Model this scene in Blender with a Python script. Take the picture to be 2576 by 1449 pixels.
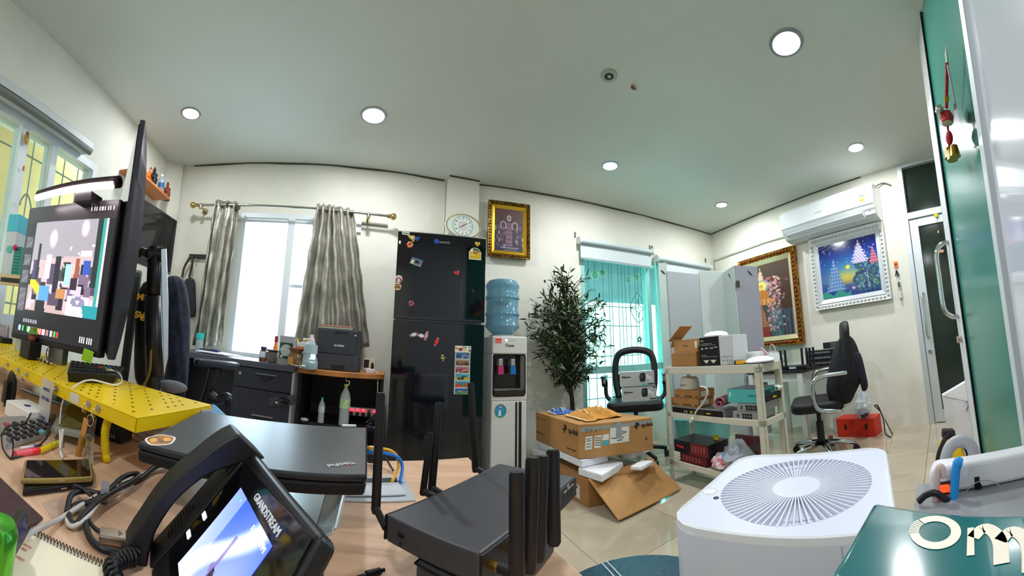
import bpy, bmesh, math, random
import numpy as np
from mathutils import Vector, Matrix, Euler
PI = math.pi
rnd = random.Random(11)
SC = bpy.context.scene
COL = SC.collection
for o in list(bpy.data.objects):
    bpy.data.objects.remove(o)

# ------------------------------------------------------------------ camera: a 170 degree panoramic office camera standing on the desk
HC = 0.96
PW, PH = 2576, 1449
FX, FY, CY = 882.3, 908.5, 34.05
def _rot(a, b, c):
    ca, sa, cb, sb, cc, sc = math.cos(a), math.sin(a), math.cos(b), math.sin(b), math.cos(c), math.sin(c)
    ry = np.array([[ca, 0, sa], [0, 1, 0], [-sa, 0, ca]]); rx = np.array([[1, 0, 0], [0, cb, -sb], [0, sb, cb]])
    return ry @ rx @ np.array([[cc, -sc, 0], [sc, cc, 0], [0, 0, 1]])
RC = _rot(math.radians(19.907), math.radians(-8.598), math.radians(0.452))
cam_data = bpy.data.cameras.new('camera')
cam_data.type = 'PANO'
cam_data.panorama_type = 'CENTRAL_CYLINDRICAL'
cam_data.central_cylindrical_range_u_min = -PW / 2 / FX
cam_data.central_cylindrical_range_u_max = PW / 2 / FX
cam_data.central_cylindrical_range_v_min = -(PH / 2 - CY) / FY
cam_data.central_cylindrical_range_v_max = (PH / 2 + CY) / FY
cam_data.central_cylindrical_radius = 1.0
cam_data.clip_start = 0.02
cam = bpy.data.objects.new('camera', cam_data)
COL.objects.link(cam)
_m = Matrix.Identity(4)
for i, (col, sg) in enumerate(((0, 1), (1, 1), (2, -1))):
    v = RC[:, col] * sg
    _m[0][i], _m[1][i], _m[2][i] = v[0], v[2], v[1]
_m[2][3] = HC
cam.matrix_world = _m
SC.camera = cam

# ------------------------------------------------------------------ daylight, lamps, exposure
wd = bpy.data.worlds.new('world'); SC.world = wd; wd.use_nodes = True
bg = wd.node_tree.nodes['Background']
bg.inputs[0].default_value = (0.80, 0.92, 1.0, 1)
bg.inputs[1].default_value = 4.2
SC.view_settings.view_transform = 'Standard'
SC.view_settings.look = 'None'
SC.view_settings.gamma = 1.0
SC.view_settings.use_curve_mapping = False
SC.view_settings.exposure = 1.3
LAMP_W = 7.5          # watts of each ceiling downlight
SC.cycles.max_bounces = 8
SC.cycles.diffuse_bounces = 5
SC.cycles.use_denoising = True
SC.cycles.sample_clamp_indirect = 6.0

# ------------------------------------------------------------------ where a line of sight meets a plane of the room
def ray(x, y):
    th = (x - PW / 2) / FX; t = -(y - PH / 2 - CY) / FY
    v = RC @ np.array([math.sin(th), t, math.cos(th)])
    return np.array([v[0], v[2], v[1]])
def onZ(x, y, z):
    d = ray(x, y); return Vector((0, 0, HC)) + Vector(d * ((z - HC) / d[2]))
def onR(x, y, r):
    d = ray(x, y); return Vector((0, 0, HC)) + Vector(d * (r / math.hypot(d[0], d[1])))
def onP(x, y, p, n):
    d = ray(x, y); q = np.array([p[0], p[1], p[2] if len(p) > 2 else 0]) - np.array([0, 0, HC]); n = np.array([n[0], n[1], n[2] if len(n) > 2 else 0])
    return Vector((0, 0, HC)) + Vector(d * (q.dot(n) / d.dot(n)))
def over(p, x, y):
    """height z of the point straight above/below p that is seen at image row y"""
    lo, hi = -1.0, 4.0
    for _ in range(40):
        m = (lo + hi) / 2
        if seen((p[0], p[1], m))[1] > y: lo = m
        else: hi = m
    return (lo + hi) / 2
def seen(p):
    d = np.array([p[0], p[1], p[2] - HC]); v = RC.T @ np.array([d[0], d[2], d[1]])
    return (PW / 2 + FX * math.atan2(v[0], v[2]), PH / 2 + CY - FY * v[1] / math.hypot(v[0], v[2]))

# ------------------------------------------------------------------ materials
def lin(c):
    if isinstance(c, str):
        c = [int(c[i:i + 2], 16) / 255 for i in (0, 2, 4)]
    return tuple((x / 12.92 if x <= 0.04045 else ((x + 0.055) / 1.055) ** 2.4) for x in c) + (1.0,)
_mats = {}
def M(c, r=0.5, metal=0.0, emit=0.0, trans=0.0, noise=0.0, scale=8.0, bump=0.0, spec=0.5, coat=0.0, alpha=1.0, ior=1.45, stretch=None, c2=None, ecol=None):
    key = (c, r, metal, emit, trans, noise, scale, bump, spec, coat, alpha, ior, stretch, c2, ecol)
    if key in _mats: return _mats[key]
    m = bpy.data.materials.new('mat_%03d' % len(_mats)); m.use_nodes = True
    nt = m.node_tree; b = nt.nodes['Principled BSDF']
    b.inputs['Base Color'].default_value = lin(c); b.inputs['Roughness'].default_value = r; b.inputs['Metallic'].default_value = metal
    b.inputs['Specular IOR Level'].default_value = spec; b.inputs['Transmission Weight'].default_value = trans; b.inputs['IOR'].default_value = ior
    b.inputs['Coat Weight'].default_value = coat; b.inputs['Alpha'].default_value = alpha
    if emit:
        b.inputs['Emission Color'].default_value = lin(ecol or c); b.inputs['Emission Strength'].default_value = emit
    if noise or bump:
        tc = nt.nodes.new('ShaderNodeTexCoord'); mp = nt.nodes.new('ShaderNodeMapping'); nz = nt.nodes.new('ShaderNodeTexNoise')
        nt.links.new(tc.outputs['Object'], mp.inputs[0]); nt.links.new(mp.outputs[0], nz.inputs[0])
        if stretch: mp.inputs['Scale'].default_value = stretch
        nz.inputs['Scale'].default_value = scale; nz.inputs['Detail'].default_value = 5
        if noise:
            mx = nt.nodes.new('ShaderNodeMix'); mx.data_type = 'RGBA'
            a = lin(c)
            d = lin(c2) if c2 else tuple(max(0, v * (1 - noise)) for v in a[:3]) + (1,)
            if not c2: a = tuple(min(1, v * (1 + noise * 0.6)) for v in a[:3]) + (1,)
            mx.inputs['A'].default_value = a; mx.inputs['B'].default_value = d
            cr = nt.nodes.new('ShaderNodeMapRange'); cr.inputs[1].default_value = 0.35; cr.inputs[2].default_value = 0.65
            nt.links.new(nz.outputs['Fac'], cr.inputs[0]); nt.links.new(cr.outputs[0], mx.inputs['Factor']); nt.links.new(mx.outputs['Result'], b.inputs['Base Color'])
        if bump:
            bp = nt.nodes.new('ShaderNodeBump'); bp.inputs['Strength'].default_value = bump; bp.inputs['Distance'].default_value = 0.01
            nt.links.new(nz.outputs['Fac'], bp.inputs['Height']); nt.links.new(bp.outputs[0], b.inputs['Normal'])
    _mats[key] = m
    return m
def clear(c='ffffff', r=0.03, mix=0.85):
    """thin clear film or pane: mostly see-through with a sharp sheen"""
    key = ('clear', c, r, mix)
    if key in _mats: return _mats[key]
    m = bpy.data.materials.new('clear_%03d' % len(_mats)); m.use_nodes = True; nt = m.node_tree
    b = nt.nodes['Principled BSDF']; b.inputs['Base Color'].default_value = lin(c); b.inputs['Roughness'].default_value = r
    t = nt.nodes.new('ShaderNodeBsdfTransparent'); t.inputs[0].default_value = lin(c)
    mx = nt.nodes.new('ShaderNodeMixShader'); mx.inputs[0].default_value = mix
    nt.links.new(b.outputs[0], mx.inputs[1]); nt.links.new(t.outputs[0], mx.inputs[2])
    nt.links.new(mx.outputs[0], nt.nodes['Material Output'].inputs[0])
    _mats[key] = m; return m
def printed(r=0.4, emit=0.0, coat=0.0):
    """flat print: colours come from the mesh's own colour layer"""
    key = ('print', r, emit, coat)
    if key in _mats: return _mats[key]
    m = bpy.data.materials.new('print_%03d' % len(_mats)); m.use_nodes = True; nt = m.node_tree
    b = nt.nodes['Principled BSDF']; b.inputs['Roughness'].default_value = r; b.inputs['Coat Weight'].default_value = coat
    a = nt.nodes.new('ShaderNodeVertexColor'); a.layer_name = 'col'
    if emit:
        b.inputs['Base Color'].default_value = (0.01, 0.01, 0.01, 1)
        nt.links.new(a.outputs[0], b.inputs['Emission Color']); b.inputs['Emission Strength'].default_value = emit
    else: nt.links.new(a.outputs[0], b.inputs['Base Color'])
    _mats[key] = m; return m

# ------------------------------------------------------------------ mesh building
class MB:
    def __init__(s): s.v = []; s.f = []
    def add(s, vs, fs):
        n = len(s.v); s.v += [tuple(v) for v in vs]; s.f += [tuple(i + n for i in f) for f in fs]; return s
    def box(s, c, d, rot=None):
        hx, hy, hz = d[0] / 2, d[1] / 2, d[2] / 2
        vs = [Vector((x, y, z)) for z in (-hz, hz) for y in (-hy, hy) for x in (-hx, hx)]
        if rot is not None:
            e = Euler(rot).to_matrix(); vs = [e @ v for v in vs]
        vs = [v + Vector(c) for v in vs]
        return s.add(vs, [(0, 2, 3, 1), (4, 5, 7, 6), (0, 1, 5, 4), (2, 6, 7, 3), (0, 4, 6, 2), (1, 3, 7, 5)])
    def bx(s, x0, x1, y0, y1, z0, z1): return s.box(((x0 + x1) / 2, (y0 + y1) / 2, (z0 + z1) / 2), (abs(x1 - x0), abs(y1 - y0), abs(z1 - z0)))
    def hexa(s, b, t):
        """hexahedron from four bottom and four top corners, both counter-clockwise seen from above"""
        return s.add(list(b) + list(t), [(3, 2, 1, 0), (4, 5, 6, 7), (0, 1, 5, 4), (1, 2, 6, 5), (2, 3, 7, 6), (3, 0, 4, 7)])
    def poly(s, pts, d):
        """planar polygon given thickness along vector d"""
        n = len(pts); p = [Vector(q) for q in pts]; d = Vector(d)
        return s.add(p + [q + d for q in p], [tuple(range(n))[::-1], tuple(range(n, 2 * n))] + [(i, (i + 1) % n, n + (i + 1) % n, n + i) for i in range(n)])
    def ring(s, rings, caps=True, closed=False):
        n = len(rings[0]); vs = [v for r in rings for v in r]; fs = []
        m = len(rings)
        for k in range(m if closed else m - 1):
            a, b = k * n, ((k + 1) % m) * n
            fs += [(a + i, a + (i + 1) % n, b + (i + 1) % n, b + i) for i in range(n)]
        if caps and not closed: fs += [tuple(range(n))[::-1], tuple(range((m - 1) * n, m * n))]
        return s.add(vs, fs)
    def cyl(s, p0, p1, r0, r1=None, n=16, caps=True):
        r1 = r0 if r1 is None else r1
        p0, p1 = Vector(p0), Vector(p1); d = (p1 - p0).normalized()
        a = d.orthogonal().normalized(); b = d.cross(a)
        return s.ring([[p + (a * math.cos(2 * PI * i / n) + b * math.sin(2 * PI * i / n)) * r for i in range(n)] for p, r in ((p0, r0), (p1, r1))], caps)
    def tube(s, pts, r, n=8, closed=False, rr=None):
        p = [Vector(q) for q in pts]; m = len(p); rings = []; up = None
        for k in range(m):
            t = (p[(k + 1) % m] - p[k - 1]) if closed else (p[min(k + 1, m - 1)] - p[max(k - 1, 0)])
            if t.length < 1e-9: t = Vector((0, 0, 1))
            t.normalize()
            if up is None: up = t.orthogonal().normalized()
            up = (up - t * up.dot(t));
            if up.length < 1e-6: up = t.orthogonal()
            up.normalize(); b = t.cross(up); q = rr[k] if rr else r
            rings.append([p[k] + (up * math.cos(2 * PI * i / n) + b * math.sin(2 * PI * i / n)) * q for i in range(n)])
        return s.ring(rings, True, closed)
    def lathe(s, prof, o=(0, 0, 0), n=24, axis='z', sx=1.0):
        rings = []
        for r, z in prof:
            rg = []
            for i in range(n):
                a = 2 * PI * i / n; x, y = r * math.cos(a) * sx, r * math.sin(a)
                rg.append({'z': (o[0] + x, o[1] + y, o[2] + z), 'y': (o[0] + x, o[1] + z, o[2] - y), 'x': (o[0] + z, o[1] + x, o[2] + y)}[axis])
            rings.append(rg)
        return s.ring(rings)
    def ball(s, c, r, n=12, m=8, sc=(1, 1, 1)):
        return s.ring([[(c[0] + sc[0] * r * math.sin(PI * max(k, .02) / m if k < m else PI * .997) * math.cos(2 * PI * i / n), c[1] + sc[1] * r * math.sin(PI * max(k, .02) / m if k < m else PI * .997) * math.sin(2 * PI * i / n), c[2] - sc[2] * r * math.cos(PI * k / m)) for i in range(n)] for k in range(m + 1)])
    def sheet(s, grid, th=0.0):
        """grid[i][j] of points -> quads; th: thickness along normals via two skins is left to a modifier"""
        a, b = len(grid), len(grid[0])
        return s.add([p for row in grid for p in row], [(i * b + j, i * b + j + 1, (i + 1) * b + j + 1, (i + 1) * b + j) for i in range(a - 1) for j in range(b - 1)])
    def disc(s, c, r, n=24, th=0.002, axis='z'):
        d = {'z': (0, 0, 1), 'y': (0, 1, 0), 'x': (1, 0, 0)}[axis]
        return s.cyl(Vector(c), Vector(c) + Vector(d) * th, r, r, n)
    def xf(s, m):
        s.v = [tuple(m @ Vector(v)) for v in s.v]; return s
    def mesh(s, name):
        me = bpy.data.meshes.new(name); me.from_pydata(s.v, [], s.f); me.update()
        b = bmesh.new(); b.from_mesh(me); bmesh.ops.recalc_face_normals(b, faces=b.faces); b.to_mesh(me); b.free()
        return me
def bez(pts, n=8):
    """smooth (Catmull-Rom) path through points"""
    p = [Vector(q) for q in pts]; p = [p[0] * 2 - p[1]] + p + [p[-1] * 2 - p[-2]]; out = []
    for i in range(1, len(p) - 2):
        for k in range(n):
            t = k / n; a, b, c, d = p[i - 1], p[i], p[i + 1], p[i + 2]
            out.append(0.5 * ((2 * b) + (c - a) * t + (2 * a - 5 * b + 4 * c - d) * t * t + (3 * b - a - 3 * c + d) * t ** 3))
    return out + [p[-2]]
def rrect(w, h, r, n=5):
    """rounded rectangle outline around the origin"""
    pts = []
    for cx, cy, a0 in ((w / 2 - r, h / 2 - r, 0), (-w / 2 + r, h / 2 - r, PI / 2), (-w / 2 + r, -h / 2 + r, PI), (w / 2 - r, -h / 2 + r, 1.5 * PI)):
        pts += [(cx + r * math.cos(a0 + PI / 2 * i / n), cy + r * math.sin(a0 + PI / 2 * i / n)) for i in range(n + 1)]
    return pts
def link(name, me, mat, parent=None, bevel=0, smooth=False, seg=2, loc=None, rot=None, solid=0, sub=0):
    o = bpy.data.objects.new(name, me); COL.objects.link(o)
    if mat is not None and not me.materials: me.materials.append(mat)
    if parent is not None: o.parent = parent
    if loc is not None: o.location = loc
    if rot is not None: o.rotation_euler = rot
    if solid:
        k = o.modifiers.new('solid', 'SOLIDIFY'); k.thickness = solid; k.offset = 0
    if sub:
        k = o.modifiers.new('sub', 'SUBSURF'); k.levels = k.render_levels = sub
    if bevel:
        k = o.modifiers.new('bevel', 'BEVEL'); k.width = bevel; k.segments = seg; k.limit_method = 'ANGLE'; k.angle_limit = 0.7
    if smooth:
        me.polygons.foreach_set('use_smooth', [True] * len(me.polygons))
        if smooth == 'auto':
            me.set_sharp_from_angle(angle=0.7)
    return o
def part(name, mb, mat, parent=None, **kw): return link(name, mb.mesh(name), mat, parent, **kw)
def tag(o, label, cat, group=None, kind=None):
    if label: o['label'] = label
    if cat: o['category'] = cat
    if group: o['group'] = group
    if kind: o['kind'] = kind
    return o
def thing(name, label, cat, loc=(0, 0, 0), rz=0.0, group=None, rot=None):
    o = bpy.data.objects.new(name, None); COL.objects.link(o); o.empty_display_size = 0.05
    o.location = loc; o.rotation_euler = rot if rot is not None else (0, 0, rz)
    return tag(o, label, cat, group)
def struct(name, mb, mat, parent=None, **kw):
    o = part(name, mb, mat, parent, **kw)
    if parent is None: o['kind'] = 'structure'
    return o
def kids(o): return [c for c in bpy.data.objects if c.parent is o]
def dup(root, loc, rz=None, label=None, group=None):
    r = root.copy(); COL.objects.link(r); r.location = loc
    if rz is not None: r.rotation_euler = (0, 0, rz)
    if label: r['label'] = label
    if group: r['group'] = group
    for ch in kids(root):
        c = ch.copy(); COL.objects.link(c); c.parent = r
        for g in kids(ch):
            d = g.copy(); COL.objects.link(d); d.parent = c
    return r
def lettering(txt, size, mat, parent, loc, rot=(PI / 2, 0, 0), name='lettering', bold=0.0, align='CENTER', sx=1.0, ex=0.0004):
    cu = bpy.data.curves.new('txt', 'FONT'); cu.body = txt; cu.size = size; cu.align_x = align; cu.align_y = 'CENTER'; cu.extrude = ex; cu.offset = bold; cu.resolution_u = 3
    t = bpy.data.objects.new('txt', cu); COL.objects.link(t)
    dg = bpy.context.evaluated_depsgraph_get()
    me = bpy.data.meshes.new_from_object(t.evaluated_get(dg)); bpy.data.objects.remove(t)
    me.materials.clear()
    if sx != 1.0:
        for v in me.vertices: v.co.x *= sx
    return link(name, me, mat, parent, loc=loc, rot=rot)
def canvas(name, w, h, nx, ny, fn, mat, parent, loc=(0, 0, 0), rot=(PI / 2, 0, 0), th=0.0):
    """flat printed sheet, w x h, centred; fn(u, v) -> colour hex/tuple, u to the right and v up in 0..1"""
    vs = [((i / nx - .5) * w, (j / ny - .5) * h, 0) for j in range(ny + 1) for i in range(nx + 1)]
    fs = [(j * (nx + 1) + i, j * (nx + 1) + i + 1, (j + 1) * (nx + 1) + i + 1, (j + 1) * (nx + 1) + i) for j in range(ny) for i in range(nx)]
    me = bpy.data.meshes.new(name); me.from_pydata(vs, [], fs)
    ca = me.color_attributes.new('col', 'FLOAT_COLOR', 'CORNER')
    buf = np.zeros((len(fs) * 4, 4), np.float32); k = 0
    for j in range(ny):
        for i in range(nx):
            buf[k:k + 4] = lin(fn((i + .5) / nx, (j + .5) / ny)); k += 4
    ca.data.foreach_set('color', buf.ravel())
    return link(name, me, mat, parent, loc=loc, rot=rot)
def mixc(a, b, t):
    t = max(0, min(1, t))
    if isinstance(a, str): a = [int(a[i:i + 2], 16) / 255 for i in (0, 2, 4)]
    if isinstance(b, str): b = [int(b[i:i + 2], 16) / 255 for i in (0, 2, 4)]
    return tuple(x + (y - x) * t for x, y in zip(a, b))
def hx(c): return tuple(int(c[i:i + 2], 16) / 255 for i in (0, 2, 4))
class Wall:
    """vertical plane from plan point a to plan point b, seen from inside with a on the left"""
    def __init__(s, a, b):
        s.a, s.b = Vector((a[0], a[1], 0)), Vector((b[0], b[1], 0)); s.e = (s.b - s.a).normalized(); s.n = Vector((s.e.y, -s.e.x, 0)); s.L = (s.b - s.a).length
        s.rz = math.atan2(s.e.y, s.e.x)
    def at(s, x, y, off=0.0): return onP(x, y, s.a + s.n * off, s.n)
    def uz(s, x, y, off=0.0):
        p = s.at(x, y, off); return ((p - s.a).dot(s.e), p.z)
    def pt(s, u, z, off=0.0): return s.a + s.e * u + s.n * off + Vector((0, 0, z))
    def span(s, px, off=0.0):
        """bounds (u0, u1, z0, z1) on the wall of image points"""
        q = [s.uz(x, y, off) for x, y in px]; return min(a for a, _ in q), max(a for a, _ in q), min(z for _, z in q), max(z for _, z in q)
# ================================================================== THE ROOM
ZC = 2.62
WL = Wall((-1.60, -0.60), (-2.25, 2.83))
WA = Wall((-2.25, 2.83), (0.47, 3.24))
WB = Wall((0.80, 3.23), (4.10, 3.03))
WR = Wall((4.10, 3.03), (3.46, -0.50))
WHITE = M('d8d6ca', 0.75, noise=0.05, scale=2.5, bump=0.02)
CEIL = M('ccd0c8', 0.85, noise=0.04, scale=1.3)
ALU = M('c6ccd0', 0.42, 0.55)
ALUW = M('d4dade', 0.45, 0.1)
TEALF = M('8fc4bd', 0.45, 0.1)
BLACKP = M('14141a', 0.42)
DARK = M('0a0a0c', 0.6)

def wall_mesh(w, holes, th=0.12, z1=ZC + 0.05):
    """a wall slab with rectangular openings (u0,u1,z0,z1)"""
    us = sorted({0.0, w.L} | {h[0] for h in holes} | {h[1] for h in holes}); zs = sorted({0.0, z1} | {h[2] for h in holes} | {h[3] for h in holes})
    mb = MB()
    for i in range(len(us) - 1):
        for j in range(len(zs) - 1):
            u, z = (us[i] + us[i + 1]) / 2, (zs[j] + zs[j + 1]) / 2
            if any(h[0] < u < h[1] and h[2] < z < h[3] for h in holes): continue
            q = [w.pt(us[i], zs[j], 0), w.pt(us[i + 1], zs[j], 0), w.pt(us[i + 1], zs[j], -th), w.pt(us[i], zs[j], -th)]
            mb.hexa(q, [p + Vector((0, 0, zs[j + 1] - zs[j])) for p in q])
    return mb

# ---- floor of polished tiles
FT = [M(c, 0.09, noise=0.10, scale=2.2, coat=0.3) for c in ('b7a994', 'bbad98', 'b2a58f')]
fl = MB().bx(-3.2, 4.6, -2.2, 3.6, -0.08, -0.008)
floor = struct('floor', fl, M('6f675a', 0.8))
tm = []
for m in FT:
    me = MB().bx(-.2985, .2985, -.2985, .2985, -.01, 0).mesh('tile'); me.materials.append(m); tm.append(me)
for i in range(12):
    for j in range(9):
        o = bpy.data.objects.new('tile', tm[(i * 5 + j * 3 + i * j) % 3]); COL.objects.link(o); o.parent = floor
        o.location = (-2.9 + .6 * i, -1.85 + .6 * j, 0)

# ---- ceiling
ce = struct('ceiling', MB().bx(-3.2, 4.6, -2.2, 3.6, ZC, ZC + .08), CEIL)

# ---- openings
W1 = WL.span([(207, 392), (207, 700)]); u1 = W1[1]
W1 = (u1 - 2.25, u1, 0.86, WL.uz(207, 389)[1])
W2 = (WA.uz(580, 800)[0], WA.uz(862, 700)[0], 0.80, WA.uz(700, 537)[1])
W3 = (WB.uz(1462, 760)[0], WB.uz(1668, 760)[0], 0.32, WB.uz(1520, 640)[1])
W4 = (WB.uz(1680, 760)[0], WB.uz(1778, 800)[0], 0.32, W3[3])
DL = WR.uz(2318, 900)[0]
D1 = (DL, DL + 1.0, 0.0, WR.uz(2240, 418)[1])
wl = struct('wall_left', wall_mesh(WL, [W1]), WHITE)
wa = struct('wall_back', wall_mesh(WA, [W2]), WHITE)
wb = struct('wall_back', wall_mesh(WB, [W3, W4]), WHITE)
wr = struct('wall_right', wall_mesh(WR, [D1]), WHITE)
wf = struct('wall_front', MB().bx(-1.9, 3.9, -1.72, -1.6, 0, ZC), WHITE)
w5 = Wall((3.5, -1.6), (3.46, -.5)); 
struct('wall_right', MB().bx(3.46, 3.6, -1.62, -.48, 0, ZC), WHITE)
struct('wall_left', MB().bx(-1.74, -1.60, -1.62, -.58, 0, ZC), WHITE)
# pillar between the two stretches of back wall
pl, pr = onZ(1131, 441, ZC), onZ(1203, 461, ZC)
pil = [Vector((pl.x, pl.y, 0)), Vector((pr.x, pr.y - .05, 0)), Vector((pr.x + .02, 3.34, 0)), Vector((pl.x - .02, 3.34, 0))]
PILF = Wall(pil[0], pil[1])
struct('trim_1', MB().hexa(pil, [p + Vector((0, 0, ZC)) for p in pil]), WHITE)
# stub column in the left corner
c0 = [onZ(417, 404, ZC), onZ(442, 408, ZC), onZ(462, 416, ZC)]
cc = [Vector((p.x, p.y, 0)) for p in c0] + [Vector((-2.45, 3.0, 0))]
struct('trim_2', MB().hexa(cc, [p + Vector((0, 0, ZC)) for p in cc]), WHITE)
# dark open joint between ceiling and back wall
def joint(name, pts, off=0.006):
    mb = MB(); mb.tube(pts, 0.007, 6); struct(name, mb, M('4a483f', 0.9))
joint('trim_3', [WA.pt(u, ZC - .006 + .004 * math.sin(u * 9), .004) for u in np.linspace(.25, WA.L - .02, 24)])
joint('trim_4', [WB.pt(u, ZC - .006 + .004 * math.sin(u * 7), .004) for u in np.linspace(.0, WB.L - .02, 24)])
joint('trim_5', [PILF.pt(u, ZC - .006, .004) for u in np.linspace(0, PILF.L, 6)])
joint('trim_6', [WR.pt(u, ZC - .006, .002) for u in np.linspace(0, 2.4, 16)])

# ================================================================== WINDOWS
def W_empty(w, u, z, off, name):
    o = bpy.data.objects.new(name, None); COL.objects.link(o); p = w.pt(u, z, off); o.location = p; o.rotation_euler = (0, 0, w.rz); return o
def frame_mb(w, h, t, d, mid=()):
    """frame in local wall axes: x right, y into the wall, z up, origin bottom-left"""
    mb = MB(); mb.bx(0, t, 0, d, 0, h); mb.bx(w - t, w, 0, d, 0, h); mb.bx(t, w - t, 0, d, 0, t); mb.bx(t, w - t, 0, d, h - t, h)
    for x, tt in mid: mb.bx(x - tt / 2, x + tt / 2, .002, d - .002, t, h - t)
    return mb
GRILLE = M('9aa096', 0.5)
def grille_std(w, h, n, parent, mat, r=.006, ox=.2):
    """welded window grille: upright bars, each its own part, with scrolls between"""
    for i in range(n):
        x = .05 + (w - .1) * i / (n - 1)
        part('bar', MB().cyl((x, ox, .02), (x, ox, h - .02), r, n=6), mat, parent)
    for z in (.06, h * .36, h * .8, h - .06):
        part('rail', MB().cyl((.02, ox, z), (w - .02, ox, z), r, n=6), mat, parent)

# window in the left wall: three sashes behind a welded grille
w1, h1 = W1[1] - W1[0], W1[3] - W1[2]
win1 = W_empty(WL, W1[0], W1[2], 0, 'window_1'); win1['kind'] = 'structure'
ux = [WL.uz(136, 360)[0] - W1[0], WL.uz(152, 360)[0] - W1[0], WL.uz(57, 330)[0] - W1[0], WL.uz(78, 330)[0] - W1[0]]
part('frame', frame_mb(w1, h1, .05, .1), ALUW, win1)
part('mullion', MB().bx(ux[0], ux[1], .01, .09, .05, h1 - .05), ALUW, win1)
part('mullion', MB().bx(ux[2], ux[3], .01, .09, .05, h1 - .05), ALUW, win1)
part('mullion', MB().bx(ux[2] - .8, ux[2] - .73, .01, .09, .05, h1 - .05), ALUW, win1)
for a, b in ((.05, ux[2] - .8), (ux[2] - .73, ux[2]), (ux[3], ux[0]), (ux[1], w1 - .05)):
    part('pane', MB().bx(a, b, .045, .05, .05, h1 - .05), clear('e6f2ee', .02, .92), win1)
g = []
for i in range(15):
    x = .03 + (w1 - .06) * i / 14
    part('grille_bar', MB().cyl((x, .17, 0), (x, .17, h1), .006, n=6), GRILLE, win1)
for z in (.12, h1 * .5, h1 * .9):
    part('grille_rail', MB().cyl((0, .17, z), (w1, .17, z), .006, n=6), GRILLE, win1)
for i in range(7):
    x = .03 + (w1 - .06) * (2 * i + 1) / 14
    part('grille_scroll', MB().tube(bez([(x - .075, .17, h1 * .5), (x - .06, .17, h1 * .62), (x, .17, h1 * .7), (x + .06, .17, h1 * .62), (x + .075, .17, h1 * .5)]), .006, 6), GRILLE, win1)
# daylight-lit plaster wall standing outside that window
struct('wall_outside', MB().hexa([WL.pt(-.6, 0, -1.15), WL.pt(WL.L + .3, 0, -1.15), WL.pt(WL.L + .3, 0, -1.3), WL.pt(-.6, 0, -1.3)], [WL.pt(-.6, 2.9, -1.15), WL.pt(WL.L + .3, 2.9, -1.15), WL.pt(WL.L + .3, 2.9, -1.3), WL.pt(-.6, 2.9, -1.3)]), M('e6c98a', 0.9, noise=.08, scale=3))

# window in the back wall over the dark desk: a wide sash and a narrow sash
w2, h2 = W2[1] - W2[0], W2[3] - W2[2]
win2 = W_empty(WA, W2[0], W2[2], 0, 'window_2'); win2['kind'] = 'structure'
m2 = WA.uz(733, 545)[0] - W2[0]
part('frame', frame_mb(w2, h2, .045, .1), ALUW, win2)
part('mullion', MB().bx(m2 - .025, m2 + .04, .0, .09, .045, h2 - .045), ALUW, win2)
zr = WA.uz(730, 718)[1] - W2[2]
part('rail', MB().bx(m2 + .04, w2 - .045, .02, .06, zr - .015, zr + .015), ALUW, win2)
part('pane', MB().bx(.045, m2 - .025, .045, .05, .045, h2 - .045), clear('f4fbff', .02, .94), win2)
part('pane', MB().bx(m2 + .04, w2 - .045, .045, .05, .045, h2 - .045), clear('f4fbff', .02, .94), win2)
part('top_rail', MB().bx(.045, w2 - .045, .01, .05, h2 - .085, h2 - .045), ALUW, win2)

# green-tinted window in the back wall, with lower lights down to the skirting
GREEN = clear('c4efe8', .02, .93)
w3, h3 = W3[1] - W3[0], W3[3] - W3[2]
win3 = W_empty(WB, W3[0], W3[2], 0, 'window_3'); win3['kind'] = 'structure'
zs = WB.uz(1550, 925)[1] - W3[2]
ms = WB.uz(1634, 800)[0] - W3[0]
part('frame', frame_mb(w3, h3, .05, .1), TEALF, win3)
part('sill_rail', MB().bx(.05, w3 - .05, -.01, .1, zs - .05, zs + .02), TEALF, win3)
part('mullion', MB().bx(ms - .02, ms + .035, -.005, .09, .05, h3 - .05), TEALF, win3)
for a, b, c, d in ((.05, ms - .02, zs + .02, h3 - .05), (ms + .035, w3 - .05, zs + .02, h3 - .05), (.05, ms - .02, .05, zs - .05), (ms + .035, w3 - .05, .05, zs - .05)):
    part('pane', MB().bx(a, b, .045, .05, c, d), GREEN, win3)
GR3 = M('5f6a66', 0.5)
def u3(x, y): q = WB.uz(x, y, -.2); return q[0] - W3[0], q[1] - W3[2]
def tube3(px, r=.005, name='grille_scroll'):
    part(name, MB().tube(bez([(u3(*p)[0], .2, u3(*p)[1]) for p in px], 6), r, 6), GR3, win3)
for x0, x1 in ((1478, 1482), (1494, 1497), (1515, 1517), (1530, 1533), (1537, 1541), (1553, 1556), (1562, 1567), (1570, 1575), (1581, 1588), (1595, 1601), (1602, 1607), (1611, 1615), (1620, 1628)):
    a, b = u3(x0, 664), u3((x1 * 2.2 - x0 * 1.2), 910)
    part('grille_bar', MB().cyl((a[0], .2, zs + .02), (a[0], .2, h3 - .03), .0048, n=6), GR3, win3)
for y0 in (772, 820, 895):
    a = u3(1550, y0)[1]
    part('grille_rail', MB().cyl((.05, .2, a), (ms, .2, a), .005, n=6), GR3, win3)
tube3([(1603, 735), (1590, 757), (1587, 775), (1592, 795), (1607, 812)]); tube3([(1603, 735), (1616, 757), (1622, 775), (1620, 797), (1607, 812)])
tube3([(1587, 773), (1601, 768), (1605, 750)]); tube3([(1622, 775), (1609, 769), (1605, 750)])
tube3([(1587, 775), (1601, 782), (1607, 800)]); tube3([(1622, 777), (1611, 783), (1607, 800)])
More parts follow.
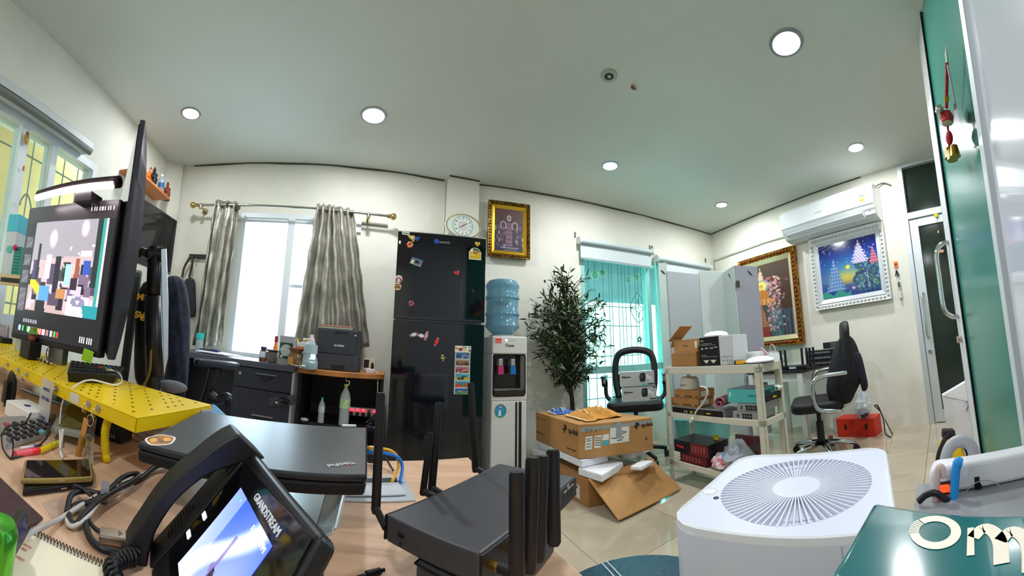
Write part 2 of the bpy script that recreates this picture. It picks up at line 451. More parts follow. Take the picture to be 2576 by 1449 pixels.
for x, y, c in ((1516, 686, 'c8a24a'), (1602, 697, 'c8a24a'), (1581, 703, '86b88a'), (1497, 692, '86b88a'), (1609, 854, '6a4a3a'), (1550, 1000, '3a3a44')):
    a = u3(x, y)
    o = MB().tube([(a[0] + .05 * math.cos(t * PI / 10), .2, a[1] + .05 * math.sin(t * PI / 10)) for t in range(20)], .004, 5, closed=True)
    part('grille_ring', o, M('d8dcc8', .5), win3)
    f = MB()
    for k in range(5):
        t = 2 * PI * k / 5 + .3; f.ball((a[0] + .024 * math.cos(t), .2, a[1] + .024 * math.sin(t)), .016, 8, 5, (1, .3, 1))
    part('grille_flower', f, M(c, .4, .3), win3)
for i in range(9):
    x = .08 + (ms - .1) * i / 8
    part('lower_bar', MB().cyl((x, .2, .02), (x, .2, zs - .04), .0048, n=6), GR3, win3)
for z in (zs * .35, zs * .78): part('lower_rail', MB().cyl((.05, .2, z), (ms, .2, z), .005, n=6), GR3, win3)

w4 = W4[1] - W4[0]
win4 = W_empty(WB, W4[0], W4[2], 0, 'window_4'); win4['kind'] = 'structure'
part('frame', frame_mb(w4, h3, .045, .1), TEALF, win4)
part('sill_rail', MB().bx(.045, w4 - .045, -.01, .1, zs - .05, zs + .02), TEALF, win4)
part('pane', MB().bx(.045, w4 - .045, .045, .05, zs + .02, h3 - .045), GREEN, win4)
part('pane', MB().bx(.045, w4 - .045, .045, .05, .045, zs - .05), GREEN, win4)

# outside the back windows: awning edge, paved yard, pale garden wall
yard = struct('ground_outside', MB().bx(-7, 9, 3.6, 14, -.12, -.02), M('e8eef0', 0.9, noise=.06, scale=1))
aw = MB().hexa([WB.pt(W3[0] - .5, W3[3] - .30, -1.35), WB.pt(W4[1] + .8, W3[3] - .30, -1.35), WB.pt(W4[1] + .8, W3[3] + .2, -.13), WB.pt(W3[0] - .5, W3[3] + .2, -.13)],
               [WB.pt(W3[0] - .5, W3[3] - .26, -1.35), WB.pt(W4[1] + .8, W3[3] - .26, -1.35), WB.pt(W4[1] + .8, W3[3] + .24, -.13), WB.pt(W3[0] - .5, W3[3] + .24, -.13)])
struct('roof_outside', aw, M('4a5a60', 0.7, noise=.2, scale=3))
struct('wall_garden', MB().bx(-3, 9, 7.4, 7.6, -.1, 2.1), M('eef4f6', 0.9, noise=.1, scale=1.5))

# ================================================================== DOORS
# dark-glazed aluminium door with a transom light in the right wall
dw, dh = D1[1] - D1[0], D1[3]
dz = WR.uz(2272, 560)[1]
zt0, zt1 = WR.uz(2268, 541)[1], dz + .015
door1 = W_empty(WR, D1[0], 0, 0, 'door_1'); door1['kind'] = 'structure'
part('frame', MB().bx(0, .055, -.02, .1, 0, dh).bx(dw - .055, dw, -.02, .1, 0, dh).bx(.055, dw - .055, -.02, .1, dh - .06, dh).bx(.055, dw - .055, -.02, .1, zt1, zt0), ALU, door1, bevel=.003)
DG = M('1c2a22', 0.12, spec=.6, noise=.15, scale=4)
part('transom_pane', MB().bx(.055, dw - .055, .03, .04, zt0, dh - .06), DG, door1)
leaf = part('door_leaf', MB().bx(.06, .15, -.012, .04, .012, dz).bx(dw - .15, dw - .06, -.012, .04, .012, dz).bx(.15, dw - .15, -.012, .04, dz - .075, dz).bx(.15, dw - .15, -.012, .04, .012, .125), ALU, door1, bevel=.003)
part('pane', MB().bx(.15, dw - .15, .01, .018, .125, dz - .075), DG, leaf)
fr = MB(); rr = random.Random(5)
for i in range(46):
    x, z = rr.uniform(.17, dw - .17), rr.uniform(.75, dz - .12)
    if i % 2: fr.bx(x, min(x + rr.uniform(.06, .16), dw - .15), .0085, .0098, z, z + .003)
    else: fr.bx(x, x + .003, .0085, .0098, z, min(z + rr.uniform(.06, .2), dz - .08))
part('etched_lines', fr, M('1a241e', .3), leaf)
part('door_handle', MB().tube(bez([(.105, -.012, 1.28), (.105, -.06, 1.26), (.105, -.062, 1.1), (.105, -.06, .86), (.105, -.012, .84)]), .011, 8), M('cfd3d6', .15, 1.0), leaf, smooth=True)
part('lock', MB().cyl((.105, -.012, .70), (.105, -.04, .70), .018, n=14), M('d0d4d8', .2, 1), leaf)
struct('wall_beyond_door', MB().hexa([WR.pt(D1[0] - .6, 0, -.9), WR.pt(D1[1] + .6, 0, -.9), WR.pt(D1[1] + .6, 0, -1.0), WR.pt(D1[0] - .6, 0, -1.0)], [WR.pt(D1[0] - .6, ZC, -.9), WR.pt(D1[1] + .6, ZC, -.9), WR.pt(D1[1] + .6, ZC, -1.0), WR.pt(D1[0] - .6, ZC, -1.0)]), M('3a4038', .9))

# green frosted glass door with a chrome pull, seen almost edge-on beside the camera
gl, gr_ = onR(2414, 860, 2.05), onR(2556, 860, 1.10)
WG = Wall((gl.x, gl.y), (gr_.x, gr_.y))
door2 = W_empty(WG, 0, 0, 0, 'door_2'); door2['kind'] = 'structure'
sw = WG.uz(2434, 860)[0]; sr = WG.L - .045
hz = WG.uz(2346, 243)[1]
FRG = M('c3c6c2', .4, .35)
GREENG = M('2f8274', .22, noise=.06, scale=2, spec=.6)
part('frame', MB().bx(-.005, sw * .42, -.0, .07, .0, ZC), FRG, door2, bevel=.003)
lf = part('door_leaf', MB().bx(sw * .45, sw, -.015, .035, .02, hz).bx(sr, WG.L, -.015, .035, .02, ZC - .02).bx(sw, sr, -.01, .03, .02, .09), ALUW, door2, bevel=.003)
part('pane', MB().bx(sw, sr, .0, .008, .09, ZC - .02), GREENG, lf)
part('gasket', MB().bx(sw, sw + .008, -.012, .006, .09, ZC - .02), M('0c0a0c', .6), lf)
part('header_post', MB().bx(sw * .2, sw, -.005, .05, hz + .003, ZC), FRG, door2)
ha, hb = WG.uz(2397, 602)[1], WG.uz(2416, 795)[1]
hu = sw * .7
part('door_handle', MB().tube(bez([(hu, -.016, ha), (hu - .01, -.05, ha - .004), (hu - .02, -.085, ha - .05), (hu - .02, -.088, (ha + hb) / 2), (hu - .02, -.085, hb + .05), (hu - .01, -.05, hb + .004), (hu, -.016, hb)], 8), .013, 12), M('d4d8da', .08, 1.0), lf, smooth=True)
part('lock', MB().cyl((hu, -.016, hb - .12), (hu, -.04, hb - .12), .018, n=16), M('c9b0a8', .3, .8), lf)
# glossy white panel wall next to that door
q0, q1 = onR(2561, 860, 1.08), onR(2690, 860, .70)
PANELW = Wall((q0.x, q0.y), (q1.x, q1.y))
qq = [PANELW.pt(0, 0, 0), PANELW.pt(PANELW.L + .4, 0, 0), PANELW.pt(PANELW.L + .4, 0, -.06), PANELW.pt(0, 0, -.06)]
struct('wall_near', MB().hexa(qq, [p + Vector((0, 0, ZC)) for p in qq]), M('d6d8e2', .12, coat=.5))

# ================================================================== CEILING LIGHTS
LAMPS = [(480, 285, 'round recessed downlight, lit, above the shelf of figurines', .45), (940, 290, 'big glaring round downlight in the ceiling above the dark desk', 1), (1535, 417, 'lit round downlight above the olive tree, two from the air conditioner', 1),
         (1815, 515, 'smallest lit downlight near the far corner above the folding screen', 1), (2153, 371, 'lit downlight in the ceiling just above the air conditioner', 1), (1978, 108, 'glaring downlight at the top of the picture, nearest the green door', 1)]
EMIT = M('ffffff', .4, emit=20.0, ecol='eef4ff')
def downlight(x, y, label, on, r=.075):
    p = onZ(x, y, ZC)
    t = thing('downlight', label, 'ceiling light', (p.x, p.y, ZC), 0, 'recessed ceiling downlights')
    part('trim_ring', MB().lathe([(r * .80, -.001), (r * .82, -.007), (r, -.006), (r + .003, 0), (r * .80, .0)], n=28), M('9aa0a6', .35, .6), t, smooth='auto')
    part('diffuser', MB().disc((0, 0, -.004), r * .81, 28, .004), EMIT, t)
    li = bpy.data.lights.new('downlight_glow', 'AREA'); li.shape = 'DISK'; li.size = r * 1.6; li.energy = LAMP_W * on; li.color = (0.95, 0.98, 1.0)
    lo = bpy.data.objects.new('downlight_glow', li); COL.objects.link(lo); lo.parent = t; lo.location = (0, 0, -.009)
    return t
for x, y, l, on in LAMPS: downlight(x, y, l, on, .098 if 'glaring' in l else .078)  # glaring pair widened beyond lamp size to stand in for glare
for x, y in ((-.5, -.9), (1.5, -.9)):  # out of view and only supposed, added to light the foreground
    p = onZ(1535, 417, ZC); t = downlight(1535, 417, 'unseen recessed downlight added behind the camera', 1, .078); t.location = (x, y, ZC); t['label'] += ', %s the desk' % ('over' if x < 0 else 'right of')
p = onZ(1532, 190, ZC)
t = thing('recessed_spotlight', 'unlit recessed spotlight with a dark swirled socket in the ceiling', 'ceiling light', (p.x, p.y, ZC))
part('trim_ring', MB().lathe([(.028, -.002), (.03, -.008), (.05, -.007), (.053, 0), (.028, 0)], n=28), M('a5a595', .5), t, smooth='auto')
part('socket', MB().lathe([(.001, -.001), (.03, -.001), (.03, -.004), (.024, -.005), (.02, -.003), (.001, -.003)], n=20), M('22261c', .5), t)
part('bulb', MB().ball((0.002, 0, -.006), .012, 10, 6, (1, 1, .5)), M('b5b8ac', .3), t, smooth=True)
p = onZ(1592, 217, ZC)
t = thing('ceiling_hook', 'small rusty brown hook stub left in the ceiling', 'hook', (p.x, p.y, ZC))
part('stub', MB().ball((0, 0, -.01), .016, 8, 6, (1, .7, .7)), M('8a5a44', .8), t)
part('hook', MB().tube(bez([(.008, 0, -.012), (.018, 0, -.016), (.024, 0, -.006), (.026, 0, -.001)]), .003, 6), M('6a4a3c', .7), t)
# ================================================================== HELPERS FOR THINGS
def onY(x, y, Y): return onP(x, y, (0, Y, 0), (0, 1, 0))
def sit(x, y, Y, z): q = onY(x, y, Y); return Vector((q.x, Y, z))
def hang(name, label, cat, W, px, off=0.0, group=None):
    """thing on a wall: px = its image corners; returns (thing, width, height); local x right, y into the wall, z up, origin bottom centre"""
    u0, u1, z0, z1 = W.span(px, off); p = W.pt((u0 + u1) / 2, z0, off)
    return thing(name, label, cat, p, W.rz, group), u1 - u0, z1 - z0
def slab(w, h, y0, y1, z0=0.0): return MB().bx(-w / 2, w / 2, y0, y1, z0, z0 + h)
def bottle(t, r, h, body, cap, neck=.35, capr=None, fill=None, label=None, shoulder=.70, mat=None, lz=(.3, .55), n=20):
    capr = capr or r * neck * 1.15
    part('body', MB().lathe([(r * .9, 0), (r, .02 * h), (r, h * shoulder), (r * .8, h * (shoulder + .09)), (r * neck, h * (shoulder + .17)), (r * neck, h * .93)], n=n), mat or M(body, .15, trans=.6), t, smooth='auto')
    part('cap', MB().lathe([(capr, h * .90), (capr, h), (capr * .9, h * 1.005)], n=n), M(cap, .4), t, smooth='auto')
    if label: part('paper_label', MB().lathe([(r * 1.01, h * lz[0]), (r * 1.012, h * (lz[0] + .01)), (r * 1.012, h * lz[1]), (r * 1.0, h * lz[1])], n=n), M(label, .5), t, smooth='auto')
    if fill: part('liquid', MB().lathe([(r * .88, .01 * h), (r * .95, .03 * h), (r * .95, h * .40), (.001, h * .40)], n=n), M(fill, .1, trans=.3), t, smooth='auto')
def heart(s):
    pts = []
    for i in range(28):
        a = 2 * PI * i / 28; pts.append((16 * math.sin(a) ** 3 * s / 32, (13 * math.cos(a) - 5 * math.cos(2 * a) - 2 * math.cos(3 * a) - math.cos(4 * a)) * s / 32))
    return pts
def flat(pts, d, y0=0.0): return MB().poly([(x, y0, z) for x, z in pts], (0, -d, 0))
SHELFW = M('b0713c', .45, noise=.25, scale=5, stretch=(1, 8, 1))

# ================================================================== BACK-LEFT: dark desk, corner unit, printer
ZD = .81
DF = Wall((-1.75, 2.42), (-.665, 2.50))
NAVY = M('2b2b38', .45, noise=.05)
t = thing('office_desk', 'dark charcoal office desk with two drawers, its top coloured paler for the window light', 'desk', DF.pt(DF.L / 2, 0), DF.rz)
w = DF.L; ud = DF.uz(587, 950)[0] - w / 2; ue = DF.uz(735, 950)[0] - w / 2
part('desktop', MB().bx(-w / 2, w / 2, -.02, .50, ZD - .045, ZD), M('4a4a58', .35), t, bevel=.004)  # paler than the panels: window light on the top put into its colour
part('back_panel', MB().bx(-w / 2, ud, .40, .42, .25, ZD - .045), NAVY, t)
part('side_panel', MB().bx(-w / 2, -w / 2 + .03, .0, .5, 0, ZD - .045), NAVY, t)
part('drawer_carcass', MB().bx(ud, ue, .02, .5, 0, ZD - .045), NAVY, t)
z1, z2, z3 = ZD - .05, DF.uz(650, 980)[1], .16
for a, b, key in ((z1, z2 + .004, 1), (z2 - .004, z3, 0)):
    d = part('drawer', MB().bx(ud + .004, ue - .004, 0, .02, b, a), M('2e2e3a', .42), t, bevel=.002)
    zc = b + (a - b) * (.60 if key else .56); uc = (ud + ue) / 2 + .03
    part('handle', flat([(uc - .075, zc + .02), (uc + .075, zc + .02), (uc + .0, zc - .03)], .012), M('1c1c24', .5), d, bevel=.002)
    part('handle_lip', MB().bx(uc - .078, uc + .078, -.02, 0, zc + .02, zc + .026), M('9a9aa6', .3, .6), d)
    if key: part('keyhole', MB().cyl((ud + .05, 0, a - .05), (ud + .05, -.004, a - .05), .012, n=16), M('b8b8bc', .25, .9), d)
part('edge_strip', MB().bx(ue, ue + .016, -.004, .0, 0, ZD - .05), M('b9bcc4', .35, .6), t)

cz = .80
t = thing('corner_unit', 'low corner unit with a curved orange wooden top under the black printer', 'cabinet', (-.35, 2.75, 0))
pts = [(-.655, 2.53)] + [(-.655 + .63 * k / 12, 2.53 + .06 * k / 12 - .07 * math.sin(PI * k / 12)) for k in range(1, 12)] + [(-.022, 2.60), (-.022, 3.06), (-.655, 3.02)]
part('top', MB().poly([(x + .35, y - 2.75, cz - .035) for x, y in pts], (0, 0, .035)), SHELFW, t, bevel=.004)
ND = M('17151c', .55)
part('back_panel', MB().bx(-.29, .30, .25, .27, 0, cz - .035), ND, t)
part('side_panel', MB().bx(-.305, -.28, -.16, .25, 0, cz - .035), ND, t)
part('side_panel', MB().bx(.305, .325, -.12, .27, 0, cz - .035), ND, t)
part('shelf', MB().bx(-.28, .305, -.14, .25, .405, .425), ND, t)
part('base', MB().bx(-.28, .305, -.14, .25, 0, .08), ND, t)
part('silver_edge', MB().bx(-.325, -.306, -.235, -.155, 0, cz - .036), M('aeb1ba', .35, .6), t)
q = onY(868, 945, 2.47)
part('hook', MB().tube(bez([(q.x + .35, -.19, .757), (q.x + .35, -.20, .742), (q.x + .375, -.20, .737), (q.x + .37, -.2, .712), (q.x + .352, -.2, .715)]), .004, 6), M('d8d8d8', .3, .8), t)
part('screw_cap', MB().cyl((.285, -.135, .735), (.285, -.142, .735), .006), M('c8c8c8', .4), t)

def big_bottle(x, yb, yt, label, cap, lab, lz, name='water_bottle', Y=2.62):
    p = sit(x, yb, Y, .4255); h = over(p, x, yt) - p.z
    t = thing(name, label, 'bottle', p, 0, 'water bottles in the corner unit')
    r = h * .135; prof = [(r * .8, 0), (r, .02 * h)]
    for k in range(7):
        z = .05 + k * .055; prof += [(r, z * h), (r * .93, (z + .027) * h)]
    prof += [(r, .45 * h), (r, .66 * h), (r * .85, .76 * h), (r * .4, .88 * h), (r * .3, .91 * h), (r * .3, .96 * h)]
    part('body', MB().lathe(prof, n=18), clear('e2ebee', .03, .55), t, smooth='auto')
    part('cap', MB().lathe([(r * .36, .93 * h), (r * .36, h), (r * .3, h * 1.002)], n=16), M(cap, .4), t)
    part('paper_label', MB().lathe([(r * 1.01, lz[0] * h), (r * 1.02, lz[0] * h + .001), (r * 1.02, lz[1] * h), (r * 1.0, lz[1] * h)], n=18), M(lab, .5, noise=.35, scale=30, c2='d8e4e0'), t)
big_bottle(864, 1068, 966, 'tall clear water bottle with lime-green cap and label in the corner unit', '9fd23c', '9cc83a', (.42, .64))
big_bottle(806, 1066, 1000, 'small clear water bottle with turquoise cap in the corner unit', '45c9a2', 'b8c8cc', (.42, .66))

t = thing('power_strip', 'white power strip with glowing red switches at the back of the corner unit', 'power strip', sit(912, 1045, 2.80, .47))
part('body', MB().bx(-.11, .12, -.02, .02, 0, .06), M('c9c9cc', .4), t, bevel=.004)
for i in range(5):
    x = -.085 + .045 * i
    s = part('switch', MB().bx(x - .01, x + .01, -.028, -.02, .036, .05), M('ff3040', .3, emit=2.5, ecol='ff2038') if i != 3 else M('8a2028', .3), t)
    part('plug', MB().bx(x - .012, x + .012, -.05, -.02, .004, .032), M('121214', .5), t, bevel=.003)
p = Vector((-.2, 2.62, .43))
part('stray', MB().tube(bez([(-.12, 2.60, .436), (-.1, 2.57, .445), (-.05, 2.56, .44), (-.04, 2.6, .43)]), .004, 6), M('3a7ad0', .4), None)
o = bpy.data.objects['stray']; o.name = 'patch_cable'; tag(o, 'short blue patch cable lying on the shelf beside the tall water bottle', 'cable')
cm = MB()
rr = random.Random(3)
for k in range(7):
    a = [(-.12 + rr.uniform(-.03, .03), 2.58 + rr.uniform(-.03, .06), .432 + .006 * k), (-.06, 2.55 + rr.uniform(-.03, .05), .432 + .012 * k), (-.045 + rr.uniform(0, .03), 2.56, .34 - .03 * k), (-.03, 2.53 + .01 * k, .16)]
    cm.tube(bez(a), .0045, 6)
tag(part('cable_tangle', cm, M('22252e', .5), None), 'tangle of dark cables spilling off the corner unit beside the fridge', 'cables', kind='stuff')
t = thing('crumpled_bag', 'crumpled thin black plastic bag pinched in the lower desk drawer', 'bag', DF.pt(DF.L / 2 + ue - .05, z2 - .035, .012), DF.rz)
bm_ = MB(); rr = random.Random(8); gr = []
for i in range(9):
    gr.append([(-.10 + .20 * j / 9, -.015 - .025 * rr.random() * math.sin(PI * j / 9), -.03 + .07 * i / 8 - (.03 * (1 - j / 9))) for j in range(10)])
part('film', bm_.sheet(gr), M('26262e', .18, spec=.9), t, solid=.001, smooth=False)
part('white_cloth_scrap', MB().ball((0, 0, 0), .02, 8, 6, (1.6, .8, .6)), M('d6d2c6', .8), None)
o = bpy.data.objects['white_cloth_scrap']; o.location = sit(765, 1062, 2.60, .437); tag(o, 'crumpled scrap of white paper on the shelf left of the small bottle', 'paper')

# printer
a, b = sit(791, 920, 2.58, cz), sit(905, 929, 2.60, cz)
rz = math.atan2(b.y - a.y, b.x - a.x); pw = (b - a).length; ph = over(a, 793, 823) - cz; pd = .30
t = thing('printer', 'charcoal laser printer standing on the orange-topped corner unit', 'printer', (a + b) / 2, rz)
PG = M('34363f', .5, noise=.04)
part('housing', MB().bx(-pw / 2, pw / 2, .006, pd, .004, ph), PG, t, bevel=.008)
zs_ = ph * .40
part('paper_drawer', MB().bx(-pw / 2 + .002, pw / 2 - .012, -.004, .01, .004, zs_ - .003), M('3b3c45', .5), t, bevel=.003)
part('drawer_grip', MB().bx(-.045, .055, -.006, 0, .006, .042), M('1b191f', .6), t)
part('level_gauge', MB().bx(pw / 2 - .06, pw / 2 - .053, -.006, 0, .04, .065), M('15151a', .4), t)
part('front_cover', MB().bx(-pw / 2 + .002, pw / 2 - .035, -.005, .01, zs_, ph - .014), M('30343e', .48), t, bevel=.003)
part('cover_latch', MB().bx(-.03, .07, -.007, 0, ph - .034, ph - .016), M('15171f', .5), t)
part('power_mark', MB().bx(pw / 2 - .055, pw / 2 - .04, -.0062, -.004, ph - .045, ph - .035), M('b8b8bc', .4), t)
part('side_vent', MB().bx(pw / 2, pw / 2 + .002, .12, .16, ph * .55, ph * .85), M('0c0c10', .5), t)
lettering('brother', .024, M('d8d8dc', .4), t, (.005, -.0058, ph * .60), bold=.0006)
q = (a + b) / 2
t = thing('paper_folder', 'pink and green folder of papers lying on top of the printer', 'folder', (q.x - .03, q.y + .13, cz + ph + .002), .12)
for i, (c, dx) in enumerate((('c8c0a8', 0), ('7aa060', .01), ('b06a6c', .02), ('c88a88', -.005))):
    part('sheet', MB().bx(-.15 + dx, .11 + dx, -.10, .1, .006 * i, .006 * i + .0055), M(c, .6), t)
t = thing('adapter', 'white socket adapter with a black plug beside the printer', 'adapter', sit(930, 925, 2.66, cz), .3)
part('body', MB().bx(-.035, .035, -.03, .03, 0, .03), M('dcdcdf', .4), t, bevel=.004)
part('plug', MB().lathe([(.012, .03), (.011, .06), (.005, .075)], o=(.02, 0, 0), n=10), M('141416', .5), t)
part('cord', MB().tube(bez([(.036, -.01, .015), (.055, -.03, 0), (.062, -.035, -.1), (.068, -.03, -.25), (.075, -.02, -.42)]), .004, 6), M('d8d4cc', .5), t)
t = thing('photo_frame', 'small pale frame with a dark picture propped behind the printer', 'frame', sit(928, 908, 2.80, cz + .01), -.2, rot=(-.15, 0, -.2))
part('frame', MB().bx(-.05, .05, 0, .012, 0, .09), M('d8cca8', .5), t, bevel=.003)
part('picture', MB().bx(-.042, .0, -.002, 0, .02, .08), M('2c2430', .5), t)

# things on the dark desk
def standing(name, label, cat, x, yb, yt, Y, z, group=None, rz=0):
    p = sit(x, yb, Y, z); h = over(p, x, yt) - z
    return thing(name, label, cat, p, rz, group), h
G = 'bits and bottles on the dark desk'
t, h = standing('medicine_bottle', 'small brown bottle with a white label standing alone on the paler desktop', 'bottle', 661, 903, 872, 2.55, ZD)
part('body', MB().lathe([(h * .26, 0), (h * .27, h * .03), (h * .27, h * .68), (h * .16, h * .8), (h * .16, h * .85)], n=16), M('6a3a1c', .12, trans=.3), t, smooth='auto')
part('cap', MB().lathe([(h * .21, h * .8), (h * .21, h)], n=16), M('3a2c58', .4), t)
part('paper_label', MB().lathe([(h * .274, h * .28), (h * .278, h * .29), (h * .278, h * .66), (h * .27, h * .67)], n=16), M('d4d4e8', .5), t)
t, h = standing('glue_bottle', 'slender orange glue bottle with a red cap behind the grey tin', 'bottle', 693, 878, 846, 2.80, ZD + .035)
part('body', MB().lathe([(h * .2, 0), (h * .2, h * .1), (h * .09, h * .6), (h * .07, h * .75)], n=14), M('e07a20', .35), t, smooth='auto')
part('cap', MB().lathe([(h * .1, h * .72), (h * .09, h), (.001, h * 1.02)], n=14), M('8a1c1c', .4), t)
t, h = standing('storage_tin', 'squat grey glass tin with a black lid left of the coffee pouch', 'tin', 687, 908, 880, 2.56, ZD)
part('body', MB().bx(-.045, .035, -.035, .035, 0, h * .85), M('6a6058', .3, .3, noise=.3, scale=14), t, bevel=.008)
part('lid', MB().bx(-.05, .04, -.04, .04, h * .86, h), M('15151a', .4), t, bevel=.004)
t, h = standing('coffee_pouch', 'grey coffee pouch with a dark green label and round badge', 'pouch', 721, 911, 846, 2.55, ZD)
w_ = .135
pm = MB(); rg = []
for k in range(9):
    z = h * k / 8; wd_ = w_ * (1 - .05 * math.sin(PI * k / 8)); dp = .04 * (1 - (k / 8) ** 1.5) + .004
    rg.append([(x * wd_ / w_, y * dp / .04, z) for x, y in rrect(w_, .08, .02, 3)])
part('pouch', pm.ring(rg), M('8c8c8e', .35, .2), t, smooth='auto')
part('label_panel', MB().bx(-.047, .047, -.047, -.036, h * .22, h * .76), M('17402e', .5), t)
part('badge', MB().cyl((0, -.047, h * .50), (0, -.050, h * .50), .042, n=28), M('a8b0a8', .5), t)
part('badge_band', MB().bx(-.052, .052, -.051, -.049, h * .50, h * .53), M('c4c8c4', .5), t)
part('seal', MB().cyl((-.03, -.047, h * .28), (-.03, -.05, h * .28), .011, n=16), M('b4b8b4', .4), t)
t, h = standing('glass_jar', 'glass jar of brown powder with a wide brown lid', 'jar', 743, 909, 876, 2.53, ZD)
part('body', MB().lathe([(h * .42, 0), (h * .46, h * .05), (h * .46, h * .62), (h * .36, h * .75)], n=18), M('8a6a4a', .1, trans=.35), t, smooth='auto')
part('lid', MB().lathe([(h * .34, h * .74), (h * .5, h * .97), (h * .5, h)], n=18), M('7a4c34', .4), t)
part('paper_label', MB().bx(-h * .34, -h * .02, -h * .475, -h * .44, h * .06, h * .5), M('b88a4c', .5), t)
t, h = standing('dropper_bottle', 'small black bottle with a bright yellow nozzle behind the jar', 'bottle', 746, 880, 852, 2.72, ZD + .045)
part('body', MB().lathe([(h * .2, 0), (h * .2, h * .2), (h * .12, h * .3)], n=12), M('1c1410', .3), t)
part('nozzle', MB().lathe([(h * .2, h * .28), (h * .18, h * .5), (h * .09, h * .7), (h * .08, h)], n=12), M('e8d020', .35), t, smooth='auto')
t, h = standing('cream_carton', 'white carton printed with big teal letters beside the spray bottle', 'carton', 763, 888, 862, 2.70, ZD + .02)
part('carton', MB().bx(-.055, .04, -.02, .03, 0, h), M('cfd6d4', .5), t, bevel=.002)
part('printed_band', MB().bx(-.05, .035, -.0215, -.02, h * .68, h * .8), M('d07050', .5), t)
lettering('MC', .055, M('2a8c88', .5), t, (-.008, -.0215, h * .36), bold=.002)
t, h = standing('spray_bottle', 'clear spray bottle with blue liquid in front of the printer', 'bottle', 779, 915, 842, 2.50, cz)
part('body', MB().lathe([(h * .24, 0), (h * .25, h * .03), (h * .25, h * .2), (h * .17, h * .45), (h * .2, h * .62), (h * .12, h * .78), (h * .08, h * .82)], n=18), clear('dfeaf0', .03, .6), t, smooth='auto')
part('liquid', MB().lathe([(h * .235, h * .01), (h * .24, h * .03), (h * .24, h * .2), (.001, h * .2)], n=18), M('0e7f96', .1), t)
part('paper_label', MB().lathe([(h * .20, h * .44), (h * .207, h * .45), (h * .207, h * .7), (h * .2, h * .7)], n=18), M('a8c0cc', .5), t)
part('pump', MB().lathe([(h * .1, h * .8), (h * .1, h * .88), (h * .06, h * .89), (h * .06, h)], n=14), M('e8d4d8', .4), t)
t, h = standing('flask', 'tall pale bottle with a cream cap behind the carton', 'bottle', 768, 880, 851, 2.82, ZD + .05)
bottle(t, h * .3, h, 'b8b49c', 'e8e0b0', .45)
t = thing('spoon', 'white plastic spoon resting on the edge of the orange top', 'spoon', sit(755, 912, 2.46, ZD + .006), -.25)
part('handle', MB().box((-.03, 0, 0), (.09, .008, .004)), M('e4e0dc', .4), t)
part('bowl', MB().ball((.03, 0, .003), .016, 10, 6, (1.3, 1, .35)), M('e8e8ea', .35), t, smooth=True)
t = thing('tape_scrap', 'yellow twist of tape on the orange top by the printer foot', 'tape', sit(788, 921, 2.49, cz + .001), .2)
part('strip', MB().bx(-.02, .02, -.006, .006, 0, .006), M('d8a828', .5), t, bevel=.002)
t = thing('paper_pile', 'loose white papers spread over the far left of the dark desk', 'papers', sit(540, 882, 2.62, ZD + .001), .1)
rr = random.Random(2)
for i in range(5): part('sheet', MB().box((rr.uniform(-.1, .1), rr.uniform(-.02, .12), .002 + .003 * i), (.21, .29, .0012), (0, 0, rr.uniform(-.5, .5))), M('eef0f4', .6), t)
t = thing('glasses_case', 'flat dark folded case lying on the papers by the window', 'case', sit(530, 875, 2.66, ZD + .018), -.1)
part('case', MB().bx(-.1, .09, -.03, .03, 0, .012), M('23244a', .5), t, bevel=.005)
part('flap', MB().box((.05, 0, .016), (.09, .05, .004), (0, .08, 0)), M('34356a', .5), t)
t = thing('hanging_flask', 'clear drinking flask with a teal lid behind the left curtain', 'bottle', sit(502, 862, 2.74, ZD))
h = .155
part('body', MB().lathe([(.034, 0), (.036, .01), (.036, h * .62), (.03, h * .7)], n=18), clear('dcecec', .03, .6), t, smooth='auto')
part('lid', MB().lathe([(.036, h * .68), (.038, h * .7), (.038, h), (.03, h * 1.01)], n=18), M('2fc0b8', .4), t)
part('straw', MB().tube(bez([(0, 0, .01), (.008, 0, .05), (-.01, 0, .09)]), .003, 6), M('5a7a7a', .4), t)

# ---- curtains on a brass rod
ra, rb = WA.at(494, 516, .13), WA.at(980, 544, .13)
t = thing('curtain_rod', 'brass curtain rod with ball finials above the bright window', 'curtain rod', ra, WA.rz)
inv = Matrix.Rotation(-WA.rz, 4, 'Z') @ Matrix.Translation(-ra)
BR = M('a89a78', .22, .9)
la, lb = inv @ ra, inv @ rb
part('rod', MB().cyl(la, lb, .011, n=14), M('9c9a90', .25, .9), t, smooth='auto')
for p, s in ((la, -1), (lb, 1)):
    f = part('finial', MB().ball(p + Vector((s * .035, 0, 0)), .03, 16, 10), M('c0a45a', .2, .95), t, smooth=True)
    part('collar', MB().cyl(p - Vector((s * .02, 0, 0)), p + Vector((s * .01, 0, 0)), .017), BR, f)
for x, y in ((927, 541), (505, 517)):
    p = inv @ WA.at(x, y, .13)
    part('bracket', MB().cyl(p, p + Vector((0, .125, -.012)), .009, n=10).cyl(p + Vector((0, .118, -.012)), p + Vector((0, .128, -.012)), .03, n=16).lathe([(.016, -.03), (.018, 0), (.01, .02)], o=tuple(p), n=12), BR, t, smooth='auto')
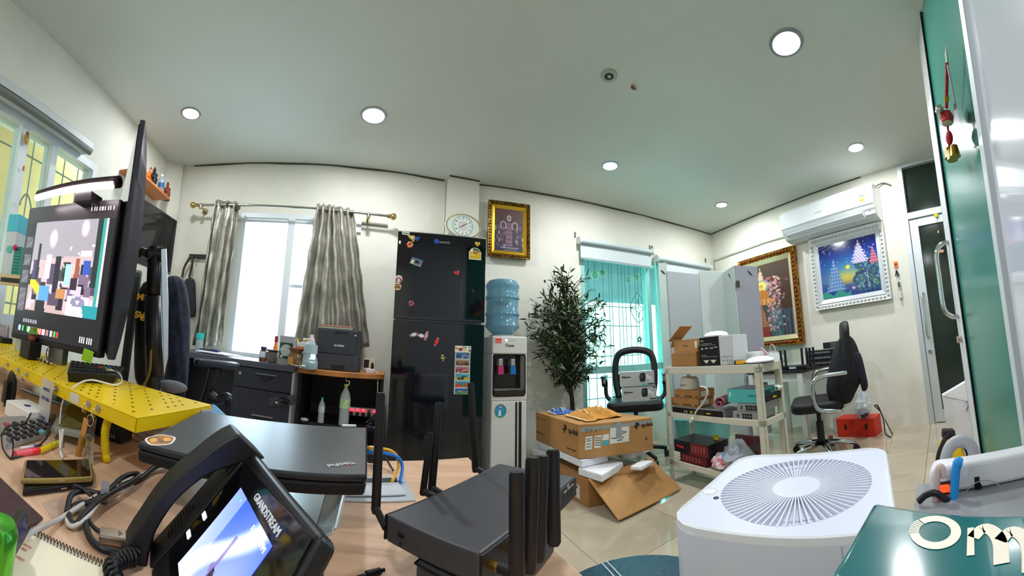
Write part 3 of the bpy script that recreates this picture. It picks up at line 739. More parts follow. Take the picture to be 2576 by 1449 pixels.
def curtain(name, label, top, bot, folds, seed, amp=.035, off=.13):
    """top/bottom: image points along both hems; hangs in pleats"""
    rr = random.Random(seed)
    T = [WA.at(x, y, off) for x, y in top]; B = [WA.at(x, y, off) for x, y in bot]
    def along(P, s):
        s *= len(P) - 1; i = min(int(s), len(P) - 2); return P[i].lerp(P[i + 1], s - i)
    nu, nv = folds * 10, 26; ph = [rr.uniform(-.5, .5) for _ in range(folds + 1)]
    grid = []
    for j in range(nv + 1):
        v = j / nv; row = []
        for i in range(nu + 1):
            s = i / nu; k = s * folds; f = ph[int(min(k, folds - .01))]
            ps = s + .014 * math.sin(v * 5 + f * 6) * (v)
            p = along(T, max(0, min(1, ps))).lerp(along(B, max(0, min(1, s))), v)
            a = amp * (.55 + .45 * v) * (1 + .25 * f)
            d = a * math.sin(2 * PI * k + .6 * math.sin(3 * v + 4 * f)) + .012 * math.sin(4 * PI * k + 5 * v + f) * v + .006 * math.sin(23 * v + 9 * s + f * 7)
            e = .004 * math.sin(31 * v + 17 * s) 
            row.append(p + WA.n * d + WA.e * e)
        grid.append(row)
    o = part(name, MB().sheet(grid), M('a9a69b', .30, .55, noise=.18, scale=14, bump=.25), None, smooth=True, solid=.002)
    return tag(o, label, 'curtain', 'silver curtains at the bright window')
def eyelets(cur, px):
    for x, y in px:
        p = WA.at(x, y, .13)
        o = MB().lathe([(.016, -.006), (.03, -.006), (.03, .006), (.016, .006)], n=20, axis='y').xf(Matrix.Translation(p) @ Matrix.Rotation(WA.rz + 1.0, 4, 'Z'))
        part('eyelet', o, M('6a665c', .25, .9), cur, smooth='auto')
c = curtain('curtain', 'narrow silver satin curtain bunched at the left of the bright window', [(541, 504), (552, 503), (583, 507), (603, 510)], [(486, 868), (500, 872), (530, 872), (556, 868)], 4, 3)
eyelets(c, [(598, 521), (575, 518)])
c = curtain('curtain', 'wide silver satin curtain swept to the right of the bright window', [(797, 514), (825, 516), (850, 520), (890, 528)], [(736, 872), (800, 880), (880, 880), (930, 872)], 6, 9, .045)
eyelets(c, [(812, 535), (880, 541)])
t, w, h = hang('curtain_tieback', 'white label tag hanging at the outer hem of the right curtain', 'tag', WA, [(898, 550), (908, 585)], .02)
part('card', slab(w, h, -.004, 0), M('d4d6d8', .5), t)
t, w, h = hang('rod_shadow', 'grey bar built as the shadow of the rod end on the wall', 'rail', WA, [(910, 560), (975, 567)], .015)
part('stub', MB().cyl((-w / 2, 0, h), (w / 2, 0, 0), .012, n=10), M('8f8d86', .6), t)  # solid grey bar standing in for the shadow cast by the rod

# ================================================================== FRIDGE, CLOCK, PICTURE
FY_, FX0, FX1 = 2.50, .022, .690
fz, fs = 1.82, 1.187
t = thing('refrigerator', 'tall black glass two-door refrigerator covered in magnets', 'refrigerator', ((FX0 + FX1) / 2, FY_, 0))
fw = FX1 - FX0
GB = M('0a0910', .05, spec=.7)
part('cabinet', MB().bx(-fw / 2 + .004, fw / 2 - .004, .065, .58, .03, fz - .01), M('8a8c90', .35, .4), t, bevel=.006)
part('plinth', MB().bx(-fw / 2 + .02, fw / 2 - .02, .03, .5, 0, .03), M('101012', .6), t)
d1 = part('freezer_door', MB().bx(-fw / 2, fw / 2, 0, .06, fs + .008, fz), GB, t, bevel=.004)
part('top_trim', MB().bx(-fw / 2, fw / 2, -.002, .062, fz, fz + .006), M('c8c8c4', .3, .7), d1)
part('handle_recess', MB().bx(-fw / 2 + .01, fw / 2 - .03, -.002, .01, fs + .010, fs + .024), M('3c3c44', .3, .6), d1)
d2 = part('fridge_door', MB().bx(-fw / 2, fw / 2, 0, .06, .05, fs - .008), GB, t, bevel=.004)
FW = Wall((FX0, FY_), (FX1, FY_))
cx_ = (FX0 + FX1) / 2
u, z = FW.uz(1113, 609)
lettering('Panasonic', .030, M('8a8a90', .3, .6), d1, (FX0 + u - cx_, -.001, z), bold=.0008)
u0, u1, za, zb = FW.span([(1180, 622), (1210, 655)])
e = thing('energy_label', 'yellow energy label with a green arch on the black freezer door', 'sticker', (FX0 + (u0 + u1) / 2, FY_ - .0012, za))
ew, eh = u1 - u0, zb - za
part('card', flat([(-ew / 2, 0), (ew / 2, 0), (ew / 2, eh * .68)] + [(ew * .42 * math.cos(a * PI / 10), eh * .68 + eh * .32 * math.sin(a * PI / 10)) for a in range(11)] + [(-ew / 2, eh * .68)], .001), M('e6e2c8', .5), e)
part('yellow_panel', flat([(-ew * .45, eh * .08), (ew * .45, eh * .08), (ew * .45, eh * .64), (-ew * .45, eh * .66)], .0016), M('d8b21c', .5), e)
part('green_arch', flat([(ew * .38 * math.cos(a * PI / 10), eh * .66 + eh * .29 * math.sin(a * PI / 10)) for a in range(0, 8)] + [(ew * .22 * math.cos(a * PI / 10), eh * .66 + eh * .16 * math.sin(a * PI / 10)) for a in range(7, -1, -1)], .0018), M('0c5a30', .5), e)
part('red_disc', MB().cyl((0, 0, eh * .64), (0, -.0024, eh * .64), ew * .16, n=20), M('b02820', .5), e)
lettering('5', eh * .2, M('f0e8d8', .5), e, (0, -.0026, eh * .64), bold=.001)
part('print_line', flat([(-ew * .4, eh * .34), (0, eh * .34), (0, eh * .42), (-ew * .4, eh * .42)], .0018), M('e8d890', .5), e)
def magnet(name, label, x, y, build):
    q = FW.at(x, y, .0005); m = thing(name, label, 'magnet', q, 0, 'magnets on the refrigerator'); build(m); return m
def heart_m(c, rim, s=.04, a=0):
    def f(m):
        pts = heart(s); ca, sa = math.cos(a), math.sin(a); pts = [(x * ca - z * sa, x * sa + z * ca) for x, z in pts]
        part('heart', flat(pts, .006), M(rim, .35), m, bevel=.0015); part('inset', flat([(x * .72, z * .72) for x, z in pts], .0072), M(c, .3), m)
    return f
magnet('heart_magnet', 'blue heart magnet at the top left of the black freezer door', 1049, 601, heart_m('1a4a98', '3a6ac0'))
magnet('heart_magnet', 'yellow heart magnet just above the energy label', 1201, 614, heart_m('c8a41c', 'e8d24a'))
magnet('heart_magnet', 'red heart magnet in the lower middle of the freezer door', 1149, 687, heart_m('d81828', 'e85a60', a=.35))
def blob(cols, s, n=6, seed=1):
    def f(m):
        r_ = random.Random(seed)
        part('base', MB().cyl((0, 0, 0), (0, -.004, 0), s * .5, n=12), M(cols[0], .4), m)
        for i in range(n):
            a = 2 * PI * i / n; part('petal', MB().ball((s * .36 * math.cos(a), -.004, s * .36 * math.sin(a)), s * .2, 8, 6, (1, .4, 1)), M(cols[1 + i % (len(cols) - 1)], .4), m, smooth=True)
    return f
magnet('flower_magnet', 'orange and white flower magnet under the blue heart', 1031, 616, blob(('b0482c', 'd8945c', 'c86040'), .045))
magnet('flower_magnet', 'small red and purple flower magnet low on the freezer door', 1034, 764, blob(('8a2a3a', 'c85a4a', '6a3a8a'), .04))
magnet('round_magnet', 'round pink and white magnet at the left edge of the freezer door', 1003, 702, lambda m: (part('disc', MB().cyl((0, 0, 0), (0, -.006, 0), .027, n=24), M('ecd2d4', .4), m), part('band', MB().bx(-.022, .022, -.0072, -.006, -.016, .002), M('b02858', .4), m), part('centre', MB().bx(-.008, .008, -.008, -.006, -.02, .0), M('e8e0e0', .4), m), part('brow', MB().bx(-.014, .014, -.0075, -.006, .006, .010), M('3a2a24', .4), m)))
magnet('round_magnet', 'round cream and gold magnet below the pink one', 1000, 721, lambda m: (part('disc', MB().cyl((0, 0, 0), (0, -.006, 0), .027, n=24), M('dfc99a', .4), m), part('band', MB().bx(-.02, .02, -.0072, -.006, -.014, .004), M('8a5c1c', .4), m), part('lid', MB().bx(-.016, .016, -.0075, -.006, .008, .016), M('5a4a3a', .4), m)))
magnet('pentagon_magnet', 'blue five-sided magnet left of the maker name', 1098, 608, lambda m: part('plate', flat([(.022 * math.cos(2 * PI * k / 5 - .2), .022 * math.sin(2 * PI * k / 5 - .2)) for k in range(5)], .006), M('1f4aa8', .35), m, bevel=.001))
magnet('bird_magnet', 'golden bird-shaped magnet beside the blue heart', 1034, 600, lambda m: (part('body', flat([(-.03, .02), (.025, .022), (.028, -.005), (.02, -.03), (.004, -.012), (-.012, .0)], .005), M('d6bc5c', .35, .4), m, bevel=.001), part('wing', flat([(-.01, .012), (.02, .01), (.012, -.008)], .008), M('e8d890', .35, .4), m)))
magnet('white_magnet', 'tiny white oval magnet at the left edge of the freezer door', 1006, 610, lambda m: part('oval', MB().ball((0, 0, 0), .009, 10, 8, (.9, .5, 1.5)), M('f0f0f0', .3), m, smooth=True))
magnet('picture_magnet', 'tilted rectangular picture magnet with a blue and pink scene', 1047, 659, lambda m: (part('plate', flat([(-.05, -.012), (.034, -.036), (.05, .012), (-.03, .034)], .005), M('5a7090', .3), m), part('figure', flat([(-.045, -.012), (-.02, -.018), (-.012, .012), (-.034, .014)], .007), M('d8c8a0', .4), m), part('whale', flat([(-.012, -.004), (.022, -.012), (.02, .004), (-.002, .012)], .0065), M('10141c', .3), m), part('flowers', flat([(.016, -.024), (.034, -.026), (.038, -.008), (.024, -.01)], .0068), M('c85a80', .4), m), part('shore', flat([(-.024, -.021), (.034, -.037), (.036, -.03), (-.022, -.013)], .0066), M('5aa49c', .4), m)))
magnet('name_plate', 'small white label stuck in the top left corner of the freezer door', 1021, 587, lambda m: (part('plate', flat([(-.028, -.01), (.028, -.012), (.028, .01), (-.028, .012)], .002), M('c8c8b8', .5), m), part('print', flat([(-.022, -.002), (.024, -.004), (.024, .002), (-.022, .004)], .0026), M('6a6a60', .5), m)))
def candy(c1, c2, a):
    def f(m):
        ca, sa = math.cos(a), math.sin(a); r_ = lambda p: [(x * ca - z * sa, x * sa + z * ca) for x, z in p]
        part('wrapper', flat(r_([(-.014, -.012), (.014, -.012), (.018, 0), (.014, .012), (-.014, .012), (-.018, 0)]), .008), M(c1, .35), m, bevel=.002)
        for s in (-1, 1): part('twist', flat(r_([(s * .016, 0), (s * .03, .012), (s * .03, -.012)]), .005), M(c2, .35), m)
    return f
magnet('candy_magnet', 'white sweet-shaped magnet at the left of the row on the fridge door', 1041, 842, candy('e0dcd8', 'c89a9a', .3))
magnet('candy_magnet', 'white sweet-shaped magnet with a pink twist in the middle of the fridge door', 1060, 845, candy('e4e0ea', 'e0a8b8', -.2))
magnet('candy_magnet', 'pink sweet-shaped magnet touching the white one', 1072, 845, candy('d89aa8', 'e0b0b8', 1.3))
magnet('candy_magnet', 'red sweet-shaped magnet with yellow spots on the fridge door', 1098, 860, candy('d83020', 'e86a78', 1.2))
magnet('lizard_magnet', 'golden lizard-shaped magnet right of the red sweet', 1114, 902, lambda m: part('lizard', MB().tube(bez([(-.012, -.003, .02), (.004, -.003, .022), (-.008, -.003, .008), (.004, -.003, -.004), (-.002, -.003, -.02)], 4), .004, 6).tube([(-.018, -.003, .0), (.02, -.003, .008)], .003, 6), M('c8b464', .3, .6), m))
# fold-out strip of postcards
u0, u1, za, zb = FW.span([(1143, 870), (1183, 992)])
p = FW.pt((u0 + u1) / 2, za, .001)
t = thing('postcard_strip', 'fold-out strip of six little postcards hanging on the fridge door', 'postcard', p)
sw_, sh_ = (u1 - u0) * .9, zb - za
part('backing', slab(sw_, sh_, -.002, 0), M('c0c8c0', .5), t)
cols = [('3a6a9a', '2a4a7a', '8aa0b0'), ('a08060', '503a30', 'b06a60'), ('b0606a', '7a3040', 'd0b0a0'), ('3a9ac0', 'b8a850', '203020'), ('2a9ac0', '3a7a4a', 'd04030'), ('2a50a8', '5a8a60', 'c0b090')]
for i, (a_, b_, c_) in enumerate(cols):
    r_ = random.Random(i)
    sp = [(r_.random(), r_.random() * .6, r_.choice((b_, c_))) for _ in range(14)]
    def fn(u, v, a_=a_, b_=b_, sp=sp):
        col = mixc(b_, a_, v * 1.6 - .3)
        for x, y, c in sp:
            if abs(u - x) < .09 and abs(v - y) < .12: col = hx(c)
        return col
    canvas('postcard', sw_ * .86, sh_ * .115, 18, 9, fn, printed(.35), t, (0, -.003, sh_ * (.80 - .148 * i)))
hd = [(random.Random(40 + i).random(), random.Random(60 + i).random(), ('d03020', '203a20', '2a5ac0', 'd8c030', '3aa040')[i % 5]) for i in range(16)]
canvas('heading_card', sw_ * 1.06, sh_ * .13, 20, 8, lambda u, v: next((hx(c) for x, y, c in hd if abs(u - x) < .06 and abs(v - (.2 + .6 * y)) < .14), hx('e6e0d8')), printed(.35), t, (0, -.004, sh_ * .94))

# wall clock, half hidden behind the refrigerator
uc, zc = PILF.uz(1166, 568, .06)
t = thing('wall_clock', 'pale oval wall clock behind the top of the refrigerator', 'clock', PILF.pt(uc, zc, .055), PILF.rz)
ex = .176
IV = M('d8d6c6', .4)
def ell(rx, rz, n=40): return [(rx * math.cos(2 * PI * k / n), rz * math.sin(2 * PI * k / n)) for k in range(n)]
part('case', flat(ell(ex, .118), .03, .03), IV, t, bevel=.006)
part('gilt_rim', MB().tube([(x, -.003, z) for x, z in ell(ex * .94, .110)], .005, 6, closed=True), M('b5a878', .25, .8), t)
part('outer_dial', flat(ell(ex * .8, .100), .002, .0), M('c6d2c8', .5), t)
part('dial_rim', MB().tube([(x - .006, -.004, z) for x, z in ell(.094, .092)], .003, 6, closed=True), M('aab0a4', .3, .5), t)
part('dial', flat([(x - .006, z) for x, z in ell(.092, .090)], .003, 0), M('d6ddd4', .5), t)
part('dial_centre', flat([(x - .006, z) for x, z in ell(.052, .048)], .004, 0), M('c6c2bc', .5), t)
for k in range(1, 13):
    a = PI / 2 - 2 * PI * k / 12
    lettering(str(k), .026, M('26302c', .5), t, (-.006 + .074 * math.cos(a), -.0045, .072 * math.sin(a)), name='numeral')
for L_, a, w_ in ((.060, math.radians(33), .004), (.066, math.radians(210), .003)):
    part('hand', flat([(-.006 - w_ * math.sin(a), w_ * math.cos(a)), (-.006 + L_ * math.cos(a), L_ * math.sin(a)), (-.006 + w_ * math.sin(a), -w_ * math.cos(a))], .001, -.006), M('3a2022', .4), t)

def ornate_frame(t, w, h, b, mat, inner, d=.035, n=26, bead=True, bm=None):
    """picture frame of width b: outer carved border, stepped inner gilt lines; front at -y"""
    def rect(w0, h0, w1, h1, y0, y1):
        mb = MB()
        P = [(-w0 / 2, 0), (w0 / 2, 0), (w0 / 2, h0), (-w0 / 2, h0)]; o = (h0 - h1) / 2
        Q = [(-w1 / 2, o), (w1 / 2, o), (w1 / 2, o + h1), (-w1 / 2, o + h1)]
        for i in range(4):
            j = (i + 1) % 4
            mb.hexa([(P[i][0], y0, P[i][1]), (P[j][0], y0, P[j][1]), (Q[j][0], y1, Q[j][1]), (Q[i][0], y1, Q[i][1])],
                    [(P[i][0], 0, P[i][1]), (P[j][0], 0, P[j][1]), (Q[j][0], 0, Q[j][1]), (Q[i][0], 0, Q[i][1])])
        return mb
    def shift(mb, z): return mb.xf(Matrix.Translation((0, 0, z)))
    part('outer_moulding', rect(w, h, w - b * 1.1, h - b * 1.1, -d, -d * .55), mat, t, bevel=.002)
    part('inner_moulding', shift(rect(w - b * 1.1, h - b * 1.1, w - b * 2, h - b * 2, -d * .75, -d * .35), b * .55), inner, t, bevel=.002)
    if bead:
        bd = MB(); step = b * .42
        for i in range(int((w - b * .6) / step)):
            x = -w / 2 + b * .45 + i * step
            for z in (b * .28, h - b * .28): bd.ball((x, -d * .85, z), b * .17, 6, 4, (1, .8, .9))
        for i in range(int((h - b * .6) / step)):
            z = b * .45 + i * step
            for x in (-w / 2 + b * .28, w / 2 - b * .28): bd.ball((x, -d * .85, z), b * .17, 6, 4, (.9, .8, 1))
        part('carving', bd, bm or mat, t, smooth=True)['kind'] = 'stuff'
GOLD = M('8a6418', .35, .7, noise=.5, scale=40, c2='3a2408')
GOLDB = M('d8a828', .3, .75)
t, w, h = hang('framed_picture', 'gold-framed dark picture of a standing figure right of the refrigerator', 'picture', WB, [(1228, 505), (1331, 520), (1226, 642), (1330, 655)], .03)
t.location.z += .0
ornate_frame(t, w, h, w * .16, GOLD, GOLDB)
pw_, ph_ = w * .70, h - w * .30
r_ = random.Random(4); pts_ = [(r_.uniform(.02, .98), r_.uniform(.12, .58), r_.choice(('8a7a80', '503a44', '6a5a70', '2a2034'))) for _ in range(60)]
def pic1(u, v):
    c = mixc('2a1c30', '5a3c3c', v * 1.5 - .3)
    if v < .12: c = hx('1e1a34')
    for x, y, k in pts_:
        if (abs(x - .5) > .14) and (u - x) ** 2 + (v - y) ** 2 * .5 < .0012: c = hx(k)
    if abs(u - .5) < .13 - .05 * abs(v - .4) and .12 < v < .66: c = mixc('5a3a50', '9a8490', (math.sin(u * 90) + 1) / 2 * .6 + .2 * math.sin(v * 60))
    for s in (-1, 1):
        q = ((u - (.5 + s * .2)) / .10) ** 2 + ((v - .60) / .10) ** 2
        if .55 < q < 1.1 and v > .52: c = hx('a8a0a0')
    if ((u - .5) / .075) ** 2 + ((v - .78) / .075) ** 2 < 1: c = hx('b0a498')
    if ((u - .5) / .03) ** 2 + ((v - .775) / .035) ** 2 < 1: c = hx('4a4440')
    if abs(u - .52) < .3 and .07 < v < .10: c = hx('8a80a0')
    if abs(u - .55) < .22 and .02 < v < .055: c = hx('6a5a5a')
    return c
canvas('picture', pw_, ph_, 56, 80, pic1, printed(.5), t, (0, -.012, h / 2))
part('backing', slab(w * .9, h * .94, -.008, .025, h * .03), M('3a2a1c', .7), t)

# ================================================================== WATER DISPENSER
DY = 2.75
a, b = onY(1238, 842, DY), onY(1325, 845, DY)
dw_, dtop = b.x - a.x, 1.118
t = thing('water_dispenser', 'white water dispenser with dark tap recess beside the refrigerator', 'water dispenser', ((a.x + b.x) / 2, DY, 0))
DWM = M('d4d4d0', .35)
zrow = lambda y: onY(1280, y, DY).z
part('cabinet', MB().bx(-dw_ / 2, dw_ / 2, .0, .30, .02, zrow(1008)), DWM, t, bevel=.01)
part('foot_plinth', MB().bx(-dw_ / 2 + .02, dw_ / 2 - .02, .02, .28, 0, .02), M('3a3a3a', .6), t)
zr0, zr1 = zrow(997), zrow(891)
part('tower', MB().bx(-dw_ / 2, -dw_ / 2 + .018, 0, .3, zrow(1008), zr1).bx(dw_ / 2 - .018, dw_ / 2, 0, .3, zrow(1008), zr1).bx(-dw_ / 2 + .018, dw_ / 2 - .018, .12, .3, zrow(1008), zr1).bx(-dw_ / 2 + .018, dw_ / 2 - .018, 0, .12, zrow(1008), zr0), DWM, t, bevel=.003)
hd_ = part('head', MB().bx(-dw_ / 2, dw_ / 2, -.012, .3, zr1, dtop), DWM, t, bevel=.012, seg=3)
part('recess', MB().bx(-dw_ / 2 + .018, dw_ / 2 - .018, .105, .118, zr0, zr1), M('241c1a', .15), t)
part('recess_rim', MB().tube([(x, -.001, (zr0 + zr1) / 2 + z) for x, z in rrect(dw_ - .03, zr1 - zr0 - .004, .02)], .006, 6, closed=True), M('17120f', .2), t)
part('drip_tray', MB().bx(-dw_ / 2 + .022, dw_ / 2 - .022, -.006, .1, zr0 + .004, zr0 + .052), M('2a221e', .25), t, bevel=.004)
tr_ = MB()
for i in range(12): tr_.bx(-dw_ / 2 + .03 + i * (dw_ - .06) / 12, -dw_ / 2 + .04 + i * (dw_ - .06) / 12, .0, .09, zr0 + .052, zr0 + .057)
part('drip_grid', tr_, M('b4b0a8', .3, .6), t)
for x, c1 in ((1262, 'c0306a'), (1293, '1468b8')):
    u = onY(x, 920, DY).x - (a.x + b.x) / 2
    z0_, z1_ = zrow(942), zrow(921)
    tp = part('tap', MB().bx(u - .018, u + .018, .02, .1, z1_, zrow(903)), M('b8b4b4', .25, .5), t, bevel=.004)
    part('lever', MB().hexa([(u - .024, .012, z0_), (u + .024, .012, z0_), (u + .02, .02, z0_), (u - .02, .02, z0_)], [(u - .024, .012, z1_), (u + .02, .012, z1_), (u + .02, .02, z1_), (u - .024, .02, z1_)]), M(c1, .35), tp)
cxw = (a.x + b.x) / 2
def du(x, y): q = onY(x, y, DY); return q.x - cxw, q.z
x0, zt = du(1245, 846); x1, zb_ = du(1261, 864)
s_ = part('warning_sticker', MB().bx(x0, x1, -.0145, -.012, zb_, zt), M('e8d8d0', .5), t)
part('red_panel', MB().bx(x0 + .002, x1 - .002, -.0155, -.0145, zb_ + .004, zb_ + (zt - zb_) * .68), M('e02820', .5), s_)
for k in (.2, .36): part('print_line', MB().bx(x0 + .005, x1 - .006, -.016, -.0155, zb_ + (zt - zb_) * k, zb_ + (zt - zb_) * (k + .06)), M('f0c0b8', .5), s_)
x0, z0_ = du(1272.5, 856); part('power_lamp', MB().cyl((x0, -.012, z0_), (x0, -.015, z0_), .007, n=14), M('fff4d8', .3, emit=3.0), t)
for xx in (1282, 1291.5):
    x0, z0_ = du(xx, 857); part('indicator', MB().cyl((x0, -.012, z0_), (x0, -.0135, z0_), .0035, n=10), M('5a5a5a', .4), t)
x0, z0_ = du(1281, 869.5); lettering('Oone', .032, M('2c2828', .4), t, (x0, -.0126, z0_), bold=.0009)
x0, z0_ = du(1259, 1033.5)
s_ = part('round_sticker', MB().cyl((x0, 0, z0_), (x0, -.002, z0_), .052, n=36), M('c8b83a', .5), t)
part('blue_disc', MB().cyl((x0, -.002, z0_), (x0, -.0026, z0_), .049, n=36), M('1f74ac', .5, noise=.3, scale=12, c2='2a9ab0'), s_)
lettering('5', .05, M('eef2f6', .4), s_, (x0 - .006, -.003, z0_ - .02), bold=.003)
for k in (.012, .004): part('print_line', MB().bx(x0 - .032, x0 + .026, -.0032, -.0026, z0_ + k, z0_ + k + .003), M('7ab0d8', .5), s_)
part('print_logo', MB().bx(x0 - .016, x0 + .014, -.0032, -.0026, z0_ + .024, z0_ + .034), M('c8b8b8', .5), s_)
for xa, xb, c in ((1296, 1300.5, '16161a'), (1304.5, 1311.5, '1c2028')):
    q0, q1 = onY(xa, 1090, DY).x - cxw, onY(xb, 1090, DY).x - cxw
    part('dark_stripe', MB().bx(q0, q1, -.003, 0, .03, zrow(1012)), M(c, .3), t)
# inverted bottle
bx_ = sit(1263, 838, 2.89, dtop); bt = over(bx_, 1263, 706) - dtop; br = 43.5 / FX * math.hypot(bx_.x, bx_.y)
t = thing('water_bottle', 'big blue water bottle upside down on the dispenser', 'bottle', bx_)
prof = [(br * .30, 0), (br * .34, .02 * bt), (br * .55, .03 * bt), (br * .95, .155 * bt), (br * 1.0, .17 * bt), (br * 1.0, .20 * bt), (br * .94, .225 * bt), (br * .94, .355 * bt), (br * 1.0, .375 * bt), (br * 1.0, .405 * bt), (br * .94, .43 * bt), (br * .94, .64 * bt), (br * 1.0, .66 * bt), (br * 1.0, .70 * bt), (br * .94, .725 * bt), (br * .95, .83 * bt), (br * 1.0, .87 * bt), (br * .99, .91 * bt), (br * .86, .975 * bt), (br * .6, bt)]
part('bottle', MB().lathe(prof, n=36), M('7fb4cc', .12, trans=.45, spec=.6), t, smooth='auto')
part('collar', MB().lathe([(br * .7, 0), (br * .72, .012), (br * .45, .02)], n=30), M('b8c4c8', .35), t)
lettering('SPRINKLE', .05, M('3a6470', .4), t, (-.07, -br * .955, .55 * bt), name='embossed_lettering', sx=.75)

# ================================================================== ARTIFICIAL OLIVE TREE
TY = 2.97
tb = sit(1438, 1022, TY, 0)
ctr = Vector((sit(1428, 830, TY, 0).x, TY, 0)); zlo, zhi = onY(1428, 980, TY).z, onY(1405, 668, TY).z
RX = 112 / FX * math.hypot(ctr.x, TY); RY = .22
t = thing('olive_tree', 'artificial olive tree with a dense leafy crown in front of the green window', 'tree', (tb.x, TY, 0))
pot_z = .28
part('pot', MB().lathe([(.10, 0), (.125, pot_z), (.13, pot_z + .02), (.115, pot_z + .02), (.11, pot_z - .02), (.001, pot_z - .02)], n=24), M('4a4038', .7), t, smooth='auto')
dx = ctr.x - tb.x
trunk = bez([(0, 0, .2), (.01, 0, .5), (-.012, 0, .72), (dx * .6, 0, 1.0), (dx, 0, 1.3), (dx - .05, 0, zhi - .12)], 5)
part('trunk', MB().tube(trunk, .018, 8, rr=[.026 - .016 * k / len(trunk) for k in range(len(trunk))]), M('33261c', .85, noise=.4, scale=30, bump=.5), t, smooth=True)
tr = random.Random(21)
cen = Vector((dx, 0, (zlo + zhi) / 2)); RZ = (zhi - zlo) / 2
def crown_pt():
    while True:
        p = Vector((tr.uniform(-1, 1), tr.uniform(-1, 1), tr.uniform(-1, 1)))
        if p.length > 1: continue
        if p.z > .45 and math.hypot(p.x + .12, p.y) > 1.15 - .75 * p.z: continue
        if p.z < -.5 and math.hypot(p.x, p.y) < .15: continue
        if p.length < .35 and tr.random() < .6: continue
        return p
twigs = MB(); spots = []
for i in range(230):
    p = crown_pt(); e = cen + Vector((p.x * RX, p.y * RY - .06, p.z * RZ))
    z0 = max(zlo - .02, min(zhi - .2, e.z - .22 - .1 * tr.random())); s0 = Vector((dx, 0, z0))
    mid = s0.lerp(e, .5) + Vector((0, 0, .05))
    path = bez([s0, mid, e], 4); twigs.tube(path, .003, 4, rr=[.005 - .003 * k / len(path) for k in range(len(path))])
    for k in range(8):
        q = path[max(2, len(path) - 1 - k % 6)]; d = (path[-1] - path[-3]).normalized()
        a = Vector((tr.uniform(-1, 1), tr.uniform(-1, 1), tr.uniform(-.8, .7))).normalized()
        spots.append((q + a * .01, (d * .6 + a).normalized()))
part('twigs', twigs, M('3a3026', .8), t)
def leaf_mesh(m):
    L_, W_ = 1.0, .105
    vs = [(0, 0, 0)]; fs = []
    for k in range(1, 5): x = L_ * k / 5; w_ = W_ * math.sin(PI * (k / 5) ** .8); vs += [(x, -w_, .03 * math.sin(PI * k / 5)), (x, w_, .03 * math.sin(PI * k / 5))]
    vs.append((L_, 0, -.05)); fs.append((0, 1, 2))
    for k in range(3): fs.append((1 + 2 * k, 3 + 2 * k, 4 + 2 * k, 2 + 2 * k))
    fs.append((7, 9, 8))
    return vs, fs
lv, lf_ = leaf_mesh(None)
LM = [M('26401c', .45), M('38582a', .45), M('1c3216', .45), M('5a7444', .5)]
lms = []
for m in LM:
    me = bpy.data.meshes.new('leaf'); me.from_pydata(lv, [], lf_); me.materials.append(m); lms.append(me)
def leaf_mat(q, d, s):
    up = Vector((0, 0, 1)); y = up.cross(d); y = y.normalized() if y.length > 1e-4 else Vector((0, 1, 0)); z = d.cross(y)
    m = Matrix((d, y, z)).transposed().to_4x4(); m = m @ Matrix.Rotation(tr.uniform(-1, 1), 4, 'X'); m = Matrix.Translation(q) @ m @ Matrix.Scale(s, 4); return m
tr.shuffle(spots); spots.sort(key=lambda s: s[0].y)
rest = [MB(), MB(), MB()]
for i, (q, d) in enumerate(spots):
    s = tr.uniform(.06, .10)
    if i < 290:
        o = bpy.data.objects.new('leaf', lms[i % 4]); COL.objects.link(o); o.parent = t; o.matrix_local = leaf_mat(q, d, s)
    else:
        m = leaf_mat(q, d, s); rest[i % 3].add([m @ Vector(v) for v in lv], lf_)
for k in range(3):
    o = part('foliage', rest[k], LM[k], t); o['kind'] = 'stuff'
ol = MB()
for i in range(34):
    p = crown_pt(); ol.ball(cen + Vector((p.x * RX, p.y * RY - .06, p.z * RZ)), .011, 6, 5, (1, 1, 1.3))
o = part('olives', ol, M('1a1418', .35), t, smooth=True); o['kind'] = 'stuff'
# ================================================================== CARDBOARD BOXES AND FOAM ON THE FLOOR
KR = M('b0824e', .75, noise=.10, scale=6); KR2 = M('a37543', .75, noise=.10, scale=6)
def skew(px, z, dz=None):
    """four corners (left, front, right, back) of a level face from three image points"""
    l, f, r = [onZ(x, y, z) for x, y in px]; return [l, f, r, l + r - f]
def lowered(q, z): return [Vector((p.x, p.y, z)) for p in q]
def solid(name, label, cat, q, z0, z1, mat, group=None, bevel=.004):
    """upright box-like thing standing on corners q (left, front, right, back)"""
    c = sum((Vector(p) for p in q), Vector()) / 4; t = thing(name, label, cat, (c.x, c.y, z0), 0, group)
    b = [Vector((p.x - c.x, p.y - c.y, 0)) for p in (q[1], q[2], q[3], q[0])]
    part('body', MB().hexa(b, [p + Vector((0, 0, z1 - z0)) for p in b]), mat, t, bevel=bevel); return t, c
class Face:
    """printing helper on the vertical face from plan point a (left) to b (right) of a thing whose centre is c and base z0"""
    def __init__(s, a, b, c, z0):
        s.w = Wall(a, b); s.c = Vector((c.x, c.y, z0))
    def p(s, x, y, off=.001): return s.w.at(x, y, off) - s.c
    def quad(s, name, px, mat, t, off=.001): return part(name, MB().poly([s.p(x, y, 0) for x, y in px], s.w.n * off), mat, t)
    def text(s, txt, x, y, size, mat, t, off=.0012, sx=1.0, bold=0, name='lettering'):
        return lettering(txt, size, mat, t, s.p(x, y, off), (PI / 2, 0, s.w.rz), name, bold, sx=sx)
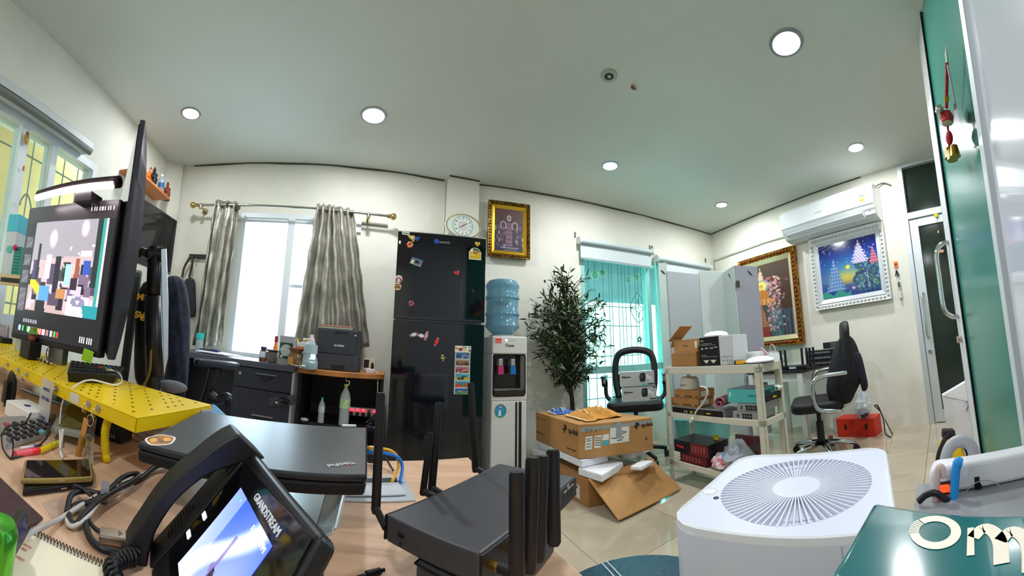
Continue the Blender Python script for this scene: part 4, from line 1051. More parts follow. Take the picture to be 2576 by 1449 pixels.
# open carton at the bottom
fz_ = onZ(1481, 1277, 0); ht = over(fz_, 1480, 1206)
q0 = [Vector((1.24, 2.58, 0)), fz_, Vector((1.80, 1.98, 0)), Vector((1.75, 2.62, 0))]
t, c = solid('open_carton', 'opened brown carton at the bottom of the stack with its big flap folded out', 'carton', q0, 0, ht, KR2)
fl_ = [onZ(1480, 1207, ht + .004), onZ(1556, 1311, .012), onZ(1714, 1230, .012), onZ(1636, 1152, ht + .03)]
fm = MB().poly([p - c for p in fl_], (0, 0, .007))
part('flap', fm, KR, t, bevel=.001)
F = Face(q0[0], q0[1], c, 0)
F.quad('paper_label', [(1444, 1215), (1458, 1222), (1459, 1256), (1445, 1247)], M('d8d4c8', .6), t)
F.quad('printed_mark', [(1448, 1220), (1455, 1224), (1451, 1229)], M('4a443c', .6), t, .002)
F2 = Face(q0[1], q0[2], c, 0)
# white foam blocks
FOAM = M('e8eaf0', .7, noise=.04, scale=30)
G = 'white foam packing blocks'
def foam(label, px, z0, z1, ix=0):
    q = skew(px, z1); t, c = solid('foam_block', label, 'foam', q, z0, z1, FOAM, G, .008); return t
foam('long white foam block jutting left under the printed carton', [(1344, 1105), (1463, 1158), (1530, 1142)], ht + .055, ht + .105)
foam('wedge of white foam jutting forward between the two cartons', [(1454, 1176), (1514, 1194), (1568, 1162)], ht + .005, ht + .053)
foam('short white foam block under the far right corner of the carton', [(1560, 1135), (1590, 1137), (1642, 1118)], ht + .055, ht + .10)
foam('thin slab of white foam lying flat on the carton flap', [(1585, 1172), (1615, 1174), (1643, 1158)], ht + .028, ht + .055)
foam('white foam end block poking out left behind the router aerials', [(1338, 1128), (1372, 1140), (1436, 1130)], ht + .005, ht + .053)
# printed carton on top
bz0, bz1 = ht + .108, .50
q = skew([(1348, 1036), (1455, 1068), (1640, 1050)], bz1)
t, c = solid('cardboard_box', 'long brown printed carton with grey tape on top of the foam', 'carton', q, bz0, bz1, KR)
INK = M('2c2018', .7); PAPER = M('d9d9d2', .6); TAPE = M('9aa0a2', .35, .2); TEAL = M('3ab0b4', .5)
FA = Face(q[0], q[1], c, bz0); FB = Face(q[1], q[2], c, bz0)
def logo(F, x, y, s, t):
    p = F.p(x, y, .0015); e, n = F.w.e, F.w.n
    lettering('P', s * 1.5, INK, t, p + e * (-.05 * s / .05 * .6), (PI / 2, 0, F.w.rz), 'logo_mark', .004)
    o = MB().poly([p + e * (-.085 * s / .05 * .6) + Vector((0, 0, dz)) + e * dx for dx, dz in ((-.3 * s, .05 * s), (.35 * s, .05 * s), (.35 * s, -.15 * s), (-.3 * s, -.15 * s))], n * .001)
    part('logo_bar', o, INK, t)
    lettering('tp-link', s, INK, t, p + e * (s * 1.6), (PI / 2, 0, F.w.rz), 'lettering', .0012)
logo(FA, 1427, 1082, .05, t)
for x in (1353, 1361, 1369, 1377): FA.text({1353: 'TT', 1361: 'Y', 1369: 'Y', 1377: '^'}[x], x, 1052 + (x - 1353) * .35, .03, INK, t)
FA.text('MADE IN CHINA', 1437, 1131, .016, INK, t)
FA.quad('printed_line', [(1349, 1084), (1371, 1094), (1371, 1096), (1349, 1086)], INK, t, .001)
FB.quad('tape', [(1460, 1076), (1640, 1056), (1640, 1064), (1540, 1076), (1460, 1088)], TAPE, t, .0012)
FB.quad('tape', [(1550, 1060), (1563, 1059), (1564, 1102), (1549, 1104)], TAPE, t, .0026)
for px_, m_ in (([(1473, 1099), (1490, 1097), (1489, 1130), (1471, 1132)], PAPER), ([(1496, 1097), (1513, 1094), (1512, 1125), (1495, 1128)], PAPER), ([(1516, 1094), (1532, 1091), (1532, 1106), (1515, 1108)], PAPER), ([(1516, 1110), (1532, 1108), (1531, 1119), (1515, 1121)], TEAL), ([(1535, 1077), (1583, 1072), (1582, 1110), (1534, 1117)], PAPER)):
    FB.quad('paper_label', px_, m_, t, .0014)
for y in (1104, 1109, 1117, 1124): FB.quad('label_line', [(1475, y), (1487, y - 1.5), (1487, y), (1475, y + 1.5)], INK, t, .002)
for i in range(4):
    for j in range(3): FB.quad('label_icon', [(1498 + 5 * j, 1100 + 6 * i), (1501 + 5 * j, 1100 + 6 * i), (1501 + 5 * j, 1103 + 6 * i), (1498 + 5 * j, 1103 + 6 * i)], INK, t, .002)
for px_ in ([(1564, 1083), (1577, 1086), (1564, 1092), (1564, 1090), (1573, 1086), (1564, 1085)], [(1538, 1102), (1569, 1099), (1569, 1101), (1538, 1104)], [(1552, 1107), (1566, 1105), (1566, 1107), (1552, 1109)]):
    FB.quad('label_print', px_, INK, t, .002)
logo(FB, 1610, 1071, .036, t)
for x, s in ((1477, 'TT'), (1488, 'Y'), (1499, 'I'), (1510, '^')): FB.text(s, x, 1084 - (x - 1477) * .1, .03, INK, t)
FB.text('A', 1626, 1104, .035, INK, t)
top = MB().poly([Vector(p) - c - Vector((0, 0, bz0)) + Vector((0, 0, 0)) for p in (onZ(1553, 1058, bz1), onZ(1638, 1049, bz1), onZ(1592, 1033, bz1), onZ(1545, 1035, bz1))], (0, 0, .001))
part('wide_tape', top, M('b4c8c4', .25, .2), t)
part('top_seam', MB().poly([Vector(p) - c - Vector((0, 0, bz0)) for p in (onZ(1402, 1050, bz1), onZ(1450, 1066, bz1), onZ(1452, 1064, bz1), onZ(1404, 1048, bz1))], (0, 0, .002)), M('5a3a1c', .8), t)
# cloths on the carton
def cloth(name, label, x, y, z, w, d, h, mat, seed, trim):
    p = onZ(x, y, z); t = thing(name, label, 'cloth', p + Vector((0, 0, .001)))
    rr = random.Random(seed); n = 22; gr = []
    f = [(rr.uniform(4, 9), rr.uniform(4, 9), rr.uniform(0, 6)) for _ in range(5)]
    for i in range(n + 1):
        row = []
        for j in range(n + 1):
            u, v = i / n * 2 - 1, j / n * 2 - 1; r = max(abs(u), abs(v)); k = (1 - r ** 2.5)
            b = sum(math.sin(a * u + c_ * v + e) for a, c_, e in f) / 5
            row.append((u * w / 2 * (1 + .1 * b), v * d / 2 * (1 + .12 * math.sin(5 * u + seed)), max(.002, h * (k * (.55 + .75 * b) + .06 + .1 * max(0, b)))))
        gr.append(row)
    part('fold', MB().sheet(gr), mat, t, smooth=True, solid=.004, sub=1)
    rim = [gr[0][j] for j in range(n + 1)] + [gr[i][n] for i in range(1, n + 1)]
    part('hem', MB().tube([Vector(q) + Vector((0, 0, .005)) for q in rim], .006, 6), trim, t, smooth=True)
    for k in range(3):
        i = 5 + 5 * k; part('hem', MB().tube([Vector(gr[i][j]) + Vector((0, 0, .006)) for j in range(4, n - 2)], .0045, 6), trim, t, smooth=True)
    return t
cloth('towel', 'crumpled tan towel with pale hems on the brown carton', 1496, 1049, .50, .34, .30, .085, M('c98f45', .9, noise=.15, scale=40, bump=.6), 5, M('f0d9a8', .9))
cloth('towel', 'folded blue cloth with white hems at the left of the carton', 1412, 1039, .50, .19, .16, .035, M('4a6fb4', .9, noise=.1, scale=40, bump=.4), 9, M('e6eaf2', .9))

# ================================================================== OFFICE CHAIRS
CHR = M('c9ced4', .15, 1.0)
BLK = M('0d0d10', .55, noise=.1, scale=60)
PLA = M('18181c', .4)
def chair(name, label, loc, rz, sz=.50, sw=.5, back=None, chrome=False, seat=BLK, arms=True, bh=.5, legs=True, cover=None):
    t = thing(name, label, 'chair', loc, rz, None)
    m = CHR if chrome else PLA
    if legs:
        for k in range(5):
            a = 2 * PI * k / 5 + .3; d = Vector((math.cos(a), math.sin(a), 0))
            l = part('leg', MB().tube([d * .03 + Vector((0, 0, .115)), d * .16 + Vector((0, 0, .105)), d * .29 + Vector((0, 0, .075))], .02, 8, rr=[.024, .02, .015]), m, t, smooth=True)
            part('caster', MB().cyl(d * .29 + Vector((-.022, 0, .032)), d * .29 + Vector((.022, 0, .032)), .03, n=16), M('0c0c0e', .35), l, bevel=.004)
        part('gas_lift', MB().cyl((0, 0, .1), (0, 0, sz * .62), .032, n=16).cyl((0, 0, sz * .6), (0, 0, sz - .05), .02, n=14), M('141416', .35), t, smooth='auto')
    part('seat', MB().poly([(x, y, sz - .07) for x, y in rrect(sw, sw * .95, .09, 5)], (0, 0, .08)), seat, t, bevel=.025, seg=3, smooth='auto')
    if back == 'loop':
        P = [(-.17, .21, sz), (-.20, .25, sz + .16), (-.20, .28, sz + .34), (-.15, .29, sz + .44), (0, .30, sz + .47), (.15, .29, sz + .44), (.20, .28, sz + .34), (.20, .25, sz + .16), (.17, .21, sz)]
        part('back_frame', MB().tube(bez(P, 6), .035, 10), BLK, t, smooth=True)
        part('lumbar_pad', MB().poly([(x, .235, sz + .16 + z) for x, z in rrect(.38, .16, .04)], (0, .03, 0)), BLK, t, bevel=.01)
    elif back:
        part('backrest', MB().poly([(x, .24 + .06 * (z + bh / 2), sz + .12 + bh / 2 + z) for x, z in rrect(sw * .92, bh, .1, 5)], (0, .06, .0)), back if not isinstance(back, str) else BLK, t, bevel=.02, seg=3, smooth='auto')
        part('back_strut', MB().tube(bez([(0, .1, sz - .07), (0, .27, sz - .05), (0, .33, sz + .15)]), .022, 8), m, t, smooth=True)
    if arms:
        for s in (-1, 1):
            a = part('armrest', MB().tube(bez([(s * (sw / 2 - .05), .18, sz - .05), (s * (sw / 2 + .035), .2, sz + .03), (s * (sw / 2 + .04), .2, sz + .16), (s * (sw / 2 + .035), .10, sz + .215), (s * (sw / 2 + .03), -.08, sz + .21), (s * (sw / 2 + .02), -.15, sz + .16)] if not chrome else
                     [(s * (sw / 2 - .05), .2, sz - .06), (s * (sw / 2 + .03), .16, sz - .06), (s * (sw / 2 + .045), .0, sz - .02), (s * (sw / 2 + .045), -.02, sz + .15), (s * (sw / 2 + .045), .05, sz + .21), (s * (sw / 2 + .045), .26, sz + .22)], 6), .018 if chrome else .022, 8), m, t, smooth=True)
            if not chrome: part('arm_pad', MB().box((s * (sw / 2 + .033), .01, sz + .225), (.05, .24, .022)), M('2a3038', .35), a, bevel=.008)
    return t
cc_ = Vector((2.20, 2.66, 0))
t = chair('office_chair', 'black office chair with an open loop back before the green window', cc_, -.72, .53, .52, 'loop')
# two camera cartons leaning on that chair
S_ = M('a9aeae', .5)
q = [onR(1561, 950, 2.95), onR(1646, 950, 2.98)]
FWc = Wall(q[0], q[1]); 
for i, (y0, y1, lab) in enumerate(((973, 1010, 'lower grey carton printed with a bullet camera, standing on the office chair'), (934, 972, 'upper grey carton printed with a bullet camera, stacked on its twin'))):
    za_, zb_ = FWc.uz(1600, y1)[1], FWc.uz(1600, y0)[1]
    t = thing('camera_carton', lab, 'carton', FWc.pt(FWc.L / 2 + (.012 if i == 0 else 0), za_), FWc.rz, 'grey camera cartons')
    w, h = FWc.L, zb_ - za_ - .002
    part('box', MB().bx(-w / 2, w / 2, 0, .12, 0, h), S_, t, bevel=.002)
    k = part('printed_camera', flat([(w * .08, h * .28), (w * .22, h * .3), (w * .24, h * .5), (w * .24, h * .78), (w * .2, h * .9), (w * .08, h * .86), (w * .05, h * .6)], .0012), M('15151a', .35), t)
    part('printed_lens', MB().cyl((w * .12, -.0012, h * .66), (w * .12, -.002, h * .66), h * .13, n=20), M('3c4450', .2), k)
    part('printed_body', flat([(w * .24, h * .55), (w * .38, h * .4), (w * .4, h * .55), (w * .26, h * .82)], .0011), M('d4d6d4', .5), t)
    part('printed_bracket', flat([(w * .36, h * .2), (w * .44, h * .26), (w * .44, h * .62), (w * .38, h * .5)], .0012), M('c4c6c2', .5), t)
    for (x0, x1, z, hh, c_) in ((-.46, -.2, .6, .07, '20242a'), (-.46, -.36, .68, .05, '6a6e72'), (-.46, -.32, .5, .03, '7a7e82'), (.30, .48, .08, .08, '20242a')):
        part('print_line', flat([(w * x0, h * z), (w * x1, h * z), (w * x1, h * (z + hh)), (w * x0, h * (z + hh))], .001), M(c_, .5), t)
    if i: part('teal_patch', flat([(w * .12, h * .06), (w * .27, h * .06), (w * .27, h * .16), (w * .12, h * .16)], .0012), TEAL, t)
    else: part('dark_patch', flat([(w * .4, h * .88), (w * .49, h * .88), (w * .49, h * .99), (w * .4, h * .99)], .0012), INK, t)
t = thing('teal_tub', 'big translucent teal plastic tub on the floor behind the brown cartons', 'tub', (2.62, 2.18, 0), .3)
CL = clear('a8e8e4', .1, .45)
part('tub', MB().ring([[(x * s, y * s, z) for x, y in rrect(.5, .42, .08, 4)] for s, z in ((.8, 0), (.84, .02), (1, .36), (1.05, .37), (1.02, .38))]), M('7fd0cc', .25, trans=.4), t, smooth='auto', )

# ================================================================== WHITE METAL CART
FL, FR, BRc = onR(1677, 1000, 2.9), onR(1917, 1000, 2.25), onR(1980, 1000, 2.42)
WC = Wall(FL, FR); Lc = WC.L
dc = max(.26, -(BRc - FR).dot(WC.n))
CRM = M('d2cdbc', .4, noise=.03)
t = thing('utility_cart', 'cream metal three-shelf cart crowded with boxes and network gear', 'cart', (WC.a.x, WC.a.y, 0), WC.rz)
ztop, zmid, zlow = .845, .505, .155
for x in (0, Lc - .045):
    for y in (0, dc - .03):
        part('leg', MB().bx(x, x + .045, y, y + .004, 0, ztop - .02).bx(x if x == 0 else x + .041, x + .004 if x == 0 else x + .045, y, y + .03, 0, ztop - .02), CRM, t, bevel=.001)
def tray(z, h, name):
    return part(name, MB().bx(0, Lc, 0, .012, z - h, z).bx(0, Lc, dc - .012, dc, z - h, z).bx(0, .012, 0, dc, z - h, z).bx(Lc - .012, Lc, 0, dc, z - h, z).bx(.012, Lc - .012, .012, dc - .012, z - .018, z - .008), CRM, t, bevel=.003)
top_ = tray(ztop, .055, 'top_shelf'); tray(zmid, .04, 'middle_shelf'); tray(zlow, .04, 'bottom_shelf')
part('dark_mat', MB().bx(.014, Lc - .014, .014, dc - .014, ztop - .008, ztop - .003), M('2e3234', .6), top_)
for x in (.022, Lc - .03, Lc - .012):
    part('bolt', MB().ball((x, -.002, ztop - .04), .006, 8, 6), M('d8d8d4', .25, .8), top_)
def cbox(name, label, cat, x0, x1, y0, y1, off, dep, z, mat, group=None, bevel=.003, h=None):
    """box on the cart: image columns x0..x1 at front row bottom y1, top row y0; off = set back from the cart's front edge"""
    u0, u1 = WC.uz(x0, y1, -off)[0], WC.uz(x1, y1, -off)[0]; p = WC.pt((u0 + u1) / 2, z, -off)
    h = h or over(WC.pt(u0, 0, -off), x0, y0) - z
    t = thing(name, label, cat, p, WC.rz, group); w = u1 - u0
    part('body', MB().bx(-w / 2, w / 2, 0, dep, 0, h), mat, t, bevel=bevel)
    return t, w, h
zt_ = ztop + .001
t, w, h = cbox('carton', 'lower plain brown carton at the left end of the cart top', 'carton', 1690, 1752, 889, 919, .02, .14, zt_, KR2, 'boxes on the cart top')
t2, w2, h2 = cbox('carton', 'brown carton with an open lid on top of the plain one', 'carton', 1696, 1756, 858, 889, .03, .12, zt_ + h + .001, KR, 'boxes on the cart top', h=h * .95)
part('lid_flap', MB().box((-w2 / 2 + .03, .05, h2 + .05), (.19, .13, .004), (0, -.6, 0)), KR, t2); part('side_flap', MB().box((-w2 / 2 - .025, .05, h2 - .02), (.07, .1, .004), (0, -1.1, 0)), M('c89a60', .7), t2)
part('print_line', MB().bx(-.03, .03, -.001, 0, h2 * .5, h2 * .53), INK, t2)
part('white_label', MB().bx(w2 / 2 - .03, w2 / 2 - .004, -.0012, 0, h2 * .3, h2 * .8), PAPER, t2)
t, w, h = cbox('device_carton', 'black and white electronics carton on the cart top', 'carton', 1764, 1848, 851, 917, .02, .16, zt_, M('c9cbcd', .5))
part('black_face', MB().bx(-w / 2 - .001, w * .10, -.0015, .161, .001, h + .001), M('16171c', .45), t)
for i, (x0, x1, z, hh) in enumerate(((-.46, -.38, .87, .03), (-.46, -.12, .77, .012), (-.46, .0, .72, .008), (-.46, -.4, .58, .05), (-.34, -.24, .6, .03), (-.18, -.08, .6, .03), (-.05, .05, .62, .03), (-.46, -.3, .36, .012), (-.46, .04, .31, .006))):
    part('print_line', MB().bx(w * x0, w * x1, -.0025, -.0015, h * z, h * (z + hh)), M('d8d8da', .5), t)
for x in (-.32, -.1): part('printed_device', flat([(w * (x - .09), h * .2), (w * (x + .09), h * .2), (w * (x + .04), h * .12), (w * x, h * .08), (w * (x - .04), h * .12)], .0025), M('d8d4c0', .5), t)
for i in range(5):
    for j in range(2): part('printed_icon', MB().bx(w * (.17 + .065 * i), w * (.19 + .065 * i), -.0015, 0, h * (.14 + .12 * j), h * (.18 + .12 * j)), M('55585c', .5), t)
t2 = thing('access_point', 'white dome-shaped access point on the black and white carton', 'access point', WC.pt(WC.uz(1802, 845, -.09)[0], zt_ + h + .001, -.09), WC.rz)
part('dome', MB().lathe([(.088, 0), (.092, .008), (.08, .026), (.045, .038), (.001, .041)], n=32), M('ecebea', .35), t2, smooth='auto')
part('port_block', MB().bx(.03, .075, -.06, -.03, -.012, .006), M('c8ccc8', .5), t2, bevel=.003)
t2 = thing('access_point', 'flat white disc access point lying on the right end of the cart top', 'access point', WC.pt(WC.uz(1912, 908, -.10)[0], zt_, -.10), WC.rz)
part('dome', MB().lathe([(.095, .006), (.098, .014), (.085, .028), (.05, .04), (.001, .043)], n=36), M('eef0f6', .3), t2, smooth='auto')
part('base_plate', MB().lathe([(.09, 0), (.094, .007)], n=32), M('3a4a58', .4), t2)
t, w, h = cbox('stapler', 'black and yellow box cutter lying beside the white disc', 'cutter', 1829, 1868, 908, 918, .02, .03, zt_, M('1a1a1c', .5))
part('yellow_end', MB().bx(w * .08, w * .52, -.003, .033, .002, h * .9), M('e8a81c', .45), t, bevel=.004)
t, w, h = cbox('paper_stack', 'small stack of white paper packets on the cart top', 'papers', 1852, 1906, 893, 905, .16, .09, zt_, M('dcdcd8', .6))
part('packet', MB().box((.0, .04, h + .006), (w * .95, .08, .012), (0, 0, .1)), M('e6e6e2', .6), t, bevel=.002)
# middle shelf
zm_ = zmid - .006
t, w, h = cbox('network_switch', 'long black network switch at the front of the middle cart shelf', 'network switch', 1692, 1822, 1018, 1044, .005, .17, zm_, M('8a8a8c', .4, .4), h=.05)
part('front_panel', MB().bx(-w / 2 + .006, w / 2 - .012, -.003, 0, .005, .045), M('131216', .35), t)
for i in range(6):
    for j in range(2): part('port', MB().bx(w * (-.04 + .032 * i), w * (-.015 + .032 * i), -.0045, -.003, .009 + .017 * j, .021 + .017 * j), M('4a4640', .4), t)
for x, c_ in ((-.24, '7a848a'), (-.2, '8a9aa0'), (-.12, 'a8a040'), (-.09, 'a8a040')): part('port', MB().bx(w * x, w * (x + .025), -.0045, -.003, .012, .03), M(c_, .4), t)
part('yellow_label', MB().bx(w * .19, w * .27, -.0045, -.003, .02, .027), M('d8d020', .5), t)
for i, (x0, x1, y0, y1, lab) in enumerate(((1690, 1757, 994, 1016, 'lower of two flat brown cartons on the middle cart shelf'), (1696, 1758, 972, 993, 'upper of two flat brown cartons, under the white cap'))):
    t, w, h = cbox('flat_carton', lab, 'carton', x0, x1, y0, y1, .02, .17, zm_ + .052 + .062 * i, KR2, 'flat brown cartons', h=.060)
    part('printed_slot', flat([(-w * .06, h * .22), (w * .24, h * .18), (w * .24, h * .30), (-w * .06, h * .34)], .001), INK, t)
    part('printed_square', flat([(w * .36, h * .16), (w * .46, h * .14), (w * .46, h * .3), (w * .36, h * .32)], .001), M('5a2a1c', .6), t)
    lettering('MERC', .02, M('5a3a20', .7), t, (-w * .36, -.001, h * .28)) if False else part('print_line', flat([(-w * .46, h * .18), (-w * .28, h * .16), (-w * .28, h * .3), (-w * .46, h * .32)], .001), M('6a4524', .7), t)
    part('side_label', MB().bx(w / 2, w / 2 + .001, .02, .11, h * .25, h * .85), PAPER, t)
pz = zm_ + .052 + .124
p = WC.pt(WC.uz(1735, 970, -.09)[0], pz, -.09)
t = thing('cap', 'white cloth cap lying on the flat brown cartons', 'cap', p, WC.rz)
part('crown', MB().ring([[(x * s, y * s, z) for x, y in [(.085 * math.cos(a), .07 * math.sin(a)) for a in np.linspace(0, 2 * PI, 18)[:-1]]] for s, z in ((1, 0), (.98, .03), (.9, .075), (.7, .088), (.2, .09))]), M('c9c4b8', .8), t, smooth='auto')
part('stitching', MB().tube(bez([(-.06, -.052, .03), (-.03, -.068, .03), (.03, -.07, .035)]), .002, 5), M('5a5448', .8), t)
t = thing('white_cable', 'white cable looping down over the middle shelf', 'cable', p, WC.rz)
pp = [WC.at(x, y, .02) for x, y in ((1762, 972), (1776, 976), (1779, 990), (1768, 1015), (1752, 1034), (1745, 1050))]
inv = Matrix.Rotation(-WC.rz, 4, 'Z') @ Matrix.Translation(-p)
part('cord', MB().tube([inv @ q_ for q_ in bez(pp, 8)], .006, 8), M('d9d6cc', .5), t, smooth=True)
part('plug', MB().cyl(inv @ WC.at(1743, 1052, .02), inv @ WC.at(1736, 1062, .02), .012, .009, n=12), M('e4e0d8', .4), t)
p = WC.pt(WC.uz(1815, 1012, -.03)[0], zm_ + .052 + .045, -.0)
t = thing('rubber_mat', 'rolled dusty-pink rubber mat on the middle shelf', 'mat', p, WC.rz, rot=(0, 0, WC.rz + .25))
sp = [(.045 - .0028 * k * .8) * Vector((math.cos(.5 * k), 0, math.sin(.5 * k))) for k in range(20)]
part('roll', MB().sheet([[(q_.x, y, q_.z) for y in (0, .12, .24)] for q_ in sp]), M('a0606e', .7), t, solid=.007, smooth='auto')
t, w, h = cbox('teal_carton', 'flat teal carton lying upside down on two switches', 'carton', 1831, 1909, 984, 1016, .012, .20, zm_ + .105, M('4fb3b0', .5), h=.085)
part('dark_top', MB().bx(-w / 2 + .002, w / 2 - .002, .004, .19, h, h + .002), M('3a3230', .25), t)
part('pale_tab', flat([(-w * .43, h * .45), (-w * .37, h * .45), (-w * .37, h * .8), (-w * .43, h * .8)], .001), M('c8dcd8', .5), t)
lettering('Outdoor', .022, M('2c6a70', .6), t, (w * .32, -.0008, h * .52), rot=(PI / 2, PI, 0))
part('side_patch', MB().bx(w / 2, w / 2 + .001, .06, .14, h * .2, h * .8), M('2a5a60', .5), t)
for i, (x0, x1, y0, y1, lab, n_) in enumerate(((1845, 1905, 1043, 1062, 'grey network switch resting on the middle shelf at the right', 8), (1855, 1910, 1020, 1040, 'upper grey network switch under the teal carton', 10))):
    t, w, h = cbox('network_switch', lab, 'network switch', x0, x1 + 3, y0, y1, .012, .2, zm_ + .052 * i, M('a3a6a8', .4, .4), 'grey network switches', h=.05)
    for k in range(n_ // 2):
        for j in range(2): part('port', MB().bx(w * (-.1 + .1 * k), w * (-.03 + .1 * k), -.002, 0, .008 + .018 * j, .022 + .018 * j), M('14141a', .4), t)
    part('status_mark', MB().bx(w * -.32, w * -.26, -.0015, 0, .014, .036), M('3a2a2a', .5), t)
q0_ = WC.pt(Lc - .005, zm_ + .0, -.03)
t = thing('manual_pile', 'dark carton and folded white sheets at the right end of the middle shelf', 'papers', WC.pt(Lc - .06, zm_ + .105, -.10), WC.rz)
part('carton', MB().bx(-.03, .055, -.05, .13, -.055 + .056, .04), M('1c1a20', .5), t, bevel=.002); part('yellow_tag', MB().bx(.055, .056, .03, .07, .015, .025), M('e0c81c', .5), t)
part('folded_sheet', MB().tube(bez([(-.03, .02, .05), (.02, .02, .048), (.055, .02, .055), (.06, .02, .07), (.03, .02, .078), (-.02, .02, .06)]), .006, 6).xf(Matrix.Scale(6, 4, (0, 1, 0))), M('dcdad8', .6), t, smooth=True)
# bottom shelf
zl_ = zlow - .006
t, w, h = cbox('graphics_carton', 'lower dark red carton on the bottom cart shelf', 'carton', 1711, 1776, 1126, 1149, .02, .20, zl_, M('6a1c26', .45), 'dark red cartons', h=.07)
for i in range(6): part('print_line', flat([(-w * .38 + i * w * .12, h * .25), (-w * .32 + i * w * .12, h * .25), (-w * .32 + i * w * .12, h * .8), (-w * .38 + i * w * .12, h * .8)], .001), M('9a4a48', .5), t)
t, w, h = cbox('graphics_carton', 'upper black and red carton skewed on the lower one', 'carton', 1696, 1780, 1092, 1124, .0, .22, zl_ + .072, M('14151b', .4), 'dark red cartons', h=.085)
part('red_side', flat([(-w * .0, 0.002), (w * .5, .002), (w * .5, h * .98), (-w * .0, h * .98)], .001), M('72202a', .45), t)
part('logo_mark', flat([(-w * .42, h * .45), (-w * .2, h * .38), (-w * .2, h * .55), (-w * .42, h * .62)], .0014), M('d02030', .4), t)
for i in range(5): part('print_line', flat([(w * (.06 + .08 * i), h * .3), (w * (.1 + .08 * i), h * .3), (w * (.1 + .08 * i), h * .8), (w * (.06 + .08 * i), h * .8)], .0016), M('a0504c', .5), t)
def crumple(name, label, cat, p, sx, sy, sz, mat, seed, rz=0, group=None, n=14):
    t = thing(name, label, cat, p, rz, group); rr = random.Random(seed); b = MB(); rings = []
    for k in range(9):
        a = PI * k / 8; rings.append([(sx / 2 * math.sin(max(a, .05)) * (1 + .25 * rr.uniform(-1, 1)) * math.cos(2 * PI * i / n), sy / 2 * math.sin(max(a, .05)) * (1 + .25 * rr.uniform(-1, 1)) * math.sin(2 * PI * i / n), max(0, sz / 2 * (1 - math.cos(a)) * (1 + .15 * rr.uniform(-1, 1)))) for i in range(n)])
    part('film', b.ring(rings), mat, t); return t
t = crumple('snack_bag', 'crumpled red, white and blue printed bag on the bottom cart shelf', 'bag', WC.pt(WC.uz(1812, 1150, -.04)[0], zl_, -.05), .17, .12, .10, M('c8283a', .4, noise=1, scale=22, c2='e8e8ee'), 4, WC.rz)
part('blue_panel', MB().ball((.03, .0, .095), .05, 8, 6, (1.1, .8, .45)), M('3a6ac0', .4, noise=.6, scale=30, c2='d8e4f4'), t)
t = crumple('clear_bag', 'crumpled clear plastic bag spilling over the bottom cart shelf', 'bag', WC.pt(WC.uz(1855, 1140, -.06)[0], zl_, -.07), .22, .16, .19, clear('e4ecf4', .08, .55), 7, WC.rz)
part('blue_wrapper', MB().ball((0, .0, .10), .06, 8, 6, (1.3, .7, .6)), M('1c3a9a', .4), t)
t = thing('snack_tube', 'upright yellow printed packet behind the red and blue bag', 'packet', WC.pt(WC.uz(1800, 1105, -.15)[0], zl_ + .02, -.16), WC.rz)
part('packet', MB().hexa([(-.035, -.015, 0), (.035, -.015, 0), (.035, .015, 0), (-.035, .015, 0)], [(-.018, -.006, .17), (.018, -.006, .17), (.018, .006, .17), (-.018, .006, .17)]), M('e8cc1c', .4), t); part('red_print', MB().bx(-.014, .014, -.017, -.012, .07, .11), M('b02a20', .4), t)
t, w, h = cbox('brown_carton', 'small open brown carton at the right of the bottom cart shelf', 'carton', 1876, 1916, 1121, 1160, .03, .18, zl_, KR, h=.09)
t, w, h = cbox('red_booklet', 'red and grey glossy booklet leaning at the back of the bottom shelf', 'booklet', 1850, 1912, 1076, 1110, .20, .02, zl_ + .0, M('8a2a2c', .3, noise=.6, scale=9, c2='6a7078'), h=.20)
t = thing('coiled_cord', 'coil of pale cord on the bottom shelf edge', 'cord', WC.pt(WC.uz(1850, 1166, -.02)[0], zl_, -.03), WC.rz)
part('coil', MB().tube([((.07 + .008 * math.sin(7 * a)) * math.cos(a), .025 * math.sin(a), .006 + .0016 * k) for k, a in enumerate(np.linspace(0, 6 * PI, 60) % 99)], .0035, 5), M('b8a88c', .7), t)

# ================================================================== TABLE BY THE RIGHT WALL
zT = .70
N0 = onR(2018, 945, 3.30); EX = Wall((3.16, 2.0), (N0.x, N0.y))
t = thing('work_table', 'black-topped table with white legs piled with routers by the right wall', 'table', N0 * 1.0, EX.rz); t.location.z = 0
td, tl = .62, EX.L
part('top', MB().bx(-tl, .02, -.01, td, zT - .025, zT), M('17171a', .45), t, bevel=.003)
part('apron', MB().bx(-tl + .04, -.04, .03, .05, zT - .105, zT - .025).bx(-.05, -.03, .04, td - .04, zT - .105, zT - .025), M('d4d4ce', .4), t)
for x in (-.06, -tl + .01):
    for y in (.0, td - .06): part('leg', MB().bx(x, x + .06, y, y + .05, 0, zT - .025), M('d6d8d2', .4), t, bevel=.003)
def tpt(x, y, off, z=zT): u = EX.uz(x, y, -off)[0]; return EX.pt(u, z, -off)
def router(name, label, p, rz, w, d, h, mat, ants, al, group=None, am=None):
    t = thing(name, label, 'router', p, rz, group)
    part('body', MB().poly([(x, y, 0.004) for x, y in rrect(w, d, .012, 3)], (0, 0, h)), mat, t, bevel=.003)
    for x, y, tilt, roll in ants:
        a = part('antenna', MB().poly([(q_, r_, 0) for q_, r_ in rrect(.026, .011, .005, 3)], (0, 0, al)), am or M('121116', .4), t, bevel=.002, loc=(x, y, h * .6), rot=(tilt, roll, 0))
    return t
t = router('router', 'black router with six upright flat aerials on the table', tpt(2010, 935, .10, zT + .001), EX.rz, .30, .17, .03, M('121116', .35), [(-.13, -.09, .0, -.02), (-.08, -.09, 0, .0), (-.01, .09, 0, .02), (.05, .09, 0, 0), (.12, .09, -.05, .03), (.15, -.02, 0, .06)], .17)
